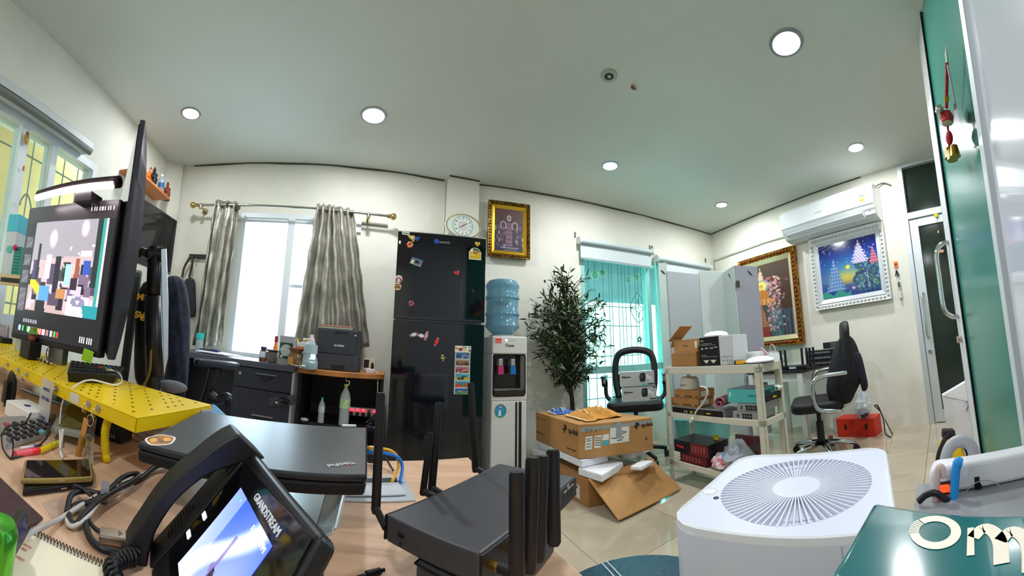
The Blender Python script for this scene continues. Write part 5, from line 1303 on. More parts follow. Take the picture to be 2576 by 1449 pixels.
part('label', MB().bx(-.05, .03, -.087, -.085, .01, .028), M('b8b8bc', .5), t)
t = thing('rack_switch', 'stack of dark rack switches with rows of ports behind the router', 'network switch', tpt(2055, 915, .33, zT + .001), EX.rz)
for i in range(3):
    u = part('unit', MB().bx(-.13, .2, 0, .2, .05 * i, .05 * i + .046), M('1b1a1e', .4), t, bevel=.002)
    for k in range(10): part('port', MB().bx(-.10 + .027 * k, -.08 + .027 * k, -.002, 0, .05 * i + .014, .05 * i + .032), M('7a7a80', .4), u)
t = thing('carton', 'small black carton with fine print lying on the rack switches', 'carton', tpt(2090, 872, .36, zT + .155), EX.rz, 'boxes on the cart top')
part('body', MB().bx(-.09, .12, 0, .12, 0, .06), M('1a191f', .5), t, bevel=.002)
for k in range(3): part('print_line', MB().bx(.0, .09, -.001, 0, .012 + .016 * k, .017 + .016 * k), M('8a8a90', .5), t)
del t['group']
t = thing('planter_crate', 'wooden slatted planter crate with a dark red rim on the table', 'planter', tpt(1890, 890, .30, zT + .001), EX.rz)
cw = .36
for i in range(4): part('slat', MB().bx(-cw / 2 + .095 * i, -cw / 2 + .07 + .095 * i, -.012, 0, 0, .11), M('b08a5c', .6, noise=.2, scale=20), t, bevel=.003)
part('rim', MB().bx(-cw / 2 - .01, cw / 2 + .02, -.02, .14, .11, .135), M('7a3226', .5), t, bevel=.004)
part('liner', MB().bx(-cw / 2 + .005, cw / 2, .0, .12, 0, .11), M('5a4030', .7), t)
t2 = thing('potted_plant', 'sword-leaved plant with green and browning blades in the planter crate', 'plant', tpt(1890, 890, .36, zT + .12), EX.rz)
for x, yt, yb, c_, bend in ((1792, 786, 868, '6fa03a', -.02), (1770, 815, 868, '8a6a3a', -.12), (1818, 828, 868, '7a5a34', .05), (1852, 800, 866, '5a7a34', -.03), (1866, 822, 866, '8fae6a', .03), (1893, 756, 866, '7a9a48', -.10), (1875, 805, 866, '6a5434', -.16)):
    b0 = tpt(x, yb, .36, zT + .13); z1_ = over(b0, x, yt); L_ = z1_ - b0.z
    inv2 = Matrix.Rotation(-EX.rz, 4, 'Z') @ Matrix.Translation(-t2.location)
    b0 = inv2 @ b0; gr = []
    for k in range(7):
        s = k / 6; wd_ = .026 * math.sin(PI * (.12 + .88 * s) ** .8) + .002; x_ = b0.x + bend * s * s * L_ * 2 - bend * L_ * 2
        gr.append([(x_ - wd_, b0.y + .01 * s, b0.z + L_ * s), (x_, b0.y + .012 * s - .008, b0.z + L_ * s), (x_ + wd_, b0.y + .01 * s, b0.z + L_ * s)])
    part('blade', MB().sheet(gr), M(c_, .45, noise=.25, scale=6), t2, solid=.0015, smooth=True)
t = router('aerial_pair', 'two thin black router aerials poking up behind the planter rim', tpt(1880, 870, .50, zT + .001), EX.rz, .16, .1, .03, M('141418', .4), [(-.04, 0, 0, 0), (.03, 0, 0, -.08)], .27)
t['category'] = 'router'
t = crumple('plastic_bag', 'white plastic bag with pink handles heaped on the table', 'bag', tpt(1945, 900, .25, zT + .001), .26, .2, .17, M('d9dcdc', .35, trans=.2), 12, EX.rz)
part('pink_handle', MB().tube(bez([(-.1, -.05, .15), (-.12, -.05, .22), (-.06, -.06, .19), (-.02, -.06, .15)]), .012, 6), M('e8a8b8', .4), t, smooth=True); part('pink_handle', MB().tube(bez([(-.03, -.02, .15), (.0, -.02, .25), (.05, -.02, .22), (.06, -.03, .15)]), .006, 6), M('e0b0bc', .4), t, smooth=True)
t = thing('leaflet', 'loose white leaflets on the table beside the cart', 'papers', tpt(1955, 918, .12, zT + .001), EX.rz + .2)
for i in range(3): part('sheet', MB().box((.01 * i, .01 * i, .002 + .003 * i), (.2, .14, .0015), (0, 0, .2 * i)), M('e2e2e0', .6), t)

# chair with the black jacket
jc = onZ(2102, 1138, 0)
t = chair('office_chair', 'chrome-armed office chair with a black jacket over its back', (2.86, 1.13, 0), 3.50, .46, .46, BLK, True)
cpos, crz = Vector(t.location), t.rotation_euler.z
def drape(name, label, cat, top, mat, seed, folds=5):
    """hanging garment: outline rows from image points (left,right per row) at horizontal range r"""
    rings = []; n = 22
    for (xl, xr, y, r, thick) in top:
        a, b = onR(xl, y, r), onR(xr, y, r); c = (a + b) / 2; e = (b - a) / 2; nrm = Vector((e.y, -e.x, 0)).normalized()
        ring = []
        for i in range(n):
            q_ = 2 * PI * i / n; w_ = 1 + .06 * math.sin(folds * q_ + seed + y * .02)
            ring.append(c + e * math.cos(q_) * w_ + nrm * (thick * math.sin(q_) * (1 + .25 * math.sin(folds * q_ * 1.5 + y * .03 + seed))))
        rings.append(ring)
    o = part(name, MB().ring(rings), mat, None, smooth=True, sub=1); tag(o, label, cat); return o
JK = M('0e0f16', .85, noise=.2, scale=50, bump=.3)
o = drape('jacket', 'black jacket slung over the back of the chrome-armed chair', 'jacket', [(2118, 2140, 843, 3.02, .02), (2106, 2152, 858, 3.02, .06), (2096, 2162, 885, 3.0, .09), (2084, 2168, 920, 2.98, .10), (2078, 2168, 960, 2.96, .10), (2074, 2150, 985, 2.95, .09), (2090, 2142, 1020, 2.95, .07)], JK, 1)
sl = drape('sleeve', None, None, [(2140, 2164, 880, 2.97, .05), (2150, 2174, 920, 2.95, .05), (2158, 2180, 950, 2.94, .045), (2166, 2186, 972, 2.94, .04), (2168, 2178, 985, 2.94, .03)], M('121624', .85, noise=.15, scale=50), 2)
sl.parent = o
t = thing('red_carton', 'bright red carton with slot handles on the floor by the right wall', 'carton', onZ(2172, 1108, 0) + Vector((.12, 0, 0)), WR.rz)
part('body', MB().bx(-.30, .11, -.02, .16, 0, .17), M('d0301c', .5), t, bevel=.003)
for x in (-.2, .02): part('slot', MB().bx(x - .014, x + .014, -.022, -.02, .07, .12), M('3a1410', .6), t)
p = onR(2183, 1040, 3.30); 
t = crumple('clear_bag', 'clear plastic bag full of packing on top of the red carton', 'bag', (t.location.x, t.location.y - .0, .172), .24, .16, .22, clear('e8eef4', .1, .5), 15)
part('dark_contents', MB().ball((-.02, 0, .05), .06, 8, 6, (1.4, 1, .7)), M('2a2c34', .6), t)
t = thing('cable_heap', 'loose grey and black cables hanging down beside the red carton', 'cables', onR(2205, 1060, 3.36))
t.location.z = 0
for k, c_ in enumerate(('1a1a20', 'd0ccc4', '2a2a30')):
    part('cable', MB().tube(bez([(-.02, 0, .3), (.05 + .03 * k, -.02, .28 - .03 * k), (.08 + .02 * k, -.05, .15), (.05, -.06 - .03 * k, .03), (-.02 + .05 * k, -.12, .008)]), .006, 6), M(c_, .5), t, smooth=True)

# ================================================================== FOLDING SCREEN
pts = [onR(1663, 800, 3.78), onR(1684, 800, 3.72), onR(1764, 800, 4.0), onR(1828, 800, 4.12), onR(1858, 800, 3.78), onR(1916, 800, 3.95)]
t = thing('folding_screen', 'white folding screen of five panels before the corner window', 'screen', (3.0, 2.5, 0))
SCM = [M('b4bbb8', .5, noise=.03), M('aab0b4', .5), M('bcc6c2', .5), M('b8c4c0', .5), M('9c9ea8', .5)]
for i in range(5):
    a, b = pts[i], pts[i + 1]; e = (b - a); e.z = 0; e.normalize(); n_ = Vector((e.y, -e.x, 0)) * .012
    zt1 = over(a, [1663, 1684, 1764, 1828, 1858][i], [665, 682, 682, 687, 668][i])
    q = [Vector((v.x - 3.0, v.y - 2.5, .04)) for v in (a + e * .006 + n_, b - e * .006 + n_, b - e * .006 - n_, a + e * .006 - n_)]
    part('panel', MB().hexa(q, [v + Vector((0, 0, zt1 - .04)) for v in q]), SCM[i], t, bevel=.002)
    if i in (0, 3, 4):
        m_ = a.lerp(b, .62) + n_ * 1.1; m_.z = (zt1 + .6) * .72
        part('leaf_motif', MB().poly([m_ - Vector((3.0, 2.5, 0)) + e * x + Vector((0, 0, z)) for x, z in ((-.035, .03), (.0, .015), (.04, -.035), (-.005, -.015))], n_ * .1), M('22341e', .6), t)
hp = onR(1856, 715, 3.75) - Vector((3.0, 2.5, 0)); part('hinge', MB().box(hp, (.03, .03, .07)), M('4a4a48', .4, .6), t)

# ================================================================== BLINDS
def blind(label, x0, y0, x1, y1, ybot0, W):
    a, b = W.at(x0, y0, .07), W.at(x1, y1, .07); e = W.e; L_ = (b - a).dot(e)
    t = thing('roller_blind', label, 'blind', a, W.rz); h = a.z - W.uz(x0, ybot0, .07)[1]
    part('roller', MB().cyl((0, 0, 0), (L_, 0, 0), .028, n=16), M('b4c2c4', .45), t, smooth='auto')
    part('fabric', MB().bx(.015, L_ - .015, .02, .024, -h, 0), M('c2cccd', .7), t)
    part('hem_bar', MB().bx(.015, L_ - .015, .012, .03, -h - .008, -h + .012), M('8a9698', .5), t)
    for x in (0, L_):
        part('bracket', MB().cyl((x - .012, 0, 0), (x + .012, 0, 0), .034, n=18).bx(x - .006, x + .006, 0, .068, -.02, .05), M('d6dad6', .4), t, bevel=.002)
    return t, L_, h
t, L_, h = blind('white roller blind half lowered over the green window', 1459, 605, 1642, 645, 648, WB)
part('bead_chain', MB().tube(bez([(L_ + .03, 0, 0), (L_ + .035, .0, -.5), (L_ + .03, 0, -1.05)]), .005, 6), M('c4ccc8', .5), t)
t2, L2, h2 = blind('white roller blind drawn right down behind the folding screen', 1656, 650, 1788, 676, 900, WB)
for i, (x, y) in enumerate(((1447, 590), (1636, 622), (1641, 624), (1775, 655))):
    p = WB.at(x, y, .01)
    o = MB().box(p, (.016, .012, .055), (0, 0, WB.rz))
    tag(part('wall_bracket', o, M('6f736c', .5, .5), None), 'slotted grey wall bracket %s' % ('left of the first blind', 'between the blinds, the left of its pair', 'between the blinds, the right of its pair', 'at the far end of the second blind')[i], 'bracket', 'slotted brackets above the blinds')
# white conduit along the right wall
t = thing('wall_conduit', 'white cable conduit running along the right wall to the air conditioner', 'conduit', WR.pt(0, 0, 0), WR.rz)
cp = [(WR.uz(x, y, .012)) for x, y in ((1797, 655), (1860, 632), (1925, 608), (1975, 594))]
part('duct', MB().tube([(u, -.012, z) for u, z in cp], .014, 6), M('bcc4b4', .5), t)
part('drop', MB().tube([(cp[0][0] - .01, -.01, cp[0][1] + .03), (cp[0][0] - .005, -.01, cp[0][1] - .5)], .007, 6), M('9aa294', .6), t)
# ================================================================== RIGHT WALL: air conditioner, paintings, door things
def hangR(name, label, cat, px, off=0.0, group=None): return hang(name, label, cat, WR, px, off, group)
au0, az1 = WR.uz(1962, 533, .22); au1, _ = WR.uz(2192, 455, .22)
zb0 = (WR.uz(1978, 592, .2)[1] + 1.6 * WR.uz(2205, 556, .2)[1]) / 2.6; zt1 = WR.uz(2185, 458, .22)[1]
t = thing('air_conditioner', 'long white wall air conditioner up under the ceiling', 'air conditioner', WR.pt((au0 + au1) / 2, zb0), WR.rz)
aw_, ah_ = au1 - au0, min(ZC - .03, max(az1, zt1)) - zb0
prof = [(-.02, ah_), (-.20, ah_ - .01), (-.235, ah_ - .05), (-.235, ah_ * .36), (-.215, ah_ * .26), (-.16, .02), (-.06, 0), (-.004, .0), (-.004, ah_)]
ACM = M('dfe4e6', .22, coat=.3)
part('body', MB().poly([(-aw_ / 2, y, z) for y, z in prof], (aw_, 0, 0)), ACM, t, bevel=.006)
part('front_panel', MB().bx(-aw_ / 2 + .004, aw_ / 2 - .004, -.242, -.234, ah_ * .37, ah_ - .05), M('e6ebee', .14, coat=.5), t, bevel=.003)
part('outlet', MB().hexa([(-aw_ / 2 + .05, -.185, .055), (aw_ / 2 - .13, -.185, .055), (aw_ / 2 - .13, -.12, .012), (-aw_ / 2 + .05, -.12, .012)], [(-aw_ / 2 + .05, -.218, ah_ * .30), (aw_ / 2 - .13, -.218, ah_ * .30), (aw_ / 2 - .13, -.15, ah_ * .2), (-aw_ / 2 + .05, -.15, ah_ * .2)]), M('3a3e44', .5), t)
part('louvre', MB().box((-.04, -.20, .05), (aw_ - .2, .06, .008), (-.5, 0, 0)), ACM, t, bevel=.002)
for k in range(4): part('vane', MB().box((-aw_ / 2 + .1 + k * (aw_ - .25) / 3, -.195, ah_ * .22), (.006, .04, .03)), M('b8bec4', .4), t)
part('indicator_panel', MB().bx(aw_ / 2 - .12, aw_ / 2 - .004, -.20, -.17, .035, ah_ * .28), M('cfd4d6', .3), t, bevel=.004)
part('display', MB().bx(aw_ / 2 - .075, aw_ / 2 - .055, -.203, -.2, .07, .085), M('4a4e54', .3), t)
es = part('energy_label', MB().cyl((aw_ / 2 - .115, -.242, ah_ * .58), (aw_ / 2 - .115, -.2435, ah_ * .58), .038, n=24), M('e0dccc', .5), t)
part('label_arch', MB().tube([(aw_ / 2 - .115 + .028 * math.cos(a), -.244, ah_ * .58 + .026 * math.sin(a)) for a in np.linspace(0, PI, 10)], .004, 5), M('4a7a4a', .5), es)
part('label_foot', MB().bx(aw_ / 2 - .145, aw_ / 2 - .085, -.2445, -.242, ah_ * .58 - .035, ah_ * .58 - .01), M('e07a20', .5), es)
lettering('MITSUBISHI', .018, M('a8acae', .4), t, (-.06, -.2425, ah_ * .55))
part('drain_pipe', MB().tube(bez([(aw_ / 2 - .03, -.05, ah_ + .005), (aw_ / 2 + .06, -.02, ah_ + .03), (aw_ / 2 + .14, -.01, ah_ - .01)]), .007, 6), M('5a5a50', .6), t)

# blue landscape in a carved white frame
px = [(2036, 606), (2221, 556), (2054, 778), (2245, 752)]
u0, z0 = WR.uz(2044, 690, .04); u1, _ = WR.uz(2232, 655, .04); zA, zB = WR.uz(2045, 780, .04)[1], WR.uz(2222, 558, .04)[1]
zlo_ = (WR.uz(2056, 779, .04)[1] + WR.uz(2243, 754, .04)[1]) / 2; zhi_ = (WR.uz(2036, 606, .04)[1] + WR.uz(2220, 556, .04)[1]) / 2
t = thing('framed_painting', 'blue dreamlike landscape painting in a carved white frame', 'painting', WR.pt((u0 + u1) / 2, zlo_, .012), WR.rz)
w, h = u1 - u0, zhi_ - zlo_
ornate_frame(t, w, h, w * .115, M('d4d6d4', .4, noise=.06), M('c8ccd2', .35, .3), .05, bm=M('b9bcba', .45))
rs = random.Random(6)
stars = [(rs.random(), .55 + .45 * rs.random()) for _ in range(30)]; dots = [(rs.uniform(.62, 1), rs.uniform(.1, .6), rs.choice(('2a5a68', '4a7a8a', '16304e', '3a6a50', '6a8a90'))) for _ in range(130)]
def spire(u, v, cx, base, top, w):
    if not base < v < top: return False
    k = (top - v) / (top - base); return abs(u - cx) < w * k * (.55 + .45 * abs(math.sin(v * 55)))
def pic2(u, v):
    c = mixc('2a5ab0', '16206e', (v - .3) * 1.6) if v > .28 else mixc('18265e', '28509a', v * 3)
    g = math.exp(-((u - .46) / .3) ** 2 - ((v - .36) / .16) ** 2); c = mixc(c, 'e0b838', g * 1.0)
    g2 = math.exp(-((u - .5) / .45) ** 2 - ((v - .55) / .2) ** 2); c = mixc(c, '3aa0d0', g2 * .55)
    if math.hypot(u - .49, (v - .52) * .9) < .035: c = hx('f0d048')
    if v < .22: c = mixc(c, '20489a', .5)
    for x, y in stars:
        if math.hypot(u - x, v - y) < .008: c = hx('b8c4f0')
    if v > .86 and abs(math.sin(u * 14 + 2 * math.sin(v * 30))) < .25 and u < .45: c = hx('8a84a8')
    if spire(u, v, .25, .12, .72, .19): c = mixc('3a7ab0', 'b0a8d0', abs(math.sin(u * 70) * math.sin(v * 50)))
    if v < .16 and u < .5 and math.sin(u * 25) * .04 + .1 > v: c = mixc('1a6a80', '3a9a78', abs(math.sin(u * 60 + v * 40)))
    if u > .60 + .05 * math.sin(v * 18) and v < .62: c = mixc('14305e', '2a5a80', abs(math.sin(u * 40) * math.cos(v * 46)))
    for x, y, k in dots:
        if v < .62 and math.hypot(u - x, v - y) < .022: c = hx(k)
    if spire(u, v, .70, .55, .97, .17): c = mixc('9a90c8', 'd8cce8', abs(math.sin(u * 60 + v * 40)))
    if spire(u, v, .93, .5, .82, .09): c = mixc('a03a5a', 'c87a90', abs(math.sin(v * 60)))
    if abs(u - .80) < .006 and .1 < v < .42: c = hx('8a9ac0')
    if math.hypot((u - .55) * .8, v - .13) < .022: c = hx('e0a0b0')
    return c
b_ = w * .115
canvas('picture', w - 2 * b_ * .98, h - 2 * b_ * .98, 84, 74, pic2, printed(.12, coat=.4), t, (0, -.018, h / 2))
part('backing', slab(w * .94, h * .94, -.014, .012, h * .03), M('4a4238', .7), t)

# tall gold-framed painting of a seated golden figure
u0 = WR.uz(1856, 640, .05)[0]; u1 = WR.uz(2010, 740, .05)[0]; zhi_ = (WR.uz(1857, 658, .05)[1] + WR.uz(1997, 620, .05)[1]) / 2; zlo_ = WR.uz(2018, 864, .05)[1]
t = thing('framed_painting', 'tall gold-framed painting of a seated golden figure behind the folding screen', 'painting', WR.pt((u0 + u1) / 2, zlo_, .012), WR.rz)
w, h = u1 - u0, zhi_ - zlo_
ornate_frame(t, w, h, w * .13, M('b0801c', .3, .8, noise=.3, scale=30, c2='5a3a08'), M('cfc49a', .35, .5), .06, bm=M('7a2a1a', .35, .4))
fl = [(rs.gauss(.58, .12), rs.uniform(.08, .8), rs.choice(('b05a60', 'd08a80', '7a4a5a', '8a6a78', 'c8a090'))) for _ in range(150)]
def pic3(u, v):
    c = mixc('3a2a22', '4a3a2e', v); c = mixc(c, '5a2a2a', .4 * (1 - v))
    for x, y, k in fl:
        if math.hypot(u - x, (v - y) * 1.7) < .03 and u > .42: c = hx(k)
    if u > .5 and v < .35 and abs(math.sin(u * 40)) > .5: c = mixc(c, '3a6a90', .6)
    if spire(u, v, .30, .05, .45, .2): c = mixc('8a3a20', 'c8986a', abs(math.sin(v * 90) * math.sin(u * 50)))
    if v < .14 and u < .45: c = mixc('a02018', '701410', u)
    r = math.hypot((u - .33), (v - .70) * 1.75)
    if r < .19: c = mixc('b8b0b0', c, (r - .10) * 8)
    if r < .115: c = hx('e0c860')
    if r < .05: c = hx('c8924a')
    if ((u - .33) / .16) ** 2 + ((v - .565) / .085) ** 2 < 1: c = mixc('c87a1a', 'a8580c', abs(math.sin(u * 40)))
    if ((u - .36) / .25) ** 2 + ((v - .485) / .04) ** 2 < 1: c = mixc('b0601c', 'd89048', abs(math.sin(u * 30)))
    if spire(u, v, .33, .79, .96, .09): c = mixc('b08a70', 'd8c0a0', abs(math.sin(v * 120)))
    return c
b_ = w * .13
canvas('picture', w - 2 * b_ * .98, h - 2 * b_ * .98, 56, 84, pic3, printed(.3, coat=.2), t, (0, -.02, h / 2))
part('backing', slab(w * .94, h * .94, -.016, .012, h * .03), M('3a2a1c', .7), t)

# hooks and holder beside the door
t, w, h = hangR('wall_hook', 'small orange sticker hook by the door with keys hanging from it', 'hook', [(2248, 659), (2260, 673)], .004)
part('plate', slab(w, h, -.006, .002), M('e07a28', .5), t, bevel=.002); part('face', MB().bx(-w * .3, w * .3, -.0075, -.006, h * .3, h * .7), M('7a3a14', .5), t)
t2 = thing('keys', 'dark key bunch hanging under the orange hook by the door', 'keys', t.location + WR.n * .006 - Vector((0, 0, .004)), WR.rz)
part('ring', MB().tube([(.0, -.008, -.012)] + [(.012 * math.cos(a), -.008, -.012 + .012 * math.sin(a)) for a in np.linspace(PI / 2, 2.4 * PI, 12)], .0015, 5), M('b0b0b0', .2, 1), t2)
for a in (-.25, .15, .4): part('key', MB().box((.03 * math.sin(a), -.009, -.052), (.012, .003, .065), (0, -a, 0)), M('24242a', .4, .4), t2, bevel=.001)
t, w, h = hangR('remote_control', 'grey remote control in a white wall holder by the door', 'remote control', [(2258, 708), (2271, 750)], .004)
part('holder', slab(w, h * .42, -.03, .0), M('c8c8c2', .4), t, bevel=.003)
part('remote', slab(w * .8, h * .8, -.024, -.006, h * .2), M('9aa0a2', .4), t, bevel=.003); part('screen', slab(w * .6, h * .25, -.026, -.024, h * .66), M('3a4440', .2), t)
# strings of bells on the doors
def bells(t, x0, items, m_string='6a1a18'):
    L_ = max(z for _, z, _ in items)
    part('string', MB().cyl((0, -.006, 0), (0, -.006, -L_ * .95), .003, n=6), M(m_string, .8), t)
    return t
p = WR.at(2354, 541, .03)
t = thing('wind_chime', 'small brass wind chime hung from a yellow sticker on the dark door', 'wind chime', p, WR.rz)
part('sticker', MB().bx(-.02, .02, -.004, 0, -.02, .02), M('c8c02a', .5), t)
zz = [WR.at(2358, y, .03).z - p.z for y in (580, 610, 632)]
part('string', MB().cyl((.006, -.004, -.02), (.01, -.004, zz[2]), .002, n=6), M('1c1c1c', .7), t)
for z, r in ((zz[0], .014), (zz[1], .02)): part('bell', MB().lathe([(.002, 0), (r * .6, -.008), (r, -.03), (r * .9, -.03)], o=(.008, -.012, z), n=14), M('c89a5c', .3, .8), t, smooth='auto')
for k in (-1, 0, 1): part('small_bell', MB().ball((.01 + .016 * k, -.012, zz[2] - .012), .013, 10, 8, (1, 1, 1.4)), M('d8a088', .3, .6), t, smooth=True)

# lucky charm hanging on the green glass door
ca = WG.at(2383, 140, .05)
t = thing('door_charm', 'red beaded charm with brass bells hanging on the green glass door', 'charm', ca, WG.rz)
inv = Matrix.Rotation(-WG.rz, 4, 'Z') @ Matrix.Translation(-ca)
def cp_(x, y, off=.05): return inv @ WG.at(x, y, off)
part('clip', MB().tube([cp_(2380, 115), cp_(2381, 135), cp_(2383, 158)], .006, 6, rr=[.003, .008, .006]), M('d4d4cc', .3, .7), t)
part('red_cord', MB().tube([cp_(2382, 158), cp_(2382, 200), cp_(2381, 240), cp_(2381, 272)], .007, 7), M('b01a24', .7, bump=1, scale=90), t)
part('white_cord', MB().tube([cp_(2384, 165), cp_(2393, 210), cp_(2402, 262)], .005, 6), M('a8a8b0', .7), t)
part('gold_bead', MB().cyl(cp_(2381, 241), cp_(2381, 256), .010, n=12), M('c8a030', .3, .8), t)
c0_ = cp_(2382, 297)
hb_ = abs((cp_(2382, 275) - cp_(2382, 320)).z); 
dr = part('drum_bead', MB().lathe([(hb_ * .25, -hb_ * .5), (hb_ * .5, -hb_ * .45), (hb_ * .62, 0), (hb_ * .5, hb_ * .42), (hb_ * .3, hb_ * .5)], o=tuple(c0_), n=20), M('b8101c', .2, coat=.5), t, smooth='auto')
part('drum_face', MB().lathe([(hb_ * .26, -hb_ * .52), (hb_ * .46, -hb_ * .50), (hb_ * .46, -hb_ * .46)], o=tuple(c0_), n=18), M('d8cfa8', .5), dr)
part('silver_bell', MB().ball(c0_ + Vector((.02, -.03, hb_ * .5)), .018, 10, 8), M('c8c4b8', .2, .9), t, smooth=True)
part('pendant', MB().hexa([cp_(2399, 264, .05), cp_(2406, 262, .05), cp_(2406, 262, .04), cp_(2399, 264, .04)][::1], [cp_(2404, 366, .05), cp_(2418, 330, .05), cp_(2418, 330, .04), cp_(2404, 366, .04)]), M('2a0f1c', .4), t)
part('knot', MB().ball(cp_(2388, 347), .022, 10, 8, (1, .7, 1.3)), M('b82430', .7), t, smooth=True)
part('cord_tail', MB().tube([cp_(2384, 318), cp_(2387, 347), cp_(2388, 370)], .005, 6), M('8a1420', .7), t)
for x, y in ((2388, 383), (2401, 378), (2394, 388)):
    part('bell', MB().lathe([(.004, .022), (.014, .016), (.02, -.02), (.022, -.024), (.017, -.024)], o=tuple(cp_(x, y, .06)), n=16), M('b8902c', .25, .9), t, smooth='auto')

# ================================================================== AIR PURIFIER
pc = onZ(2011.5, 1225, .70); PZ = .70
t = thing('air_purifier', 'white square air purifier with a round slatted grille on top', 'air purifier', (pc.x + .012, pc.y + .012, 0), math.radians(12))
PU = M('dfe2ee', .35)
A_, Rg = .178, .143
out = rrect(2 * A_, 2 * A_, .055, 7)
part('body', MB().ring([[(x, y, z) for x, y in out] for z in (0, PZ - .012)]), PU, t, smooth='auto')
part('base_vent', MB().ring([[(x * 1.003, y * 1.003, z) for x, y in out] for z in (.04, .30)]), M('b8bcc8', .6, noise=.3, scale=120), t, smooth='auto')
n_ = 64
def on_sq(a):
    d = Vector((math.cos(a), math.sin(a))); best = 0
    lo, hi = 0, .4
    for _ in range(30):
        m_ = (lo + hi) / 2; x, y = abs(d.x * m_), abs(d.y * m_); k = A_ - .055
        ins = (x < A_ and y < k) or (y < A_ and x < k) or math.hypot(x - k, y - k) < .055
        if ins: lo = m_
        else: hi = m_
    return d * lo
sq = [on_sq(2 * PI * i / n_) for i in range(n_)]
def lv_(s, z): return [(p.x * s, p.y * s, z) for p in sq]
cir = lambda r, z: [(r * math.cos(2 * PI * i / n_), r * math.sin(2 * PI * i / n_), z) for i in range(n_)]
part('top_rim', MB().ring([lv_(1, PZ - .012), lv_(1, PZ - .002), lv_(.985, PZ), lv_(.97, PZ - .004)], False), M('f2f3f8', .3), t, smooth='auto')
part('top_plate', MB().ring([lv_(.97, PZ - .004), cir(Rg, PZ - .004), cir(Rg, PZ - .045)], False), M('d6d9ea', .4), t, smooth='auto')
part('well', MB().disc((0, 0, PZ - .05), Rg, 48, .004), M('3a3844', .6), t)
part('fan', MB().lathe([(.03, PZ - .046), (.06, PZ - .030), (.12, PZ - .042)], n=24), M('4a4854', .5), t, smooth='auto')
part('hub', MB().lathe([(.045, PZ - .02), (.0455, PZ - .004), (.02, PZ - .003), (.001, PZ - .003)], n=40), M('dcdfee', .35), t, smooth='auto')
part('grille_ring', MB().tube([(.115 * math.cos(a), .115 * math.sin(a), PZ - .012) for a in np.linspace(0, 2 * PI, 49)[:-1]], .0022, 5, closed=True), M('d0d3e2', .4), t)
rib = MB().bx(.044, Rg + .001, -.0014, .0014, PZ - .016, PZ - .004).mesh('grille_rib'); rib.materials.append(M('d8dbe8', .35))
for k in range(72):
    o = bpy.data.objects.new('grille_rib', rib); COL.objects.link(o); o.parent = t; o.rotation_euler = (0, 0, 2 * PI * k / 72)
inv = (Matrix.Translation(t.location) @ Matrix.Rotation(math.radians(12), 4, 'Z')).inverted()
b_ = inv @ onZ(1785, 1231, PZ); part('power_button', MB().lathe([(.013, 0), (.0145, .0015), (.016, .0)], o=(b_.x, b_.y, PZ - .004), n=24).disc((b_.x, b_.y, PZ - .0045), .0125, 24, .001), M('e8eaf4', .3), t, smooth='auto')
b_ = inv @ onZ(1801, 1247, PZ); part('sensor', MB().disc((b_.x, b_.y, PZ - .0045), .0055, 18, .0012), M('14141a', .2), t)
part('seam', MB().bx(-A_ - .0008, -A_ + .01, -.1, -.0985, .02, PZ - .014).bx(-.1, -.0985, -A_ - .0008, -A_ + .01, .02, PZ - .014), M('a8acb8', .5), t)

# ================================================================== SIDE STAND WITH THE TEAL CARTON AND POWER STRIP
SZ = .70
t = thing('side_stand', 'low grey stand beside the purifier under the teal carton', 'stand', (.50, -.12, 0))
part('top', MB().bx(-.16, .12, -.22, .20, SZ - .03, SZ - .001), M('8a8c90', .5), t, bevel=.003)
for x in (-.15, .08):
    for y in (-.2, .16): part('leg', MB().bx(x, x + .03, y, y + .03, 0, SZ - .03), M('7a7c80', .4, .3), t)
bz = .785
l, f = onZ(2196, 1258, bz), onZ(2080, 1449, bz); r = onZ(2590, 1288, bz)
q = [l, f, f + (r - l), r]
c = sum(q, Vector()) / 4
t = thing('teal_carton', 'glossy teal carton with big white letters close to the camera', 'carton', (c.x, c.y, SZ))
b = [Vector((p.x - c.x, p.y - c.y, 0)) for p in q]
part('body', MB().hexa([v for v in b], [v + Vector((0, 0, bz - SZ)) for v in b]), M('10686c', .16, noise=.08, scale=5, coat=.4), t, bevel=.008, seg=3, smooth='auto')
e = (r - l).normalized(); ang = math.atan2(e.y, e.x); ny = Vector((-e.y, e.x, 0))
oc = onZ(2352, 1338, bz) - c; wO = (onZ(2418, 1338, bz) - onZ(2288, 1338, bz)).length
hO = (onZ(2352, 1298, bz) - onZ(2352, 1382, bz)).length
ux_, uy_ = (onZ(2418, 1338, bz) - onZ(2288, 1338, bz)) / 2, (onZ(2352, 1298, bz) - onZ(2352, 1382, bz)) / 2
ux_.z = uy_.z = 0; zO = bz - SZ + .0006; o0 = Vector((oc.x, oc.y, zO))
W2 = M('f4ead8', .4)
def oring(a0, a1, k0, k1, n): 
    return [[o0 + ux_ * math.cos(a) * k + uy_ * math.sin(a) * k for k in (k0, k1)] for a in np.linspace(a0, a1, n)]
part('letter', MB().sheet(oring(-2.9, 2.3, .62, 1.0, 40)), W2, t)
for i in range(9):
    a = 2.36 + i * .118
    part('letter_ray', MB().sheet(oring(a, a + .085, .62, 1.02 + .02 * (i % 2), 3)), W2, t)
mx = lambda u, v: (lambda p: Vector((p.x - c.x, p.y - c.y, zO)))(onZ(u, v, bz))
part('letter', MB().add([mx(2434, 1330), mx(2450, 1328), mx(2452, 1398), mx(2432, 1400)], [(0, 1, 2, 3)]), W2, t)
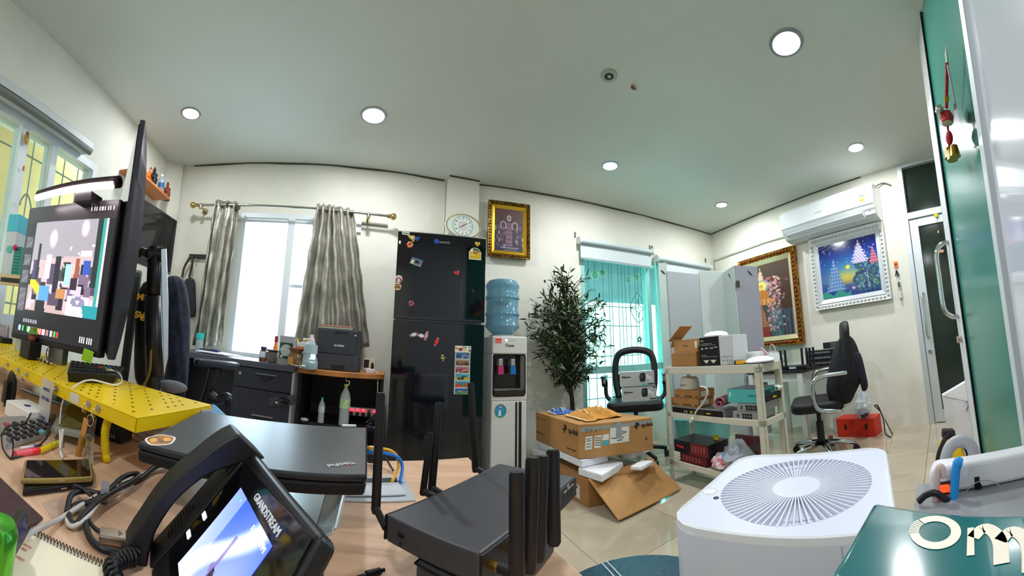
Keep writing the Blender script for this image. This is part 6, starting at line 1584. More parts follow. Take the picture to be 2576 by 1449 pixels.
for x0, x1, xe, y0, ye in ((2448, 2500, 2520, 1338, 1420), (2516, 2570, 2592, 1346, 1440)):
    P = bez([mx(x0, y0 + 16), mx((x0 + x1) / 2, y0 - 8), mx(x1, y0 + 2), mx(xe - 4, y0 + 30), mx(xe, ye)], 6)
    Q = []
    for i, p in enumerate(P):
        d = (P[min(i + 1, len(P) - 1)] - P[max(i - 1, 0)]).normalized(); n2 = Vector((-d.y, d.x, 0)); Q.append([p - n2 * .006, p + n2 * .006])
    part('letter', MB().sheet(Q), W2, t)
# white power strip standing behind
a, b = onR(2336, 1200, .575), onR(2640, 1200, .575); PWw = Wall((a.x, a.y), (b.x, b.y))
hz_ = PWw.uz(2400, 1170)[1]
t = thing('power_strip', 'white power strip with an orange rocker switch behind the teal carton', 'power strip', PWw.pt(PWw.L / 2, SZ), PWw.rz)
w, h = PWw.L, hz_ - SZ
part('housing', MB().poly([(x, 0, h / 2 + z) for x, z in rrect(w, h, min(.03, h * .4), 6)], (0, .035, 0)), M('e9e8ee', .3), t, bevel=.006, seg=3, smooth='auto')
pu = lambda x, y: (lambda q: (q[0] - w / 2, q[1] - SZ))(PWw.uz(x, y))
for xa in (2480, 2610):
    arc = [pu(xa - 58 + 0, 1280), pu(xa - 52, 1240), pu(xa - 25, 1214), pu(xa, 1208), pu(xa + 25, 1214), pu(xa + 48, 1240), pu(xa + 56, 1280)]
    part('socket_outline', MB().tube(bez([(x, -.0008, z) for x, z in arc], 5), .0009, 5), M('b8b8c0', .5), t)
    x_, z_ = pu(xa - 18, 1236)
    part('socket_hole', MB().cyl((x_, -.0012, z_ + .008), (x_, -.0005, z_ + .008), .006, n=14).cyl((x_, -.0012, z_ - .004), (x_, -.0005, z_ - .004), .005, n=12).bx(x_ - .004, x_ + .004, -.0012, 0, z_ + .004, z_ + .022), M('1a1414', .5), t)
x_, z_ = pu(2374, 1228); part('rocker_switch', MB().bx(x_ - .010, x_ + .010, -.006, 0, z_ - .005, z_ + .006), M('e8481c', .3, emit=.6), t, bevel=.002)
part('switch_bezel', MB().bx(x_ - .014, x_ + .014, -.002, 0, z_ - .009, z_ + .010), M('3a3634', .4), t)
lettering('USB', .008, M('6a6a70', .4), t, (x_ + .002, -.001, z_ - .016))
inv = Matrix.Rotation(-PWw.rz, 4, 'Z') @ Matrix.Translation(-t.location)
def near(name, label, cat, px, r, rad, mat, n=10, rr=None):
    pts_ = [onR(x, y, r + (dr[0] if dr else 0)) for x, y, *dr in px]; p0 = pts_[0]; o = thing(name, label, cat, p0)
    part('cord', MB().tube([q_ - p0 for q_ in bez(pts_, 8)], rad, n), mat, o, smooth=True); return o
near('grey_hose', 'thick grey hose arching behind the white power strip', 'hose', [(2376, 1200), (2380, 1150), (2394, 1120), (2420, 1109), (2443, 1122), (2452, 1150), (2460, 1200)], .66, .011, M('b9bac0', .45), 14)
near('plug_cable', 'pink-beige cable bent over the end of the power strip', 'cable', [(2354, 1262), (2356, 1215), (2361, 1180), (2370, 1178), (2376, 1200)], .555, .0055, M('c9b0aa', .45))
near('blue_strap', 'bright blue flat strap laid over the power strip', 'strap', [(2399, 1272), (2402, 1215), (2408, 1165), (2420, 1166)], .555, .007, M('1f8ed8', .4))
near('black_cable', 'black cable behind the teal carton beside the power strip', 'cable', [(2310, 1262), (2330, 1245), (2352, 1240), (2370, 1250), (2385, 1262)], .55, .005, M('141318', .45))
# yellow and black tool pouch by the door post
p = onR(2396, 1170, 2.35); p.z = 0
t = thing('tool_pouch', 'yellow and black tool pouch standing on the floor by the door post', 'pouch', p, -1.35)
hp_ = over(p, 2396, 1080)
part('pouch', MB().ring([[(x * s, y * s, z) for x, y in rrect(.16, .13, .04, 4)] for s, z in ((.9, 0), (1.05, hp_ * .4), (.8, hp_ * .72), (.35, hp_ * .85))]), M('e0b818', .5), t, smooth='auto')
part('black_top', MB().box((0, 0, hp_ * .9), (.08, .07, hp_ * .2), (0, .2, 0)), M('191416', .5), t, bevel=.01)
for k in (-1, 1): part('strap', MB().tube(bez([(.085 * k, -.03, .01), (.10 * k, -.05, hp_ * .45), (.05 * k, -.04, hp_ * .78), (.0, -.03, hp_ * .95)]), .014, 6), M('231a1c', .7), t)
p = onR(2420, 1100, 2.62); p.z = 0; hp_ = over(p, 2420, 962)
t = thing('paper_bag', 'white folded bag standing behind the tool pouch with a metal clip', 'bag', p, -1.4)
b0 = [(-.09, 0, 0), (.11, 0, 0), (.11, .05, 0), (-.09, .05, 0)]
part('bag', MB().hexa(b0, [(-.10, 0, hp_ * .86), (.11, -.01, hp_), (.11, .05, hp_), (-.10, .05, hp_ * .86)]), M('d0cfd4', .6, noise=.06), t, bevel=.004)
part('folded_lip', MB().poly([(-.10, -.004, hp_ * .85), (-.03, -.008, hp_ * .80), (.06, -.006, hp_ * .72), (.11, -.012, hp_ * .70), (.11, -.012, hp_)], (0, .003, 0)), M('dcdce0', .5), t)
part('clip', MB().tube(bez([(.06, -.012, hp_ * .72), (.085, -.02, hp_ * .74), (.075, -.02, hp_ * .66), (.06, -.012, hp_ * .6)]), .005, 6), M('9a9cb0', .2, .9), t)

# blue leather stool seat at the foot of the picture
p = onZ(1530, 1449, .42)
t = thing('stool', 'round dark teal leather stool with a white stitched band', 'stool', (.47, .44, 0))
st = onZ(1520, 1399, .46)
t.location = (st.x - .045, st.y - .21, 0)
part('cushion', MB().lathe([(.19, .40), (.215, .42), (.215, .445), (.19, .46), (.001, .464)], n=48), M('123e52', .45, noise=.15, scale=90, bump=.25), t, smooth='auto')
for d in (-.007, .007): part('stitching', MB().tube([(d + .10 * s * .3, s * .19, .4625 - .003 * abs(s) ** 6) for s in np.linspace(-1, 1, 24)], .0016, 5), M('c8d0d4', .6), t)
part('column', MB().cyl((0, 0, .03), (0, 0, .40), .025, n=14), CHR, t); part('base', MB().lathe([(.17, 0), (.17, .012), (.03, .03)], n=32), CHR, t, smooth='auto')
# ================================================================== THE NEAR DESK
D = .70
WOOD = M('dcb597', .42, noise=.22, scale=3.5, stretch=(1.2, 14, 1), c2='c9a083')
t = thing('desk', 'light wood desk in the foreground covered with gadgets and cables', 'desk', (0, 0, 0))
e0, e1 = onZ(1392, 1375, D), onZ(1470, 1449, D)
dirv = (e1 - e0).normalized(); nr = e0 + dirv * .75; fr_ = e0 - dirv * .47
top = [Vector((-1.62, -.25, D - .03)), Vector((nr.x, nr.y, D - .03)), Vector((fr_.x, fr_.y, D - .03)), Vector((-.30, .86, D - .03)), Vector((-.5, 1.05, D - .03)), Vector((-1.72, 1.0, D - .03))]
part('desktop', MB().poly(top, (0, 0, .03)), WOOD, t, bevel=.003)
for x, y in ((.1, .62), (-1.5, .8), (-1.5, -.1), (.3, .0)): part('leg', MB().bx(x - .03, x + .03, y - .03, y + .03, 0, D - .03), M('b9bcbe', .4, .4), t)
def at(x, y, z=D): return onZ(x, y, z) + Vector((0, 0, .0008))
def dq(px, z=D): return [onZ(x, y, z) for x, y in px]
def desk_thing(name, label, cat, x, y, z=D, rz=0.0, group=None): return thing(name, label, cat, at(x, y, z), rz, group)
def loc(t, x, y, z): return (Matrix.Translation(t.location) @ Matrix.Rotation(t.rotation_euler.z, 4, 'Z')).inverted() @ onZ(x, y, z)

# ---- laptop on its silver stand
lq = [onZ(347, 1112, .79), onZ(924, 1195, .79), onZ(924, 1075, .803), onZ(505, 1033, .803)]
lc = sum(lq, Vector()) / 4
t = thing('laptop', 'closed black laptop with a round sticker lying on a silver stand', 'laptop', lc)
LB = M('1c1e24', .28, noise=.04, scale=60, spec=.6)
up = (lq[1] - lq[0]).cross(lq[3] - lq[0]).normalized(); b = [p - lc for p in lq]
part('lid', MB().hexa([p - up * .010 for p in b], b), M('20242c', .30, spec=.7), t, bevel=.003)
part('base', MB().hexa([p * .985 - up * .029 for p in b], [p - up * .0105 for p in b]), M('17171b', .5), t, bevel=.004)
ex_ = (b[1] - b[0]).normalized(); ey_ = up.cross(ex_)
rot_lap = Matrix((ex_, ey_, up)).transposed().to_euler()
inv_l = Matrix.Translation(-lc)
def onlid(x, y): return onP(x, y, lq[0], up) - lc
p = onlid(858, 1169) + up * .0005
tx = (onlid(832, 1172) - onlid(888, 1165)); tx.normalize(); ty = up.cross(tx)
lettering('ThinkPad', .0125, M('b8bcc0', .3, .7), t, p, Matrix((tx, ty, up)).transposed().to_euler(), bold=.0004)
part('red_dot', MB().cyl(onlid(876, 1172), onlid(876, 1172) + up * .0006, .0012, n=10), M('e02020', .4, emit=.4), t)
s0 = onlid(404, 1107); a_, b_ = onlid(442, 1105) - s0, onlid(404, 1094) - s0
def eo(k, n=28, j=.05): return [s0 + (a_ * math.cos(q) + b_ * math.sin(q)) * k * (1 + j * math.sin(5 * q)) for q in np.linspace(0, 2 * PI, n + 1)[:-1]]
st_ = part('round_sticker', MB().poly(eo(1), up * .0004), M('e8e0d8', .5), t)
part('sticker_print', MB().poly(eo(.86), up * .0006), M('2c2430', .5, noise=.9, scale=60, c2='d88a38'), st_)
for dx in (-.45, .42): part('sticker_patch', MB().poly([s0 + a_ * (dx + .26 * math.cos(q)) + b_ * (.0 + .4 * math.sin(q)) for q in np.linspace(0, 2 * PI, 13)[:-1]], up * .0008), M('e0a840', .5), st_)
for x0, x1, y in ((505, 530, 1035), (860, 895, 1073)): part('hinge', MB().cyl(onlid(x0, y), onlid(x1, y), .004, n=8), M('9aa0a8', .3, .7), t)
t = thing('laptop_stand', 'brushed silver laptop stand under the black laptop', 'laptop stand', at(760, 1260))
SIL = M('c6d2d8', .3, .75)
inv = Matrix.Translation(-t.location)
base = [inv @ v for v in dq([(690, 1330), (822, 1352), (838, 1345), (850, 1240), (560, 1190)])]
part('base_plate', MB().poly([v + Vector((0, 0, .0)) for v in base], (0, 0, .004)), SIL, t, bevel=.002)
c0, c1 = inv @ onZ(790, 1335, D), inv @ onZ(845, 1335, D)
bk = Vector((.01, .07, 0))
part('column', MB().hexa([c0, c1, c1 + Vector((.004, .012, 0)), c0 + Vector((.004, .012, 0))], [c0 + bk * .8 + Vector((0, 0, .058)), c1 + bk * .8 + Vector((0, 0, .058)), c1 + bk + Vector((0, 0, .058)), c0 + bk + Vector((0, 0, .058))]), SIL, t, bevel=.003)
part('carrier', MB().hexa([v - lc * 0 - t.location + lc - up * .034 for v in (b[0] * .5, b[1] * .8, b[2] * .8, b[3] * .5)], [v - t.location + lc - up * .030 for v in (b[0] * .5, b[1] * .8, b[2] * .8, b[3] * .5)]), SIL, t)

# ---- cable grommet with two network cables
g = dq([(846, 1262), (1047, 1262), (1016, 1200), (860, 1200)])
gc = sum(g, Vector()) / 4
t = thing('desk_grommet', 'silver flip-lid cable outlet let into the desk', 'cable outlet', gc)
part('frame', MB().poly([v - gc for v in g], (0, 0, .003)), M('c4c9d0', .35, .3), t, bevel=.001)
part('lid', MB().poly([v - gc + Vector((0, 0, .004)) for v in dq([(862, 1255), (1022, 1252), (1002, 1222), (862, 1222)])], (0, 0, .003)), M('d2d7de', .3, .2), t, bevel=.001)
part('slot', MB().poly([v - gc + Vector((0, 0, .0032)) for v in dq([(862, 1218), (1000, 1217), (998, 1206), (864, 1207)])], (0, 0, .0005)), M('1a1618', .6), t)
def cable(name, label, px, rad, mat, z=None, cat='cable', n=8, zoff=None):
    """px: (x, y, z) image points with their own heights"""
    pts_ = [onZ(x, y, zz) for x, y, zz in px]; o = thing(name, label, cat, pts_[0].copy()); p0 = pts_[0]
    part('cord', MB().tube([q - p0 for q in bez(pts_, 8)], rad, n), mat, o, smooth=True); return o
cable('network_cable', 'yellow network cable rising out of the desk outlet', [(985, 1215, D + .004), (1003, 1165, D + .03), (985, 1135, D + .055), (935, 1127, D + .062), (905, 1127, D + .06)], .0034, M('e8a820', .4))
cable('network_cable', 'blue network cable rising out of the desk outlet beside the yellow one', [(1006, 1215, D + .004), (1012, 1172, D + .028), (995, 1147, D + .048), (945, 1138, D + .055), (905, 1138, D + .052)], .0036, M('1f72d0', .4))
p = onR(935, 1150, .80); t = thing('cable_plug', 'black plug with cords hanging behind the laptop corner', 'plug', onZ(935, 1165, D + .004))
part('plug', MB().box((0, 0, .012), (.022, .016, .022)), M('17171b', .4), t, bevel=.003); part('tip', MB().box((0, 0, .03), (.014, .01, .014)), M('d8d8dc', .4), t)
part('cord', MB().tube(bez([(.011, 0, .01), (.03, -.005, .016), (.045, -.03, .004), (.05, -.05, .003)]), .0025, 6), M('1b1b20', .5), t)

# ---- router stack
RB = M('46464c', .42, .2, noise=.05, scale=80); RD = M('121217', .4)
rq = dq([(972, 1293), (1207, 1393), (1445, 1197), (1258, 1165)], .78); rc = sum(rq, Vector()) / 4
t = thing('router', 'dark grey router with eight black aerials on top of a second one', 'router', (rc.x, rc.y, .752))
rb_ = [Vector((v.x - rc.x, v.y - rc.y, 0)) for v in rq]; RH = .028
part('body', MB().hexa([v * .995 for v in rb_], [v + Vector((0, 0, RH)) for v in rb_]), RB, t, bevel=.003)
def rside(a, b, u0, u1, z0, z1, d, mat, name):
    e = (b - a); n = Vector((e.y, -e.x, 0)).normalized()
    q = [a + e * u0, a + e * u1]; 
    part(name, MB().hexa([q[0] + n * d, q[1] + n * d, q[1], q[0]], [v + Vector((0, 0, 0)) for v in (q[0] + n * d + Vector((0, 0, z1 - z0)), q[1] + n * d + Vector((0, 0, z1 - z0)), q[1] + Vector((0, 0, z1 - z0)), q[0] + Vector((0, 0, z1 - z0)))]).xf(Matrix.Translation((0, 0, z0))), mat, t, bevel=.0008)
A_, B_, C_, E_ = rb_
rside(B_, C_, .0, 1.0, .001, RH - .001, .003, RD, 'port_panel'); rside(E_, A_, .0, 1.0, .001, RH - .001, .003, RD, 'rear_panel')
rside(A_, B_, .16, .23, .012, .016, .0008, M('0a0a0c', .5), 'slot'); rside(A_, B_, .18, .20, .004, .008, .0008, M('1a1a1e', .5), 'usb_mark')
for k in range(3): rside(B_, C_, .80 + .055 * k, .84 + .055 * k, .007, .019, .0036, M('0a0a0a' if k else '26262a', .4), 'port'); rside(B_, C_, .797 + .055 * k, .843 + .055 * k, .0195, .0215, .0036, M('b8b090', .4), 'port_rim')
lettering('4 5', .006, M('b8b8bc', .4), t, (B_ + (C_ - B_) * .86 + Vector(((C_ - B_).y, -(C_ - B_).x, 0)).normalized() * .0036 + Vector((0, 0, .0245))), (PI / 2, 0, math.atan2((C_ - B_).y, (C_ - B_).x)))
def blade(x0, y0, x1, y1, w, side):
    """flat aerial from its foot at image (x0, y0) to its tip (x1, y1)"""
    f = None
    r0 = onZ(x0, y0, .772); rr_ = math.hypot(r0.x, r0.y)
    tip = onR(x1, y1, rr_ * 1.0)
    ax = (tip - r0); L_ = ax.length; ax.normalize(); vw = Vector((r0.x, r0.y, 0)).normalized(); sx = ax.cross(vw).normalized(); yy = sx.cross(ax)
    rings = []
    for s, k in ((0, .75), (.03, 1), (.97, 1), (1.0, .82)):
        c = r0 + ax * L_ * s - t.location; rings.append([c + sx * w / 2 * k * math.cos(q) + yy * w * .26 * math.sin(q) for q in np.linspace(0, 2 * PI, 17)[:-1]])
    a = part('antenna', MB().ring(rings), M('141318', .38), t, smooth='auto')
    return a, r0 - t.location
def stub(a, p, to):
    part('hinge_stub', MB().cyl(p + Vector((0, 0, .006)), to + Vector((0, 0, .014)), .0045, n=10), M('17161a', .4), a)
for (x0, y0, x1, y1, w, k) in ((945, 1292, 958, 988, .0115, .0), (1085, 1238, 1106, 1013, .0115, .46), (1063, 1246, 1084, 1088, .0095, .40), (1196, 1188, 1184, 963, .0115, .88)):
    a, p = blade(x0, y0, x1, y1, w, 0); stub(a, p, A_.lerp(E_, k))
for (x0, y0, x1, y1, k) in ((1300, 1470, 1300, 1187, .10), (1330, 1440, 1341, 1150, .2), (1352, 1412, 1364, 1146, .32), (1394, 1372, 1391, 1131, .48)):
    r0 = rb_[1].lerp(rb_[2], k); nn = Vector(((C_ - B_).y, -(C_ - B_).x, 0)).normalized()
    a, p = blade(x0, y0, x1, y1, .0145, 1)
for k in (.06, .2):
    q = B_.lerp(C_, k) + Vector((0, 0, .014)); nn = Vector(((C_ - B_).y, -(C_ - B_).x, 0)).normalized()
    s_ = part('aerial_socket', MB().cyl(q, q + nn * .012, .0042, n=6), M('c8a24a', .25, .95), t)
    part('knurled_nut', MB().cyl(q + nn * .012, q + nn * .026, .0048, n=12), M('26252a', .35, .3), s_)
rq2 = dq([(1045, 1425), (1190, 1500), (1395, 1300), (1240, 1240)], .745); rc2 = sum(rq2, Vector()) / 4
t = thing('router', 'second dark grey router, crosswise under the eight-aerial one', 'router', (rc2.x, rc2.y, D + .001))
b2 = [Vector((v.x - rc2.x, v.y - rc2.y, 0)) for v in rq2]
part('body', MB().hexa(b2, [v + Vector((0, 0, .049)) for v in b2]), RB, t, bevel=.004); part('trim', MB().tube([v * 1.003 + Vector((0, 0, .047)) for v in b2], .0016, 6, closed=True), RD, t)

# ---- desk telephone, fitted to its screen corners
O = Vector((-.1436, .3632, .8062)); al, tl_ = -.9133, .9231
X = Vector((math.cos(al), math.sin(al), 0)); U = Vector((-math.sin(al) * math.cos(tl_), math.cos(al) * math.cos(tl_), math.sin(tl_))); N = X.cross(U)
PM = Matrix((X, U, N)).transposed()
t = thing('desk_phone', 'black desk phone with a lit colour screen and its handset on the cradle', 'telephone', (O.x, O.y, D + .001))
PMt = Matrix.Translation(O - t.location) @ PM.to_4x4()
def pp_(name, mb, mat, parent=None, **kw): return part(name, mb.xf(PMt), mat, parent or t, **kw)
PB = M('15151a', .35); PGL = M('08080c', .06, spec=.7)
foot = (D + .004 - O.z)
body = [(-.085, -.165), (.150, -.165), (.150, -.06), (.142, .034), (-.085, .034)]
pp_('housing', MB().poly([(x, u, -.022) for x, u in body], (0, 0, .02)), PB, bevel=.006, seg=3)
pp_('glass_panel', MB().poly([(x, u, -.002) for x, u in [(-.036, -.105), (.143, -.105), (.143, -.02), (.137, .028), (-.034, .020)]], (0, 0, .0025)), PGL, bevel=.0008)
pp_('keypad_panel', MB().poly([(-.036, -.162, -.002), (.143, -.162, -.002), (.143, -.107, -.002), (-.036, -.107, -.002)], (0, 0, .002)), M('1d1d22', .4))
def scr(u, v):
    c = mixc('8a90d8', '2a48c8', v * .9 + .15 * math.sin(6 * u)); d = abs((u - .45) - (v - .5) * .55 + .08 * math.sin(5 * v))
    c = mixc('e8ecff', c, min(1, d / .16))
    if abs(u - .52) < .015 + .05 * math.exp(-((v - .40) / .04) ** 2) and v < .75: c = mixc(c, '5a4a70', .75)
    if math.hypot((u - .55) * 1.6, v - .36) < .06: c = hx('20182c')
    if u < .25: c = mixc(c, 'c0c4f0', .35)
    if math.hypot((u - .10) * 1.7, v - .93) < .025: c = hx('30d060')
    if abs(u - .17) < .02 and abs(v - .93) < .012: c = hx('6ab0f8')
    return c
cv = canvas('screen', .105, .095, 44, 40, scr, printed(.2, emit=1.25), t)
cv.matrix_local = PMt @ Matrix.Translation((.0525, -.046, .0012))
def ptext(s, x, u, size, c, name='lettering', rot=0):
    o = lettering(s, size, M(c, .3, emit=.25), t, (0, 0, 0), (0, 0, 0), name); o.matrix_local = PMt @ Matrix.Translation((x, u, .0018)) @ Matrix.Rotation(rot, 4, 'Z')
ptext('GRANDSTREAM', .070, .0105, .0095, 'b8bcc4')
ptext('1 08 : 10PM', .083, -.006, .0075, 'f0f4ff')
for x, u in ((-.026, -.05), (-.026, -.075)): pp_('line_key', MB().box((x, u, .001), (.012, .005, .001)), M('dfe6ff', .3, emit=1.2))
pp_('cradle', MB().poly([(x - .062, u - .062, -.004) for x, u in rrect(.046, .19, .02, 4)], (0, 0, .006)), M('1b1b1f', .45), bevel=.002)
sg = MB()
for k in range(9):
    for j in range(7):
        if ((k - 4) / 4.6) ** 2 + ((j - 3) / 3.6) ** 2 < 1: sg.box((-.062 + (j - 3) * .0048, -.082 + (k - 4) * .0052, .0022), (.0034, .0022, .0006))
pp_('speaker_slots', sg, M('050506', .8))['kind'] = 'stuff'
pp_('hook_tab', MB().box((-.046, .012, .004), (.01, .032, .004)), M('0c0c10', .35), bevel=.001)
hs = []
for k in range(17):
    s = k / 16; u = .038 - .205 * s; zc = .010 + .030 * math.sin(PI * s) ** .8; hw = .022 + .004 * abs(2 * s - 1) ** 2; th_ = .013 + .016 * max(0, abs(2 * s - 1) - .45) / .55
    zlow_ = zc - th_ * .9 - .004 * abs(2 * s - 1)
    hs.append([(-.064 + hw * cx, u, (zc + th_ * .5 if cz > 0 else zlow_) + (abs(cz) < .9) * 0) for cx, cz in ((-1, -.5), (-1, .5), (-.7, 1), (.7, 1), (1, .5), (1, -.5))])
pp_('handset', MB().ring(hs), M('18181c', .5, noise=.06, scale=120), smooth='auto', bevel=.003)
pp_('stand', MB().hexa([(-.06, -.15, -.022), (.12, -.15, -.022), (.12, .02, -.022), (-.06, .02, -.022)], [(-.06, -.15, -.024), (.12, -.15, -.024), (.12, -.0, -.06), (-.06, -.0, -.06)]), PB)
def coil(name, label, px, r0, pitch, mat, rad=.0026):
    pts_ = bez([onZ(x, y, z) for x, y, z in px], 30); o = thing(name, label, 'cord', pts_[0].copy()); p0 = pts_[0]; out = []; s = 0
    for i in range(1, len(pts_)):
        d = pts_[i] - pts_[i - 1]; L_ = d.length
        if L_ < 1e-6: continue
        d.normalize(); a = d.orthogonal().normalized() if i == 1 else (a - d * a.dot(d)).normalized(); b = d.cross(a); m_ = max(1, int(L_ / pitch * 10))
        for k in range(m_):
            s += L_ / m_ / pitch * 2 * PI; out.append(pts_[i - 1].lerp(pts_[i], k / m_) - p0 + a * r0 * math.cos(s) + b * r0 * math.sin(s))
    part('coil', MB().tube(out, rad, 5), mat, o, smooth=True); return o
coil('coiled_cable', 'coiled black handset cord curling at the left foot of the phone', [(300, 1480, D + .01), (280, 1430, D + .012), (310, 1405, D + .012), (345, 1400, D + .01)], .0075, .0058, M('131317', .4))
coil('coiled_cable', 'coiled black cord hanging out right of the phone', [(770, 1380, D + .012), (788, 1420, D + .012), (795, 1470, D + .012)], .0075, .0058, M('131317', .4))

# ---- spiral notebook, mouse mat, green can, phone holder
nq = dq([(20, 1345), (265, 1421), (330, 1700), (-90, 1500)], D + .012); 
nb = dq([(52, 1318), (268, 1420), (215, 1560), (-60, 1440)], D + .010)
nc = sum(nb, Vector()) / 4
t = thing('notebook', 'cream spiral notebook open at a handwritten page, lower left', 'notebook', nc - Vector((0, 0, .0095)))
for k in range(3): part('page', MB().poly([v - nc + Vector((0, 0, .003 * k)) + Vector((.001 * k, 0, 0)) for v in nb], (0, 0, .0026)), M('f0e6cc' if k == 2 else 'd8cdb0', .7), t)
for k in range(26):
    p = nb[0].lerp(nb[1], (k + .5) / 26) - nc + Vector((0, 0, .006)); e = (nb[1] - nb[0]).normalized(); n_ = Vector((-e.y, e.x, 0))
    part('ring', MB().tube([p + n_ * .005 * math.cos(q) - n_ * .001 + Vector((0, 0, .0065 * math.sin(q))) for q in np.linspace(0, 2 * PI, 11)[:-1]], .0007, 5, closed=True), M('5a5650', .35, .7), t)
for k, (x0, y0, x1, y1) in enumerate(((62, 1345, 84, 1356), (58, 1355, 72, 1362), (44, 1375, 66, 1386))):
    a, b = onZ(x0, y0, D + .0195) - nc, onZ(x1, y1, D + .0195) - nc
    part('handwriting', MB().tube([a.lerp(b, s) + Vector((0, 0, .0)) + Vector((0, .002 * math.sin(s * 30), 0)) for s in np.linspace(0, 1, 16)], .0004, 4), M('d89088', .7), t)
mq = dq([(-10, 1196), (108, 1308), (92, 1322), (-200, 1420)], D); mc = sum(mq, Vector()) / 4
t = thing('mouse_mat', 'dark brown mat at the left edge of the desk', 'mat', mc + Vector((0, 0, .0005)))
part('mat', MB().poly([v - mc for v in mq], (0, 0, .003)), M('4a3436', .8, noise=.1, scale=120), t, bevel=.001)
gcn = onZ(-6, 1470, D)
t = thing('drink_can', 'shiny green can in the bottom left corner', 'can', gcn + Vector((-.004, -.006, .0005)))
part('can', MB().lathe([(.017, 0), (.02, .004), (.02, .050), (.016, .057), (.001, .055)], n=32), M('6ac81c', .15, .6, noise=.3, scale=9, c2='2a8a3a'), t, smooth='auto')
t = thing('phone_holder', 'black phone holder with a small dark screen beside the green can', 'holder', at(33, 1372, D + .0195), .7)
part('holder', MB().box((0, 0, .012), (.014, .05, .024), (0, -.3, 0)), M('2a2528', .4), t, bevel=.003); part('glass', MB().box((.006, 0, .014), (.003, .036, .014), (0, -.3, 0)), M('3a3c58', .1), t, bevel=.001)

# ---- two smartphones
for i, (z, px, c, gl, lab) in enumerate(((D, [(58, 1236), (236, 1210), (232, 1165), (60, 1168)], '16161a', 0, 'black smartphone lying under the gold-cased one'), (D + .010, [(52, 1205), (234, 1200), (228, 1155), (62, 1158)], 'a08a4a', 1, 'smartphone in a gold case lying on the black one'))):
    q = dq(px, z + .009); c_ = sum(q, Vector()) / 4; t = thing('smartphone', lab, 'phone', (c_.x, c_.y, z + .0008), 0, 'stacked smartphones')
    b = [Vector((v.x - c_.x, v.y - c_.y, 0)) for v in q]
    part('case', MB().hexa(b, [v + Vector((0, 0, .0092)) for v in b]), M(c, .35, .2), t, bevel=.003, seg=3)
    part('glass', MB().poly([v * .93 + Vector((0, 0, .0092)) for v in b], (0, 0, .0006)), M('17120f', .04, spec=.7), t)
    part('side_button', MB().box((b[0].lerp(b[1], .55) + Vector((0, 0, .005))), (.01, .0015, .002), (0, 0, math.atan2((b[1] - b[0]).y, (b[1] - b[0]).x))), M('c8a890', .3, .5), t)
# ---- calculator
cq = dq([(8, 1120), (112, 1092), (60, 1052), (-5, 1062)], D + .02)
t = thing('calculator', 'grey desk calculator with a tilted display on the left of the desk', 'calculator', at(45, 1110), .16)
CG = M('8c8880', .45)
ca_ = [loc(t, x, y, D + .012) for x, y in ((14, 1118), (112, 1091), (140, 1052), (-4, 1062))]
a0, a1, a2, a3 = [Vector((v.x, v.y, 0)) for v in ca_]
part('body', MB().hexa([a0, a1, a2, a3], [v + Vector((0, 0, h)) for v, h in ((a0, .012), (a1, .012), (a2, .024), (a3, .024))]), CG, t, bevel=.003)
for i in range(6):
    for j in range(4):
        u, v = (i + .6) / 6.3, (j + .4) / 5.6; p = a0.lerp(a1, u).lerp(a3.lerp(a2, u), v); z = .012 + .012 * v
        part('key', MB().box((p.x, p.y, z + .002), (.0135, .010, .006), (0, 0, .1)), M('2c2a2c' if i < 5 or j else '5ab0b8', .4) if not (i == 0 and j == 3) else M('b04050', .4), t, bevel=.0015)
dn = (a2 - a3).normalized()
part('display_housing', MB().hexa([a1.lerp(a2, .15) + Vector((.012, .0, .012)), a1.lerp(a2, .15) + Vector((.085, .02, .02)), a2 + Vector((.085, .07, .045)), a2 + Vector((.0, .03, .03))], [v + Vector((-.003, .002, .012)) for v in (a1.lerp(a2, .15) + Vector((.012, .0, .012)), a1.lerp(a2, .15) + Vector((.085, .02, .02)), a2 + Vector((.085, .07, .045)), a2 + Vector((.0, .03, .03)))]), CG, t, bevel=.003)
dd = [Vector((-.003, .002, .0128)) + v for v in (a1.lerp(a2, .15) + Vector((.024, .012, .0150)), a1.lerp(a2, .15) + Vector((.075, .027, .0225)), a2 + Vector((.07, .055, .0415)), a2 + Vector((.014, .03, .032)))]
part('display', MB().poly(dd, (0, 0, .001)), M('6a6438', .15), t)
# ---- eyeglasses, highlighters, white box
t = thing('eyeglasses', 'black-framed eyeglasses lying in front of the calculator', 'eyeglasses', at(40, 1150))
def gl_(px): return [onZ(x, y, z) - t.location for x, y, z in px]
part('lens_rim', MB().tube(bez(gl_([(3, 1095, D + .03), (8, 1130, D + .01), (28, 1153, D + .003), (33, 1125, D + .012), (30, 1100, D + .03), (18, 1090, D + .034), (3, 1095, D + .03)]), 6), .0016, 6), M('141216', .35), t, smooth=True)
part('temple', MB().tube(bez(gl_([(28, 1154, D + .003), (70, 1140, D + .004), (110, 1110, D + .014), (122, 1090, D + .024), (131, 1055, D + .035)]), 6), .002, 6), M('141216', .35), t, smooth=True)
part('temple', MB().tube(bez(gl_([(3, 1095, D + .03), (22, 1072, D + .035), (60, 1066, D + .036), (78, 1040, D + .045)]), 6), .002, 6), M('141216', .35), t, smooth=True)
part('lens', MB().poly(gl_([(6, 1102, D + .026), (10, 1130, D + .01), (27, 1148, D + .004), (31, 1118, D + .016), (27, 1100, D + .03)]), (0, 0, .0008)), clear('f0f0f4', .02, .9), t)
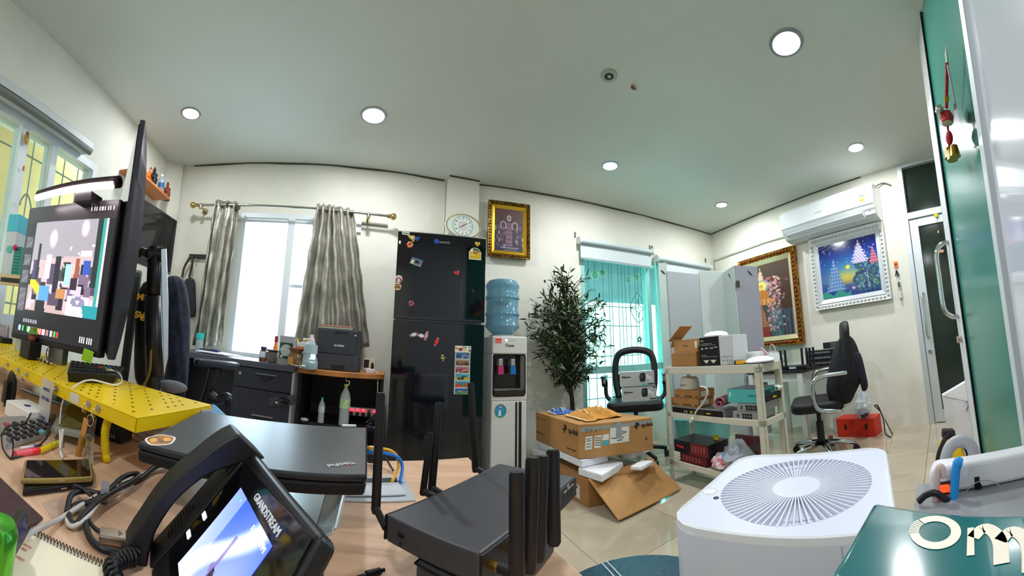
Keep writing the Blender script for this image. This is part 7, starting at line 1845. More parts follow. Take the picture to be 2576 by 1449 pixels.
for i, (c1, c2, pts_, lab) in enumerate((('e85a6a', 'f03040', [(38, 1142), (102, 1132)], 'pink highlighter pen beside the calculator'), ('e8c818', 'c8c828', [(100, 1134), (147, 1114)], 'yellow highlighter pen end to end with the pink one'), ('d8d0d8', '7a5a9a', [(50, 1128), (104, 1120)], 'white pen lying between calculator and highlighters'))):
    a, b = onZ(*pts_[0], D + .006), onZ(*pts_[1], D + .006); t = thing('highlighter' if i < 2 else 'pen', lab, 'pen', a)
    r_ = .0058 if i < 2 else .003
    part('barrel', MB().cyl(Vector(), (b - a) * .6, r_, n=12), M(c1, .35), t, smooth='auto'); part('cap', MB().cyl((b - a) * .6, b - a, r_ * 1.08, r_ * .95, n=12), M(c2, .35), t, smooth='auto')
wq = dq([(8, 1064), (40, 1075), (92, 1062), (60, 1050)], D)
t = thing('white_box', 'small white box printed with a blue badge behind the calculator', 'box', at(50, 1062), .1)
part('box', MB().bx(-.055, .04, -.01, .06, 0, .035), M('e6e2de', .5), t, bevel=.002); part('badge', MB().cyl((-.005, .02, .035), (-.005, .02, .0354), .009, n=18), M('2a4a7a', .4), t)

# ---- bundled cables
t = thing('cable_bundle', 'bundle of grey and black cables tied with a velcro strap', 'cables', at(262, 1245))
def tb(px, r, c, name='cable'): part(name, MB().tube([q - t.location for q in bez([onZ(x, y, z) for x, y, z in px], 8)], r, 7), M(c, .45), t, smooth=True)
zz = D + .006
tb([(20, 1400, D + .02), (70, 1345, D + .022), (150, 1305, zz), (230, 1255, zz + .006), (300, 1215, zz), (380, 1185, zz), (440, 1178, zz)], .0034, 'b8b2ac')
tb([(440, 1170, zz + .004), (400, 1182, zz), (355, 1192, zz), (300, 1220, zz + .004), (255, 1250, zz + .006), (185, 1285, zz), (168, 1310, zz), (185, 1324, zz), (225, 1295, zz + .004), (262, 1252, zz + .008), (330, 1225, zz), (322, 1212, zz), (285, 1228, zz + .004)], .003, 'c2bcb4')
tb([(440, 1165, zz + .008), (395, 1172, zz + .006), (350, 1205, zz), (290, 1225, zz + .004), (240, 1258, zz + .008), (185, 1275, zz), (172, 1305, zz), (190, 1318, zz), (215, 1290, zz + .006), (262, 1250, zz + .01), (340, 1205, zz + .008), (345, 1192, zz + .006), (310, 1200, zz + .006), (262, 1240, zz + .008), (215, 1235, zz + .006), (180, 1245, zz + .008), (168, 1290, zz)], .0042, '1c1a1e')
tb([(186, 1227, zz + .01), (190, 1222, zz + .014), (215, 1235, zz + .01), (235, 1260, zz + .006), (222, 1300, zz), (240, 1330, zz), (270, 1344, zz), (290, 1352, zz)], .0026, '26242a')
tb([(232, 1262, zz + .006), (216, 1300, zz), (222, 1345, zz), (255, 1380, zz), (300, 1390, zz), (340, 1386, zz)], .0042, '17161a')
vs = onZ(262, 1245, zz + .004) - t.location
part('velcro_strap', MB().lathe([(.0135, -.006), (.0145, -.006), (.0145, .006), (.0135, .006)], n=20, axis='x').xf(Matrix.Translation(vs + Vector((0, 0, .004))) @ Matrix.Rotation(.75, 4, 'Z')), M('7a7a84', .8), t, smooth='auto')
a, b = onZ(268, 1348, D + .007), onZ(300, 1353, D + .007); t2 = thing('usb_adapter', 'brushed metal adapter plug on the end of a black cable', 'adapter', a)
part('shell', MB().box((b - a) / 2, (.034, .02, .010), (0, 0, math.atan2((b - a).y, (b - a).x))), M('b8a898', .25, .8), t2, bevel=.002)
part('collar', MB().cyl((b - a) * .9, (b - a) * 1.25, .007, .005, n=12), M('3a383c', .4), t2); part('cord', MB().tube([q - a for q in bez([onZ(x, y, D + .007) for x, y in ((306, 1354), (325, 1350), (350, 1353), (385, 1362))], 6)], .005, 8), M('1a181c', .45), t2, smooth=True)
t = desk_thing('cable_tips', 'two silver connector tips lying beside the phone', 'plug', 415, 1225, D, .5)
for k in (0, 1): part('plug', MB().box((.012 * k, .006 * k, .005 + .006 * k), (.02, .011, .008), (0, .2, 1.2 * k)), M('b4b4b8', .25, .8), t, bevel=.002)
t = desk_thing('clear_sheet', 'thin clear plastic sheet lying on the wood by the cable bundle', 'plastic', 150, 1290, D)
sq_ = [v - t.location + Vector((0, 0, .0004)) for v in dq([(105, 1265), (180, 1240), (225, 1260), (130, 1305)])]
part('sheet', MB().poly(sq_, (0, 0, .0006)), clear('f4ece4', .05, .8), t); part('hole', MB().cyl(loc(t, 135, 1274, D + .0012), loc(t, 135, 1274, D + .002), .005, n=16), clear('e8dcd0', .1, .6), t)
p = onZ(948, 1440, D + .006); t = thing('power_plug', 'small black barrel plug on the desk in front of the routers', 'plug', p)
part('grip', MB().cyl((-.012, -.008, 0), (.004, .003, 0), .005, .004, n=12), M('131216', .4), t, smooth='auto'); part('tip', MB().cyl((.004, .003, 0), (.009, .0065, 0), .0022, n=10), M('3a3230', .3, .6), t); part('cord', MB().tube(bez([(-.012, -.008, 0), (-.03, -.02, -.002), (-.05, -.05, -.002)]), .003, 7), M('131216', .4), t)
# ================================================================== YELLOW DESK SHELF
YS = .807
YEL = M('e8c400', .42, noise=.05, scale=4)
n0, n1 = onZ(345, 1050, YS), onZ(190, 985, YS); bkc = onZ(463, 1000, YS)
eD = (n1 - n0).normalized(); dD = (bkc - n0); dD -= eD * dD.dot(eD); dp = dD.length; dD.normalize()
Ls = 1.25; t = thing('desk_shelf', 'bright yellow perforated metal shelf standing on the desk', 'desk shelf', (n0.x, n0.y, D), math.atan2(-eD.y, -eD.x))
# local axes: x from far left end to the near right corner at 0, y into depth
part('top', MB().bx(-Ls, 0, 0, dp, YS - D - .003, YS - D), YEL, t, bevel=.001)
part('front_rim', MB().bx(-Ls, 0, 0, .002, YS - D - .026, YS - D - .003).bx(-.002, 0, 0, dp, YS - D - .026, YS - D - .003).bx(-Ls, 0, dp - .002, dp, YS - D - .026, YS - D - .003), YEL, t)
for x in (-.075, -Ls + .08):
    for y in (.02, dp - .03):
        part('leg', MB().tube(bez([(x, y, YS - D - .004), (x - .012 if x > -.5 else x, y, YS - D - .02), (x - .018 if x > -.5 else x, y - .002, .05), (x - .006 if x > -.5 else x, y, 0)], 6), .0085, 10), YEL, t, smooth=True)
ho = MB(); rr = random.Random(3)
for i in range(46):
    for j in range(9):
        if (i + j) % 2 == 0 or (i * 7 + j * 3) % 5 == 0: ho.cyl((-.03 - .0265 * i, .022 + j * (dp - .045) / 8, YS - D), (-.03 - .0265 * i, .022 + j * (dp - .045) / 8, YS - D + .0006), .0032, n=6)
part('holes', ho, M('2a2408', .8), t)['kind'] = 'stuff'
lx = lambda x, y, z=YS: loc(t, x, y, z)
part('barcode_label', MB().bx(lx(178, 980).x, lx(204, 990).x, -.0008, 0, YS - D - .023, YS - D - .004), M('d4d0c8', .5), t)
def fhook(x):
    h = part('hook', MB().tube(bez([(x, -.001, YS - D - .012), (x, -.012, YS - D - .014), (x, -.014, YS - D - .024), (x, -.006, YS - D - .028)]), .0018, 6), M('d8d4cc', .2, .95), t)
    part('disc', MB().cyl((x, -.002, YS - D - .012), (x, 0, YS - D - .012), .007, n=14), M('b8b4ac', .25, .9), h)
for x, y in ((268, 1010), (245, 1000), (162, 965), (105, 932), (85, 922), (68, 910)): fhook(lx(x, y).x)
SX = t
def shp(x, y, z=YS): return onZ(x, y, z) + Vector((0, 0, .0008))
# things hung from its hooks
hk = t.matrix_world.copy()
def hung(name, label, cat, x, y, off=.012):
    p = Matrix.Translation(SX.location) @ Matrix.Rotation(SX.rotation_euler.z, 4, 'Z') @ Vector((lx(x, y).x, -off, YS - D - .024)); return thing(name, label, cat, p, SX.rotation_euler.z)
k = hung('key_ring', 'bunch of keys with a tan tag and cylinder fob on the yellow shelf hook', 'keys', 262, 1010)
part('split_ring', MB().tube([(.010 * math.cos(a), -.004, -.010 + .010 * math.sin(a)) for a in np.linspace(0, 2 * PI, 17)[:-1]], .0011, 5, closed=True), M('c0bcb4', .2, 1), k)
part('tan_tag', MB().box((-.016, -.002, -.028), (.014, .003, .034), (0, .1, 0)), M('c88a4a', .6), k, bevel=.001)
part('fob', MB().cyl((-.016, -.004, -.045), (-.024, -.004, -.105), .0062, n=12), M('b0803a', .4, .3), k, smooth='auto'); part('fob_tip', MB().cyl((-.024, -.004, -.103), (-.0255, -.004, -.114), .007, .004, n=12), M('2a2420', .4), k)
part('dark_key_head', MB().box((.006, -.004, -.038), (.022, .006, .022), (0, .2, 0)), M('26262a', .4), k, bevel=.003)
for a in (-.35, .0, .3): part('key', MB().box((.01 + .05 * math.sin(a) * .5, -.007, -.06), (.008, .0018, .036), (0, -a, 0)).cyl((.01 + .018 * math.sin(a), -.008, -.04), (.01 + .018 * math.sin(a), -.006, -.04), .008, n=12), M('b8b4b0', .2, .95), k)
k = hung('zip_bag', 'clear zip bag with blue writing hanging on the yellow shelf', 'bag', 150, 960, .016)
part('bag', MB().bx(-.022, .026, -.001, .001, -.095, .028), clear('e8e4e4', .1, .55), k); part('sticker', MB().box((-.008, -.002, -.078), (.012, .001, .02)), M('8a8a98', .5), k)
for z, s in ((.006, 'HMTD'), (-.014, 'OUT/IN'), (-.056, 'LOSS')): lettering(s, .010, M('2a3a8a', .5), k, (.004, -.0022, z), name='handwriting')
k = hung('power_adapter', 'black power adapter with its coiled lead hanging on the yellow shelf', 'adapter', 88, 925, .016)
part('brick', MB().bx(-.024, .0, -.022, .0, -.075, -.018), M('17161a', .4), k, bevel=.003)
for i in range(6): part('lead', MB().tube([(.012 + (.010 + .002 * i) * math.cos(a), -.004 - .003 * i, -.045 + (.040 + .004 * i) * math.sin(a)) for a in np.linspace(0, 2 * PI, 21)[:-1]], .0016, 5, closed=True), M('1c1b1f', .45), k)
part('tail', MB().tube(bez([(-.01, -.01, -.075), (-.008, -.012, -.11), (-.012, -.012, -.13)]), .0018, 5), M('1c1b1f', .45), k)
# things on top
kq = [shp(165, 962), shp(290, 968), shp(312, 945), shp(175, 928)]
KBD = M('131216', .45)
c_ = sum(kq, Vector()) / 4; t = thing('keypad', 'black small keyboard lying on the yellow shelf', 'keyboard', c_)
b = [v - c_ for v in kq]; part('case', MB().hexa([v * .92 for v in b], [v + Vector((0, 0, .024)) for v in b]), KBD, t, bevel=.002)
for i in range(11):
    for j in range(4):
        p = b[0].lerp(b[1], (i + .6) / 11.4).lerp(b[3].lerp(b[2], (i + .6) / 11.4), (j + .6) / 4.4)
        part('key', MB().box((p.x, p.y, .0265), (.0085, .009, .005), (0, 0, math.atan2((b[1] - b[0]).y, (b[1] - b[0]).x))), M({(6, 2): 'b02828', (7, 2): '3a7a3a', (8, 1): 'c8a828', (8, 2): '2a4aa0'}.get((i, j), '26242a'), .4), t)
cable('usb_cable', 'white usb cable draped over the yellow shelf and hanging to the desk', [(276, 930, YS + .03), (300, 940, YS + .025), (306, 960, YS + .008), (285, 968, YS + .006), (230, 956, YS + .012), (190, 970, YS + .006), (160, 1005, YS - .03), (151, 1060, YS - .075), (152, 1130, D + .012), (157, 1152, D + .006)], .0022, M('dcd8d4', .4))
p = onZ(152, 1118, D + .02); t = thing('usb_plug', 'white usb plug at the hanging end of the white cable', 'plug', p)
part('strain_relief', MB().cyl((0, 0, .004), (.001, 0, .028), .0036, .0026, n=10), M('e6e2de', .4), t); part('shell', MB().box((.008, 0, -.012), (.006, .008, .014)), M('d8d4d0', .3, .6), t)
def on_shelf(name, label, cat, x, y, group=None): return thing(name, label, cat, shp(x, y), SX.rotation_euler.z, group)
t = on_shelf('pen_box', 'small black box holding a little figure with a green hat', 'box', 72, 902)
part('box', MB().bx(-.03, .03, -.02, .025, 0, .055), M('17161a', .45), t, bevel=.002)
part('figure_body', MB().ball((.005, 0, .066), .016, 12, 8, (1, .8, 1)), M('8a4a2a', .5), t, smooth=True); part('figure_hat', MB().lathe([(.02, .078), (.014, .084), (.012, .096), (.001, .098)], o=(.005, 0, 0), n=16), M('5a8a2a', .5), t, smooth='auto')
t = on_shelf('bottle', 'small clear bottle standing left of the black pen box', 'bottle', 46, 882)
bottle(t, .014, .088, 'dcdce4', 'e8d8d8', .5)
tr_ = on_shelf('bottle_tray', 'black tray along the yellow shelf filled with little pale bottles', 'tray', 10, 862)
part('tray', MB().bx(-.14, .03, -.025, .025, 0, .022), M('1a181c', .5), tr_, bevel=.002)
for k_ in range(6):
    p = tr_.matrix_basis @ Vector((-.12 + .027 * k_, 0, .0)); p = tr_.location + Matrix.Rotation(SX.rotation_euler.z, 3, 'Z') @ Vector((-.115 + .026 * k_, 0, .0225))
    b_ = thing('sample_bottle', 'small pale sample bottle in the black tray, number %s from its right end' % ('six', 'five', 'four', 'three', 'two', 'one')[k_], 'bottle', p, 0, 'sample bottles in the black tray')
    bottle(b_, .010, .052, 'c8b8c8', 'b8c4d0', .55)
t = on_shelf('reading_glasses', 'black-rimmed glasses standing folded on the yellow shelf', 'eyeglasses', 135, 912)
for x in (-.035, .012): part('rim', MB().tube([(x + .02 * math.cos(a), .002, .022 + .021 * math.sin(a)) for a in np.linspace(0, 2 * PI, 21)[:-1]], .0017, 5, closed=True), M('141216', .35), t)
part('bridge', MB().tube(bez([(-.016, .002, .028), (-.011, .0, .032), (-.007, .002, .028)]), .0015, 5), M('141216', .35), t); part('temple', MB().tube([(-.055, .003, .03), (-.05, .06, .01)], .0015, 5), M('141216', .35), t)
t = on_shelf('sticker_roll', 'strip of silver beads and clips along the shelf edge', 'clips', 108, 912)
for k_ in range(9): part('bead', MB().ball((-.04 + .011 * k_, -.004 * (k_ % 2), .005), .005, 8, 6), M('6a5a48' if k_ % 2 else 'c8b8a0', .3, .6), t, smooth=True)
# under and behind the shelf
t = desk_thing('paper_tray', 'stack of white folders standing under the yellow shelf', 'papers', 120, 1000, D, SX.rotation_euler.z)
for k_ in range(5): part('folder', MB().bx(-.045 + .016 * k_, -.033 + .016 * k_, .03, .19, 0, .08), M('dcdcd4' if k_ % 2 else 'c8dcc8', .5), t)
t = desk_thing('hard_drive', 'black box-shaped device under the near end of the yellow shelf', 'device', 262, 1105, D, .2)
part('case', MB().bx(-.03, .045, 0, .05, 0, .052), M('141418', .4), t, bevel=.004); part('front', MB().bx(-.02, .03, -.001, 0, .01, .036), M('2a2a30', .3), t)
lettering('GA', .012, M('b8b8b8', .4), t, (.02, -.0012, .012))
t = desk_thing('white_adapter', 'tall grey adapter standing under the yellow shelf', 'adapter', 225, 1050, D, .2)
part('body', MB().bx(-.016, .02, 0, .03, 0, .075), M('9a9890', .5), t, bevel=.003)
t = crumple('clear_pack', 'crumpled clear packet with an orange print behind the shelf leg', 'packet', at(380, 1110), .09, .07, .05, clear('e4e0e0', .08, .55), 31)
part('orange_print', MB().ball((.012, -.02, .022), .014, 8, 6, (1, .5, 1)), M('d08a48', .5), t)
t = desk_thing('lead_tangle', 'tangle of black and grey leads under the yellow shelf', 'cables', 330, 1090, D)
rr = random.Random(9)
for k_ in range(7): part('lead', MB().tube(bez([(rr.uniform(-.12, .0), rr.uniform(.0, .06), .008), (rr.uniform(-.05, .05), rr.uniform(.0, .1), .02 + .045 * rr.random()), (rr.uniform(0, .1), rr.uniform(-.01, .08), .012), (rr.uniform(.05, .12), rr.uniform(.02, .1), .006)]), .003 + .0015 * (k_ % 2), 6), M(('17161a', '9a968e', '26252a')[k_ % 3], .45), t, smooth=True)

# ================================================================== MONITORS
mr, ml = onR(277, 700, .98), onR(50, 690, 1.22)
WM = Wall((ml.x, ml.y), (mr.x, mr.y))
z0m = (WM.uz(240, 905)[1] + WM.uz(45, 848)[1]) / 2; z1m = (WM.uz(275, 503)[1] + WM.uz(50, 527)[1]) / 2
t = thing('monitor', 'wide dark monitor showing a camera view of this room', 'monitor', WM.pt(WM.L / 2, z0m), WM.rz)
w, h = WM.L, z1m - z0m
part('case', MB().bx(-w / 2, w / 2, 0, .03, 0, h), M('141318', .4), t, bevel=.004)
part('back_bulge', MB().bx(-w * .3, w * .3, .03, .07, h * .2, h * .8), M('141318', .4), t, bevel=.01)
rs = random.Random(12); junk = [(rs.uniform(.05, .95), rs.uniform(.05, .5), rs.choice(('2a1c2c', '6a5a70', 'c8a0a8', '1a1420', 'b8a8c8', '4a3a50'))) for _ in range(70)]
def live(u, v):
    """the room as the camera streams it"""
    c = hx('8f8890') if v > .62 - .10 * abs(u - .75) else hx('b09a9c')
    if v < .28: c = hx('a8908e')
    for x, y, r in ((.30, .80, .05), (.72, .90, .045)):
        d = math.hypot((u - x), (v - y) * .55) / r
        if d < 1.3: c = mixc('fbeaff', c, d - .3)
    for x, y in ((.56, .69), (.68, .64), (.85, .72)):
        if math.hypot(u - x, v - y) < .014: c = hx('ffffff')
    for x, y, k in junk:
        if abs(u - x) < .04 and abs(v - y) < .06: c = hx(k)
    if .24 < u < .31 and .36 < v < .62: c = hx('d8e0ff')
    if .37 < u < .45 and .22 < v < .60: c = hx('1c1522')
    if .47 < u < .52 and .25 < v < .55 and math.sin(u * 90 + v * 70) > -.2: c = hx('2a4038')
    if .53 < u < .60 and .30 < v < .52: c = hx('8fd0d8')
    if .66 < u < .70 and .38 < v < .58: c = hx('8a4a30')
    if .76 < u < .84 and .42 < v < .56: c = hx('2a4a9a')
    if .70 < u < .84 and .60 < v < .67: c = hx('d0d0d8')
    if .87 < u < .93: c = hx('1c2a2a') if v > .3 else c
    if u > .93: c = hx('2f8a80') if u < .97 else hx('c8b8d0')
    if .10 < u < .13 and .3 < v < .75: c = hx('1a1420')
    if .04 < u < .10 and .36 < v < .56: c = hx('3a2a5a')
    if .03 < u < .20 and .18 < v < .34 and abs(v - (.34 - .8 * (u - .03))) < .06: c = hx('e0b818')
    if .18 < u < .34 and .12 < v < .27: c = hx('4a86c8')
    if .16 < u < .30 and v < .12: c = hx('16121c')
    if .44 < u < .56 and .16 < v < .26: c = hx('a8744a')
    if .60 < u < .88 and v < .20: c = hx('b8b4d8')
    if ((u - .74) / .09) ** 2 + ((v - .14) / .05) ** 2 < 1: c = hx('7a7690') if ((u - .74) / .03) ** 2 + ((v - .14) / .018) ** 2 > 1 else hx('b8b4d0')
    if u > .80 + (.12 - v) * .3 and v < .11: c = hx('1f8088')
    return c
ic = [(rs.uniform(.08, .62), rs.choice(('d05040', '40b060', '50a0e0', 'e0e0e0', 'e8a040', 'c03a4a'))) for _ in range(22)]
def desktop(u, v):
    if .12 < u < .94 and .20 < v < .88: return live((u - .12) / .82, (v - .20) / .68)
    c = hx('17141a') if v < .88 else hx('2a2226')
    if u < .12:
        for y in (.72, .58, .45, .32, .23):
            if abs(v - y) < .045 and .02 < u < .105: c = mixc('8a8490', '3a343c', abs(math.sin(u * 160 + v * 90)))
    if .03 < v < .065:
        for x, k in ic:
            if abs(u - x) < .011: c = hx(k)
        if .80 < u < .95 and math.sin(u * 260) > .1: c = hx('d0d0d4')
    if .10 < v < .13 and .12 < u < .3 and math.sin(u * 200) > 0: c = hx('8a8a90')
    if .93 < v < .965 and (.74 < u < .97) and math.sin(u * 230) > .2: c = hx('c8c0c8')
    return c
canvas('screen', w * .97, h * .955, 96, 72, desktop, printed(.3, emit=.85), t, (0, -.0012, h * .52))
part('sticky_note', MB().box((w * .40, -.004, h * .0), (.036, .001, .034), (0, .15, 0)), M('9ad01c', .7), t)
part('light_seam', MB().bx(w / 2 - .004, w / 2 + .001, .004, .02, h * .05, h * .92), M('2a2832', .3), t)
part('stand_neck', MB().bx(-.03, .03, .03, .06, -z0m + D, h * .3), M('8a8c90', .3, .7), t, bevel=.003)
part('stand_foot', MB().bx(-.1, .1, -.0, .14, -z0m + D + .0008, -z0m + D + .008), M('8a8c90', .3, .7), t, bevel=.002)
# light bar on top
a, b = WM.at(96, 497, .05), WM.at(292, 464, .05)
t = thing('monitor_light', 'glowing light bar clipped to the top of the wide monitor', 'lamp', (a + b) / 2, WM.rz)
inv = Matrix.Rotation(-WM.rz, 4, 'Z') @ Matrix.Translation(-(a + b) / 2); la, lb = inv @ a, inv @ b
part('housing', MB().tube([la.lerp(lb, s) + Vector((0, .008, .010 + .006 * math.sin(PI * s))) for s in np.linspace(-.02, 1.02, 12)], .016, 10), M('2a1c1e', .4), t, smooth=True)
part('tube', MB().tube([la.lerp(lb, s) + Vector((0, -.007, -.004 + .006 * math.sin(PI * s))) for s in np.linspace(.0, .98, 12)], .0095, 10), M('fff4fc', .3, emit=7.0), t, smooth=True)
mid = la.lerp(lb, .62); part('clip', MB().bx(mid.x - .03, mid.x + .03, .0, .06, mid.z - .035, mid.z - .006), M('1c1416', .4), t, bevel=.002)
# second monitor seen on edge
near_, far_ = onR(319, 600, .80), onR(296, 600, 1.30)
WE = Wall((near_.x, near_.y), (far_.x, far_.y))
zb = over(near_, 320, 905); zt = over(near_, 319, 302)
t = thing('curved_monitor', 'tall dark monitor seen edge-on with window glare on its rounded back', 'monitor', WE.pt(0, zb), WE.rz)
h = zt - zb; rg = []
for k_ in range(15):
    s = k_ / 14; bul = .012 + .034 * math.sin(PI * min(1, .02 + s * .98)) ** .7; rg.append([(0, .006, h * s), (WE.L, .006, h * s), (WE.L, -.006, h * s), (WE.L * .85, -bul * .7, h * s), (WE.L * .35, -bul, h * s), (.02, -bul * .75, h * s), (0, -.006, h * s)])
part('shell', MB().ring(rg), M('2c2a33', .38, .1, noise=.1, scale=90), t, smooth='auto')
part('screen', MB().bx(.004, WE.L - .004, .006, .009, .01, h - .01), M('0a0a0e', .08, spec=.7), t)
# monitor arm
pa = onR(385, 800, 1.02); WAr = Wall((pa.x - .1, pa.y - .08), (pa.x + .1, pa.y + .08))
PMx = Wall((onR(340, 800, 1.02).x, onR(340, 800, 1.02).y), (onR(440, 800, 1.02).x, onR(440, 800, 1.02).y))
f_ = lambda x, y, o=0.0: PMx.at(x, y, o)
base_ = f_(388, 975); base_.z = D
t = thing('monitor_mount', 'black jointed monitor arm with its bright side reflection built as a strip', 'monitor arm', base_)
lo_ = lambda v: v - base_
part('post', MB().cyl((0, 0, 0), lo_(f_(388, 930)), .022, n=14), M('15151a', .4), t, smooth='auto'); part('clamp', MB().bx(-.04, .04, -.04, .04, 0, .012), M('15151a', .4), t, bevel=.002)
part('lower_arm', MB().tube([lo_(f_(388, 945)), lo_(f_(387, 860)), lo_(f_(385, 745))], .026, 10), M('17161b', .38), t, smooth=True)
part('upper_arm', MB().tube([lo_(f_(386, 760)), lo_(f_(388, 690)), lo_(f_(391, 640))], .022, 10), M('131217', .38), t, smooth=True)
part('reflection_strip', MB().poly([lo_(f_(x, y, .02)) for x, y in ((404, 628), (419, 626), (424, 760), (423, 900), (412, 948), (406, 760))], PMx.n * .008), M('d4dce8', .22, .85), t, bevel=.002)  # pale strip in place of the bright reflection along the arm
part('joint', MB().cyl(lo_(f_(372, 640, .0)), lo_(f_(410, 640, .0)), .022, n=16).cyl(lo_(f_(390, 622)), lo_(f_(390, 662)), .02, n=16), M('0e0e12', .3), t, smooth='auto')
part('mount_bracket', MB().tube([lo_(f_(375, 640)), lo_(f_(358, 632)), lo_(f_(345, 640))], .012, 8), M('0e0e12', .35), t, smooth=True)
part('cable', MB().tube(bez([lo_(f_(380, 880, .03)), lo_(f_(375, 940, .03)), lo_(f_(350, 985, .03)), lo_(f_(320, 1010, .03))]), .004, 6), M('6a5c28', .5), t, smooth=True)
# television on a bracket in the corner
va, vb = onR(330, 600, 1.78), onR(441, 600, 2.12); WT = Wall((va.x, va.y), (vb.x, vb.y))
t = thing('television', 'switched-off black television hung in the left corner', 'television', WT.pt(WT.L / 2, WT.uz(425, 690)[1]), WT.rz)
h = WT.uz(446, 555)[1] - WT.uz(425, 690)[1]; w = WT.L
part('case', MB().bx(-w / 2, w / 2, 0, .035, 0, h), M('0e0d12', .35), t, bevel=.004); part('screen', MB().bx(-w / 2 + .008, w / 2 - .008, -.001, 0, .012, h - .008), M('0c0a12', .07, spec=.6), t)
part('wall_bracket', MB().bx(-.06, .06, .035, .62, h * .4, h * .6), M('17171a', .5), t)

# ================================================================== SHELVES AND RACKS ON THE LEFT
sr = WL.uz(424, 503, .16); se = onP(424, 503, WL.a + WL.n * .17, WL.n)
u1 = sr[0]; zsh = sr[1]
t = thing('wall_shelf', 'small orange wooden wall shelf holding figurines', 'shelf', WL.pt(u1, zsh), WL.rz)
part('board', MB().bx(-.62, 0, -.17, 0, 0, .022), M('c9783a', .4, noise=.2, scale=5, stretch=(1, 8, 1)), t, bevel=.002)
part('bracket', MB().hexa([(-.45, -.12, 0), (-.43, -.12, 0), (-.43, 0, 0), (-.45, 0, 0)], [(-.45, -.01, -.10), (-.43, -.01, -.10), (-.43, 0, -.10), (-.45, 0, -.10)]), M('a0562a', .5), t)
def figurine(label, x, y, hpx, cols, kind, off=.11):
    q = WL.uz(x, y, off); p = WL.pt(q[0], zsh + .0228, off); h = max(.06, over(p, x, y - hpx) - p.z)
    o = thing('figurine' if kind else 'bottle', label, 'figurine' if kind else 'bottle', p, WL.rz, 'figurines on the wooden wall shelf' if kind else None)
    if kind == 1:
        part('base', MB().lathe([(h * .2, 0), (h * .22, h * .06), (h * .1, h * .1)], n=14), M(cols[1], .5), o, smooth='auto'); part('body', MB().lathe([(h * .12, h * .08), (h * .2, h * .25), (h * .16, h * .5), (h * .2, h * .62), (h * .06, h * .72)], n=14), M(cols[0], .5), o, smooth='auto')
        part('head', MB().ball((0, 0, h * .8), h * .09, 10, 8), M(cols[2], .5), o, smooth=True); part('headdress', MB().lathe([(h * .09, h * .84), (h * .05, h * .93), (.002, h)], n=12), M(cols[1], .5), o)
        for s in (-1, 1): part('arm', MB().tube(bez([(s * h * .18, 0, h * .6), (s * h * .26, -.01, h * .45), (s * h * .12, -.02, h * .38)]), h * .04, 6), M(cols[0], .5), o, smooth=True)
    else: bottle(o, h * .17, h, 'c8d8e4', 'e4e8ec', .4, label='2a5a90')
    return o
figurine('seated orange and black figurine at the left end of the wall shelf', 364, 447, 26, ('c8682a', '2a1a16', 'c88a5a'), 1)
figurine('small orange figurine with a tall hat on the wall shelf', 376, 452, 32, ('d8782a', '8a3a1a', 'd8a078'), 1, .08)
figurine('dark standing figurine in the middle of the wall shelf', 385, 460, 40, ('1c1416', '2a1c1c', '1c1416'), 1)
figurine('small clear water bottle between the dark and red figurines', 404, 476, 36, (), 0)
figurine('reddish-brown seated figurine at the right end of the wall shelf', 419, 490, 32, ('8a3a22', '4a1c14', 'a05a3a'), 1, .10)
# coat rail on the back wall
t, w, h = hang('coat_rail', 'short black coat rail on the wall left of the curtain', 'rail', WA, [(478, 640), (520, 652)], .01)
part('rail', MB().bx(-w / 2, w / 2, -.02, .008, 0, h), M('232026', .45), t, bevel=.003); part('peg', MB().ball((-w * .05, -.03, -.01), .008, 8, 6), M('b8a890', .3, .6), t)
hb = WA.at(487, 690, .06)
t = thing('tote_bag', 'black tote bag hanging from the coat rail', 'bag', hb, WA.rz)
inv = Matrix.Rotation(-WA.rz, 4, 'Z') @ Matrix.Translation(-hb); wl_ = lambda x, y, o=.06: inv @ WA.at(x, y, o)
part('bag', MB().ring([[wl_(xl, y) + Vector((0, -.0, 0)), wl_((xl + xr) / 2, y, .10), wl_(xr, y), wl_((xl + xr) / 2, y, .02)] for xl, xr, y in ((456, 500, 694), (452, 500, 730), (456, 502, 790), (462, 498, 800))]), M('2a2830', .8, noise=.15, scale=40), t, smooth=True, sub=1)
part('handle', MB().tube(bez([wl_(458, 698), wl_(464, 672), wl_(480, 646), wl_(484, 660), wl_(476, 698)]), .012, 6), M('3a3028', .8), t, smooth=True)

# ---- chair with jackets at the left
p = onR(470, 990, 1.62)
t = chair('office_chair', 'office chair with blue seat and wide armrests, draped with two jackets', (p.x - .06, p.y + .02, 0), 2.3, .60, .52, None, False, M('2f6f96', .6, noise=.15, scale=30), arms=False)
ag = onR(545, 915, 1.55); inv = Matrix.Rotation(-2.3, 4, 'Z') @ Matrix.Translation(-Vector(t.location))
aq = inv @ ag
part('armrest', MB().poly([(aq.x + x, aq.y + y, aq.z - .015) for x, y in rrect(.10, .20, .04, 4)], (0, 0, .028)), M('2c3240', .3), t, bevel=.01, smooth='auto')
part('arm_post', MB().tube(bez([(aq.x, aq.y, aq.z - .01), (aq.x + .01, aq.y + .02, aq.z - .15), (aq.x * .6, aq.y * .6, .58)]), .03, 8), PLA, t, smooth=True)
part('arm_loop', MB().tube(bez([inv @ onR(x, y, 1.5) for x, y in ((525, 990), (545, 1005), (572, 1000), (578, 1020))]), .02, 8), PLA, t, smooth=True)
part('backrest', MB().poly([(x, .24, .95 + z) for x, z in rrect(.36, .5, .1, 5)], (0, .04, 0)), BLK, t, bevel=.01)
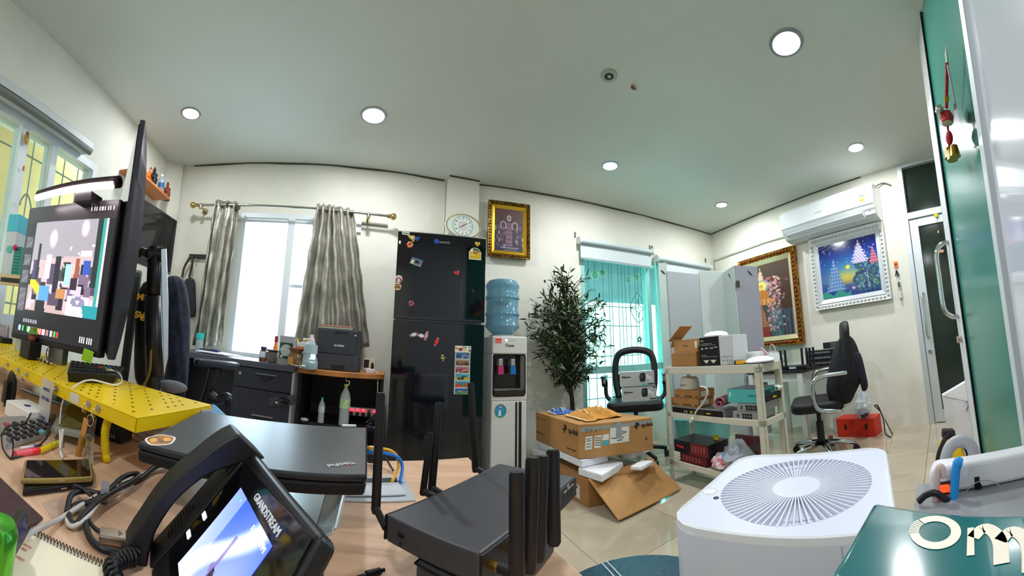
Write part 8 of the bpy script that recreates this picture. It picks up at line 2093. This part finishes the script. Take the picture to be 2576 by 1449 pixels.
drape('jacket', 'dark denim jacket hung over the back of the left chair', 'jacket', [(424, 446, 694, 1.60, .03), (416, 466, 704, 1.58, .07), (412, 474, 740, 1.57, .09), (410, 480, 800, 1.56, .10), (412, 478, 860, 1.55, .10), (416, 476, 920, 1.55, .09), (424, 472, 975, 1.55, .08), (430, 464, 1010, 1.55, .06)], M('222a44', .85, noise=.35, scale=26, bump=.4, c2='0e1222'), 3, 6)
o = drape('jacket', 'black jacket with yellow lettering hung beside the denim one', 'jacket', [(366, 392, 706, 1.30, .03), (350, 404, 722, 1.28, .06), (340, 412, 780, 1.27, .08), (336, 416, 850, 1.26, .08), (336, 418, 920, 1.26, .07), (342, 414, 985, 1.26, .05)], M('121118', .85, noise=.2, scale=40), 4)
for s_, x, y, sz in (('MO', 362, 748, .030), ('SU', 352, 792, .030), ('ER2', 370, 800, .028)):
    a = onR(x - 8, y, 1.185); b = onR(x + 8, y + 2, 1.185)
    lettering(s_, sz, M('d8a01c', .6), o, (a + b) / 2, (PI / 2, 0, math.atan2((b - a).y, (b - a).x)), bold=.0012)
t = thing('headset_stand', 'grey padded armrest end beside the yellow shelf', 'armrest', onR(432, 972, 1.12), .5)
part('pad', MB().ball((0, 0, 0), .034, 14, 8, (1.5, .8, .55)), M('6a6c72', .7, noise=.15, scale=60), t, smooth=True); part('stem', MB().tube(bez([(0, 0, -.01), (-.03, .02, -.06), (-.08, .02, -.10), (-.1, .02, -.24)]), .014, 8), PLA, t, smooth=True)

# ---- blind above the left window, stickers on its frame
a, b = WL.at(-40, 190, .07), WL.at(226, 380, .07)
t = thing('roller_blind', 'rolled-up white blind above the left window', 'blind', b, WL.rz)
L_ = (b - a).length + .6
part('cassette', MB().bx(-L_, 0, -.035, .065, -.02, .05), M('c4c8ca', .4), t, bevel=.008)
part('roll', MB().cyl((-L_, -.02, -.02), (-.02, -.02, -.02), .022, n=14), M('6c706c', .5), t); part('valance_gap', MB().bx(-L_, -.01, -.037, -.034, -.012, -.002), M('17171a', .6), t)
for (x, y, r, c, lab) in ((66, 350, .026, 'b98a3a', 'yellow-brown beetle ornament stuck high on the left window frame'), (58, 425, .011, 'c8783a', 'small orange ornament stuck lower on the left window frame'), (49, 513, .009, 'b0903a', 'tiny ochre sticker on the left window frame')):
    p = WL.at(x, y, .012); t = thing('window_ornament', lab, 'ornament', p, WL.rz, 'ornaments on the left window')
    part('body', MB().ball((0, -.004, 0), r, 12, 8, (.8, .35, 1.3)), M(c, .4), t, smooth=True); part('head', MB().ball((0, -.006, r * 1.2), r * .5, 10, 6, (1, .5, 1)), M('8a5a1c', .4), t, smooth=True)
# wooden rack in front of that window with boxes
q0, q1 = onR(-30, 700, 1.52), onR(75, 720, 1.40); WK = Wall((q0.x, q0.y), (q1.x, q1.y))
zk = WK.uz(20, 690)[1]
t = thing('window_rack', 'pale wooden rack board across the left window', 'rack', WK.pt(WK.L / 2, zk - .045), WK.rz)
part('board', MB().bx(-WK.L / 2 - .25, WK.L / 2 + .1, 0, .20, .03, .045), M('d6b98c', .5, noise=.1, scale=4), t, bevel=.002)
part('front_board', MB().bx(-WK.L / 2 - .25, WK.L / 2 + .1, -.012, 0, -.0, .045), M('d6b98c', .5, noise=.1, scale=4), t, bevel=.002)
part('slot', MB().bx(-.03, WK.L / 2 + .02, -.0135, -.012, .012, .03), M('2a2420', .6), t)
for x in (-.3, .1): part('upright', MB().bx(x, x + .03, .1, .13, D + .001 - zk + .045, .0), M('c8ab80', .5), t)
def rk(name, label, cat, x0, x1, y0, off, mat, d=.1):
    ua, ub = WK.uz(x0, 690, -off)[0], WK.uz(x1, 690, -off)[0]; p = WK.pt((ua + ub) / 2, zk + .0008, -off); t = thing(name, label, cat, p, WK.rz); h = over(p, (x0 + x1) / 2, y0) - p.z
    part('body', MB().bx(-(ub - ua) / 2, (ub - ua) / 2, 0, d, 0, h), mat, t, bevel=.002); return t, ub - ua, h
t, w, h = rk('device_carton', 'tall white carton with a teal top band on the window rack', 'carton', 2, 28, 540, .03, M('c4c6c8', .5))
part('teal_band', MB().bx(-w / 2 - .001, w / 2 + .001, -.001, .101, h * .72, h + .001), M('4ab4c4', .5), t); part('badge', MB().cyl((0, -.001, h * .42), (0, -.002, h * .42), .016, n=16), M('5ab0a8', .5), t)
t, w, h = rk('file_stack', 'stack of green ruled boxes at the right of the window rack', 'box', 27, 44, 620, .02, M('2a8c7c', .5))
for k_ in range(8): part('rule', MB().bx(-w / 2, w / 2, -.001, 0, h * (.1 + .11 * k_), h * (.12 + .11 * k_)), M('1c5a54', .6), t)
part('pink_flower', MB().ball((-w * .3, -.006, h * .95), .012, 8, 6), M('c82a6a', .5), t)
t, w, h = rk('white_carton', 'small white carton behind the green boxes on the window rack', 'carton', 33, 50, 570, .13, M('cfd2d4', .5), .06)
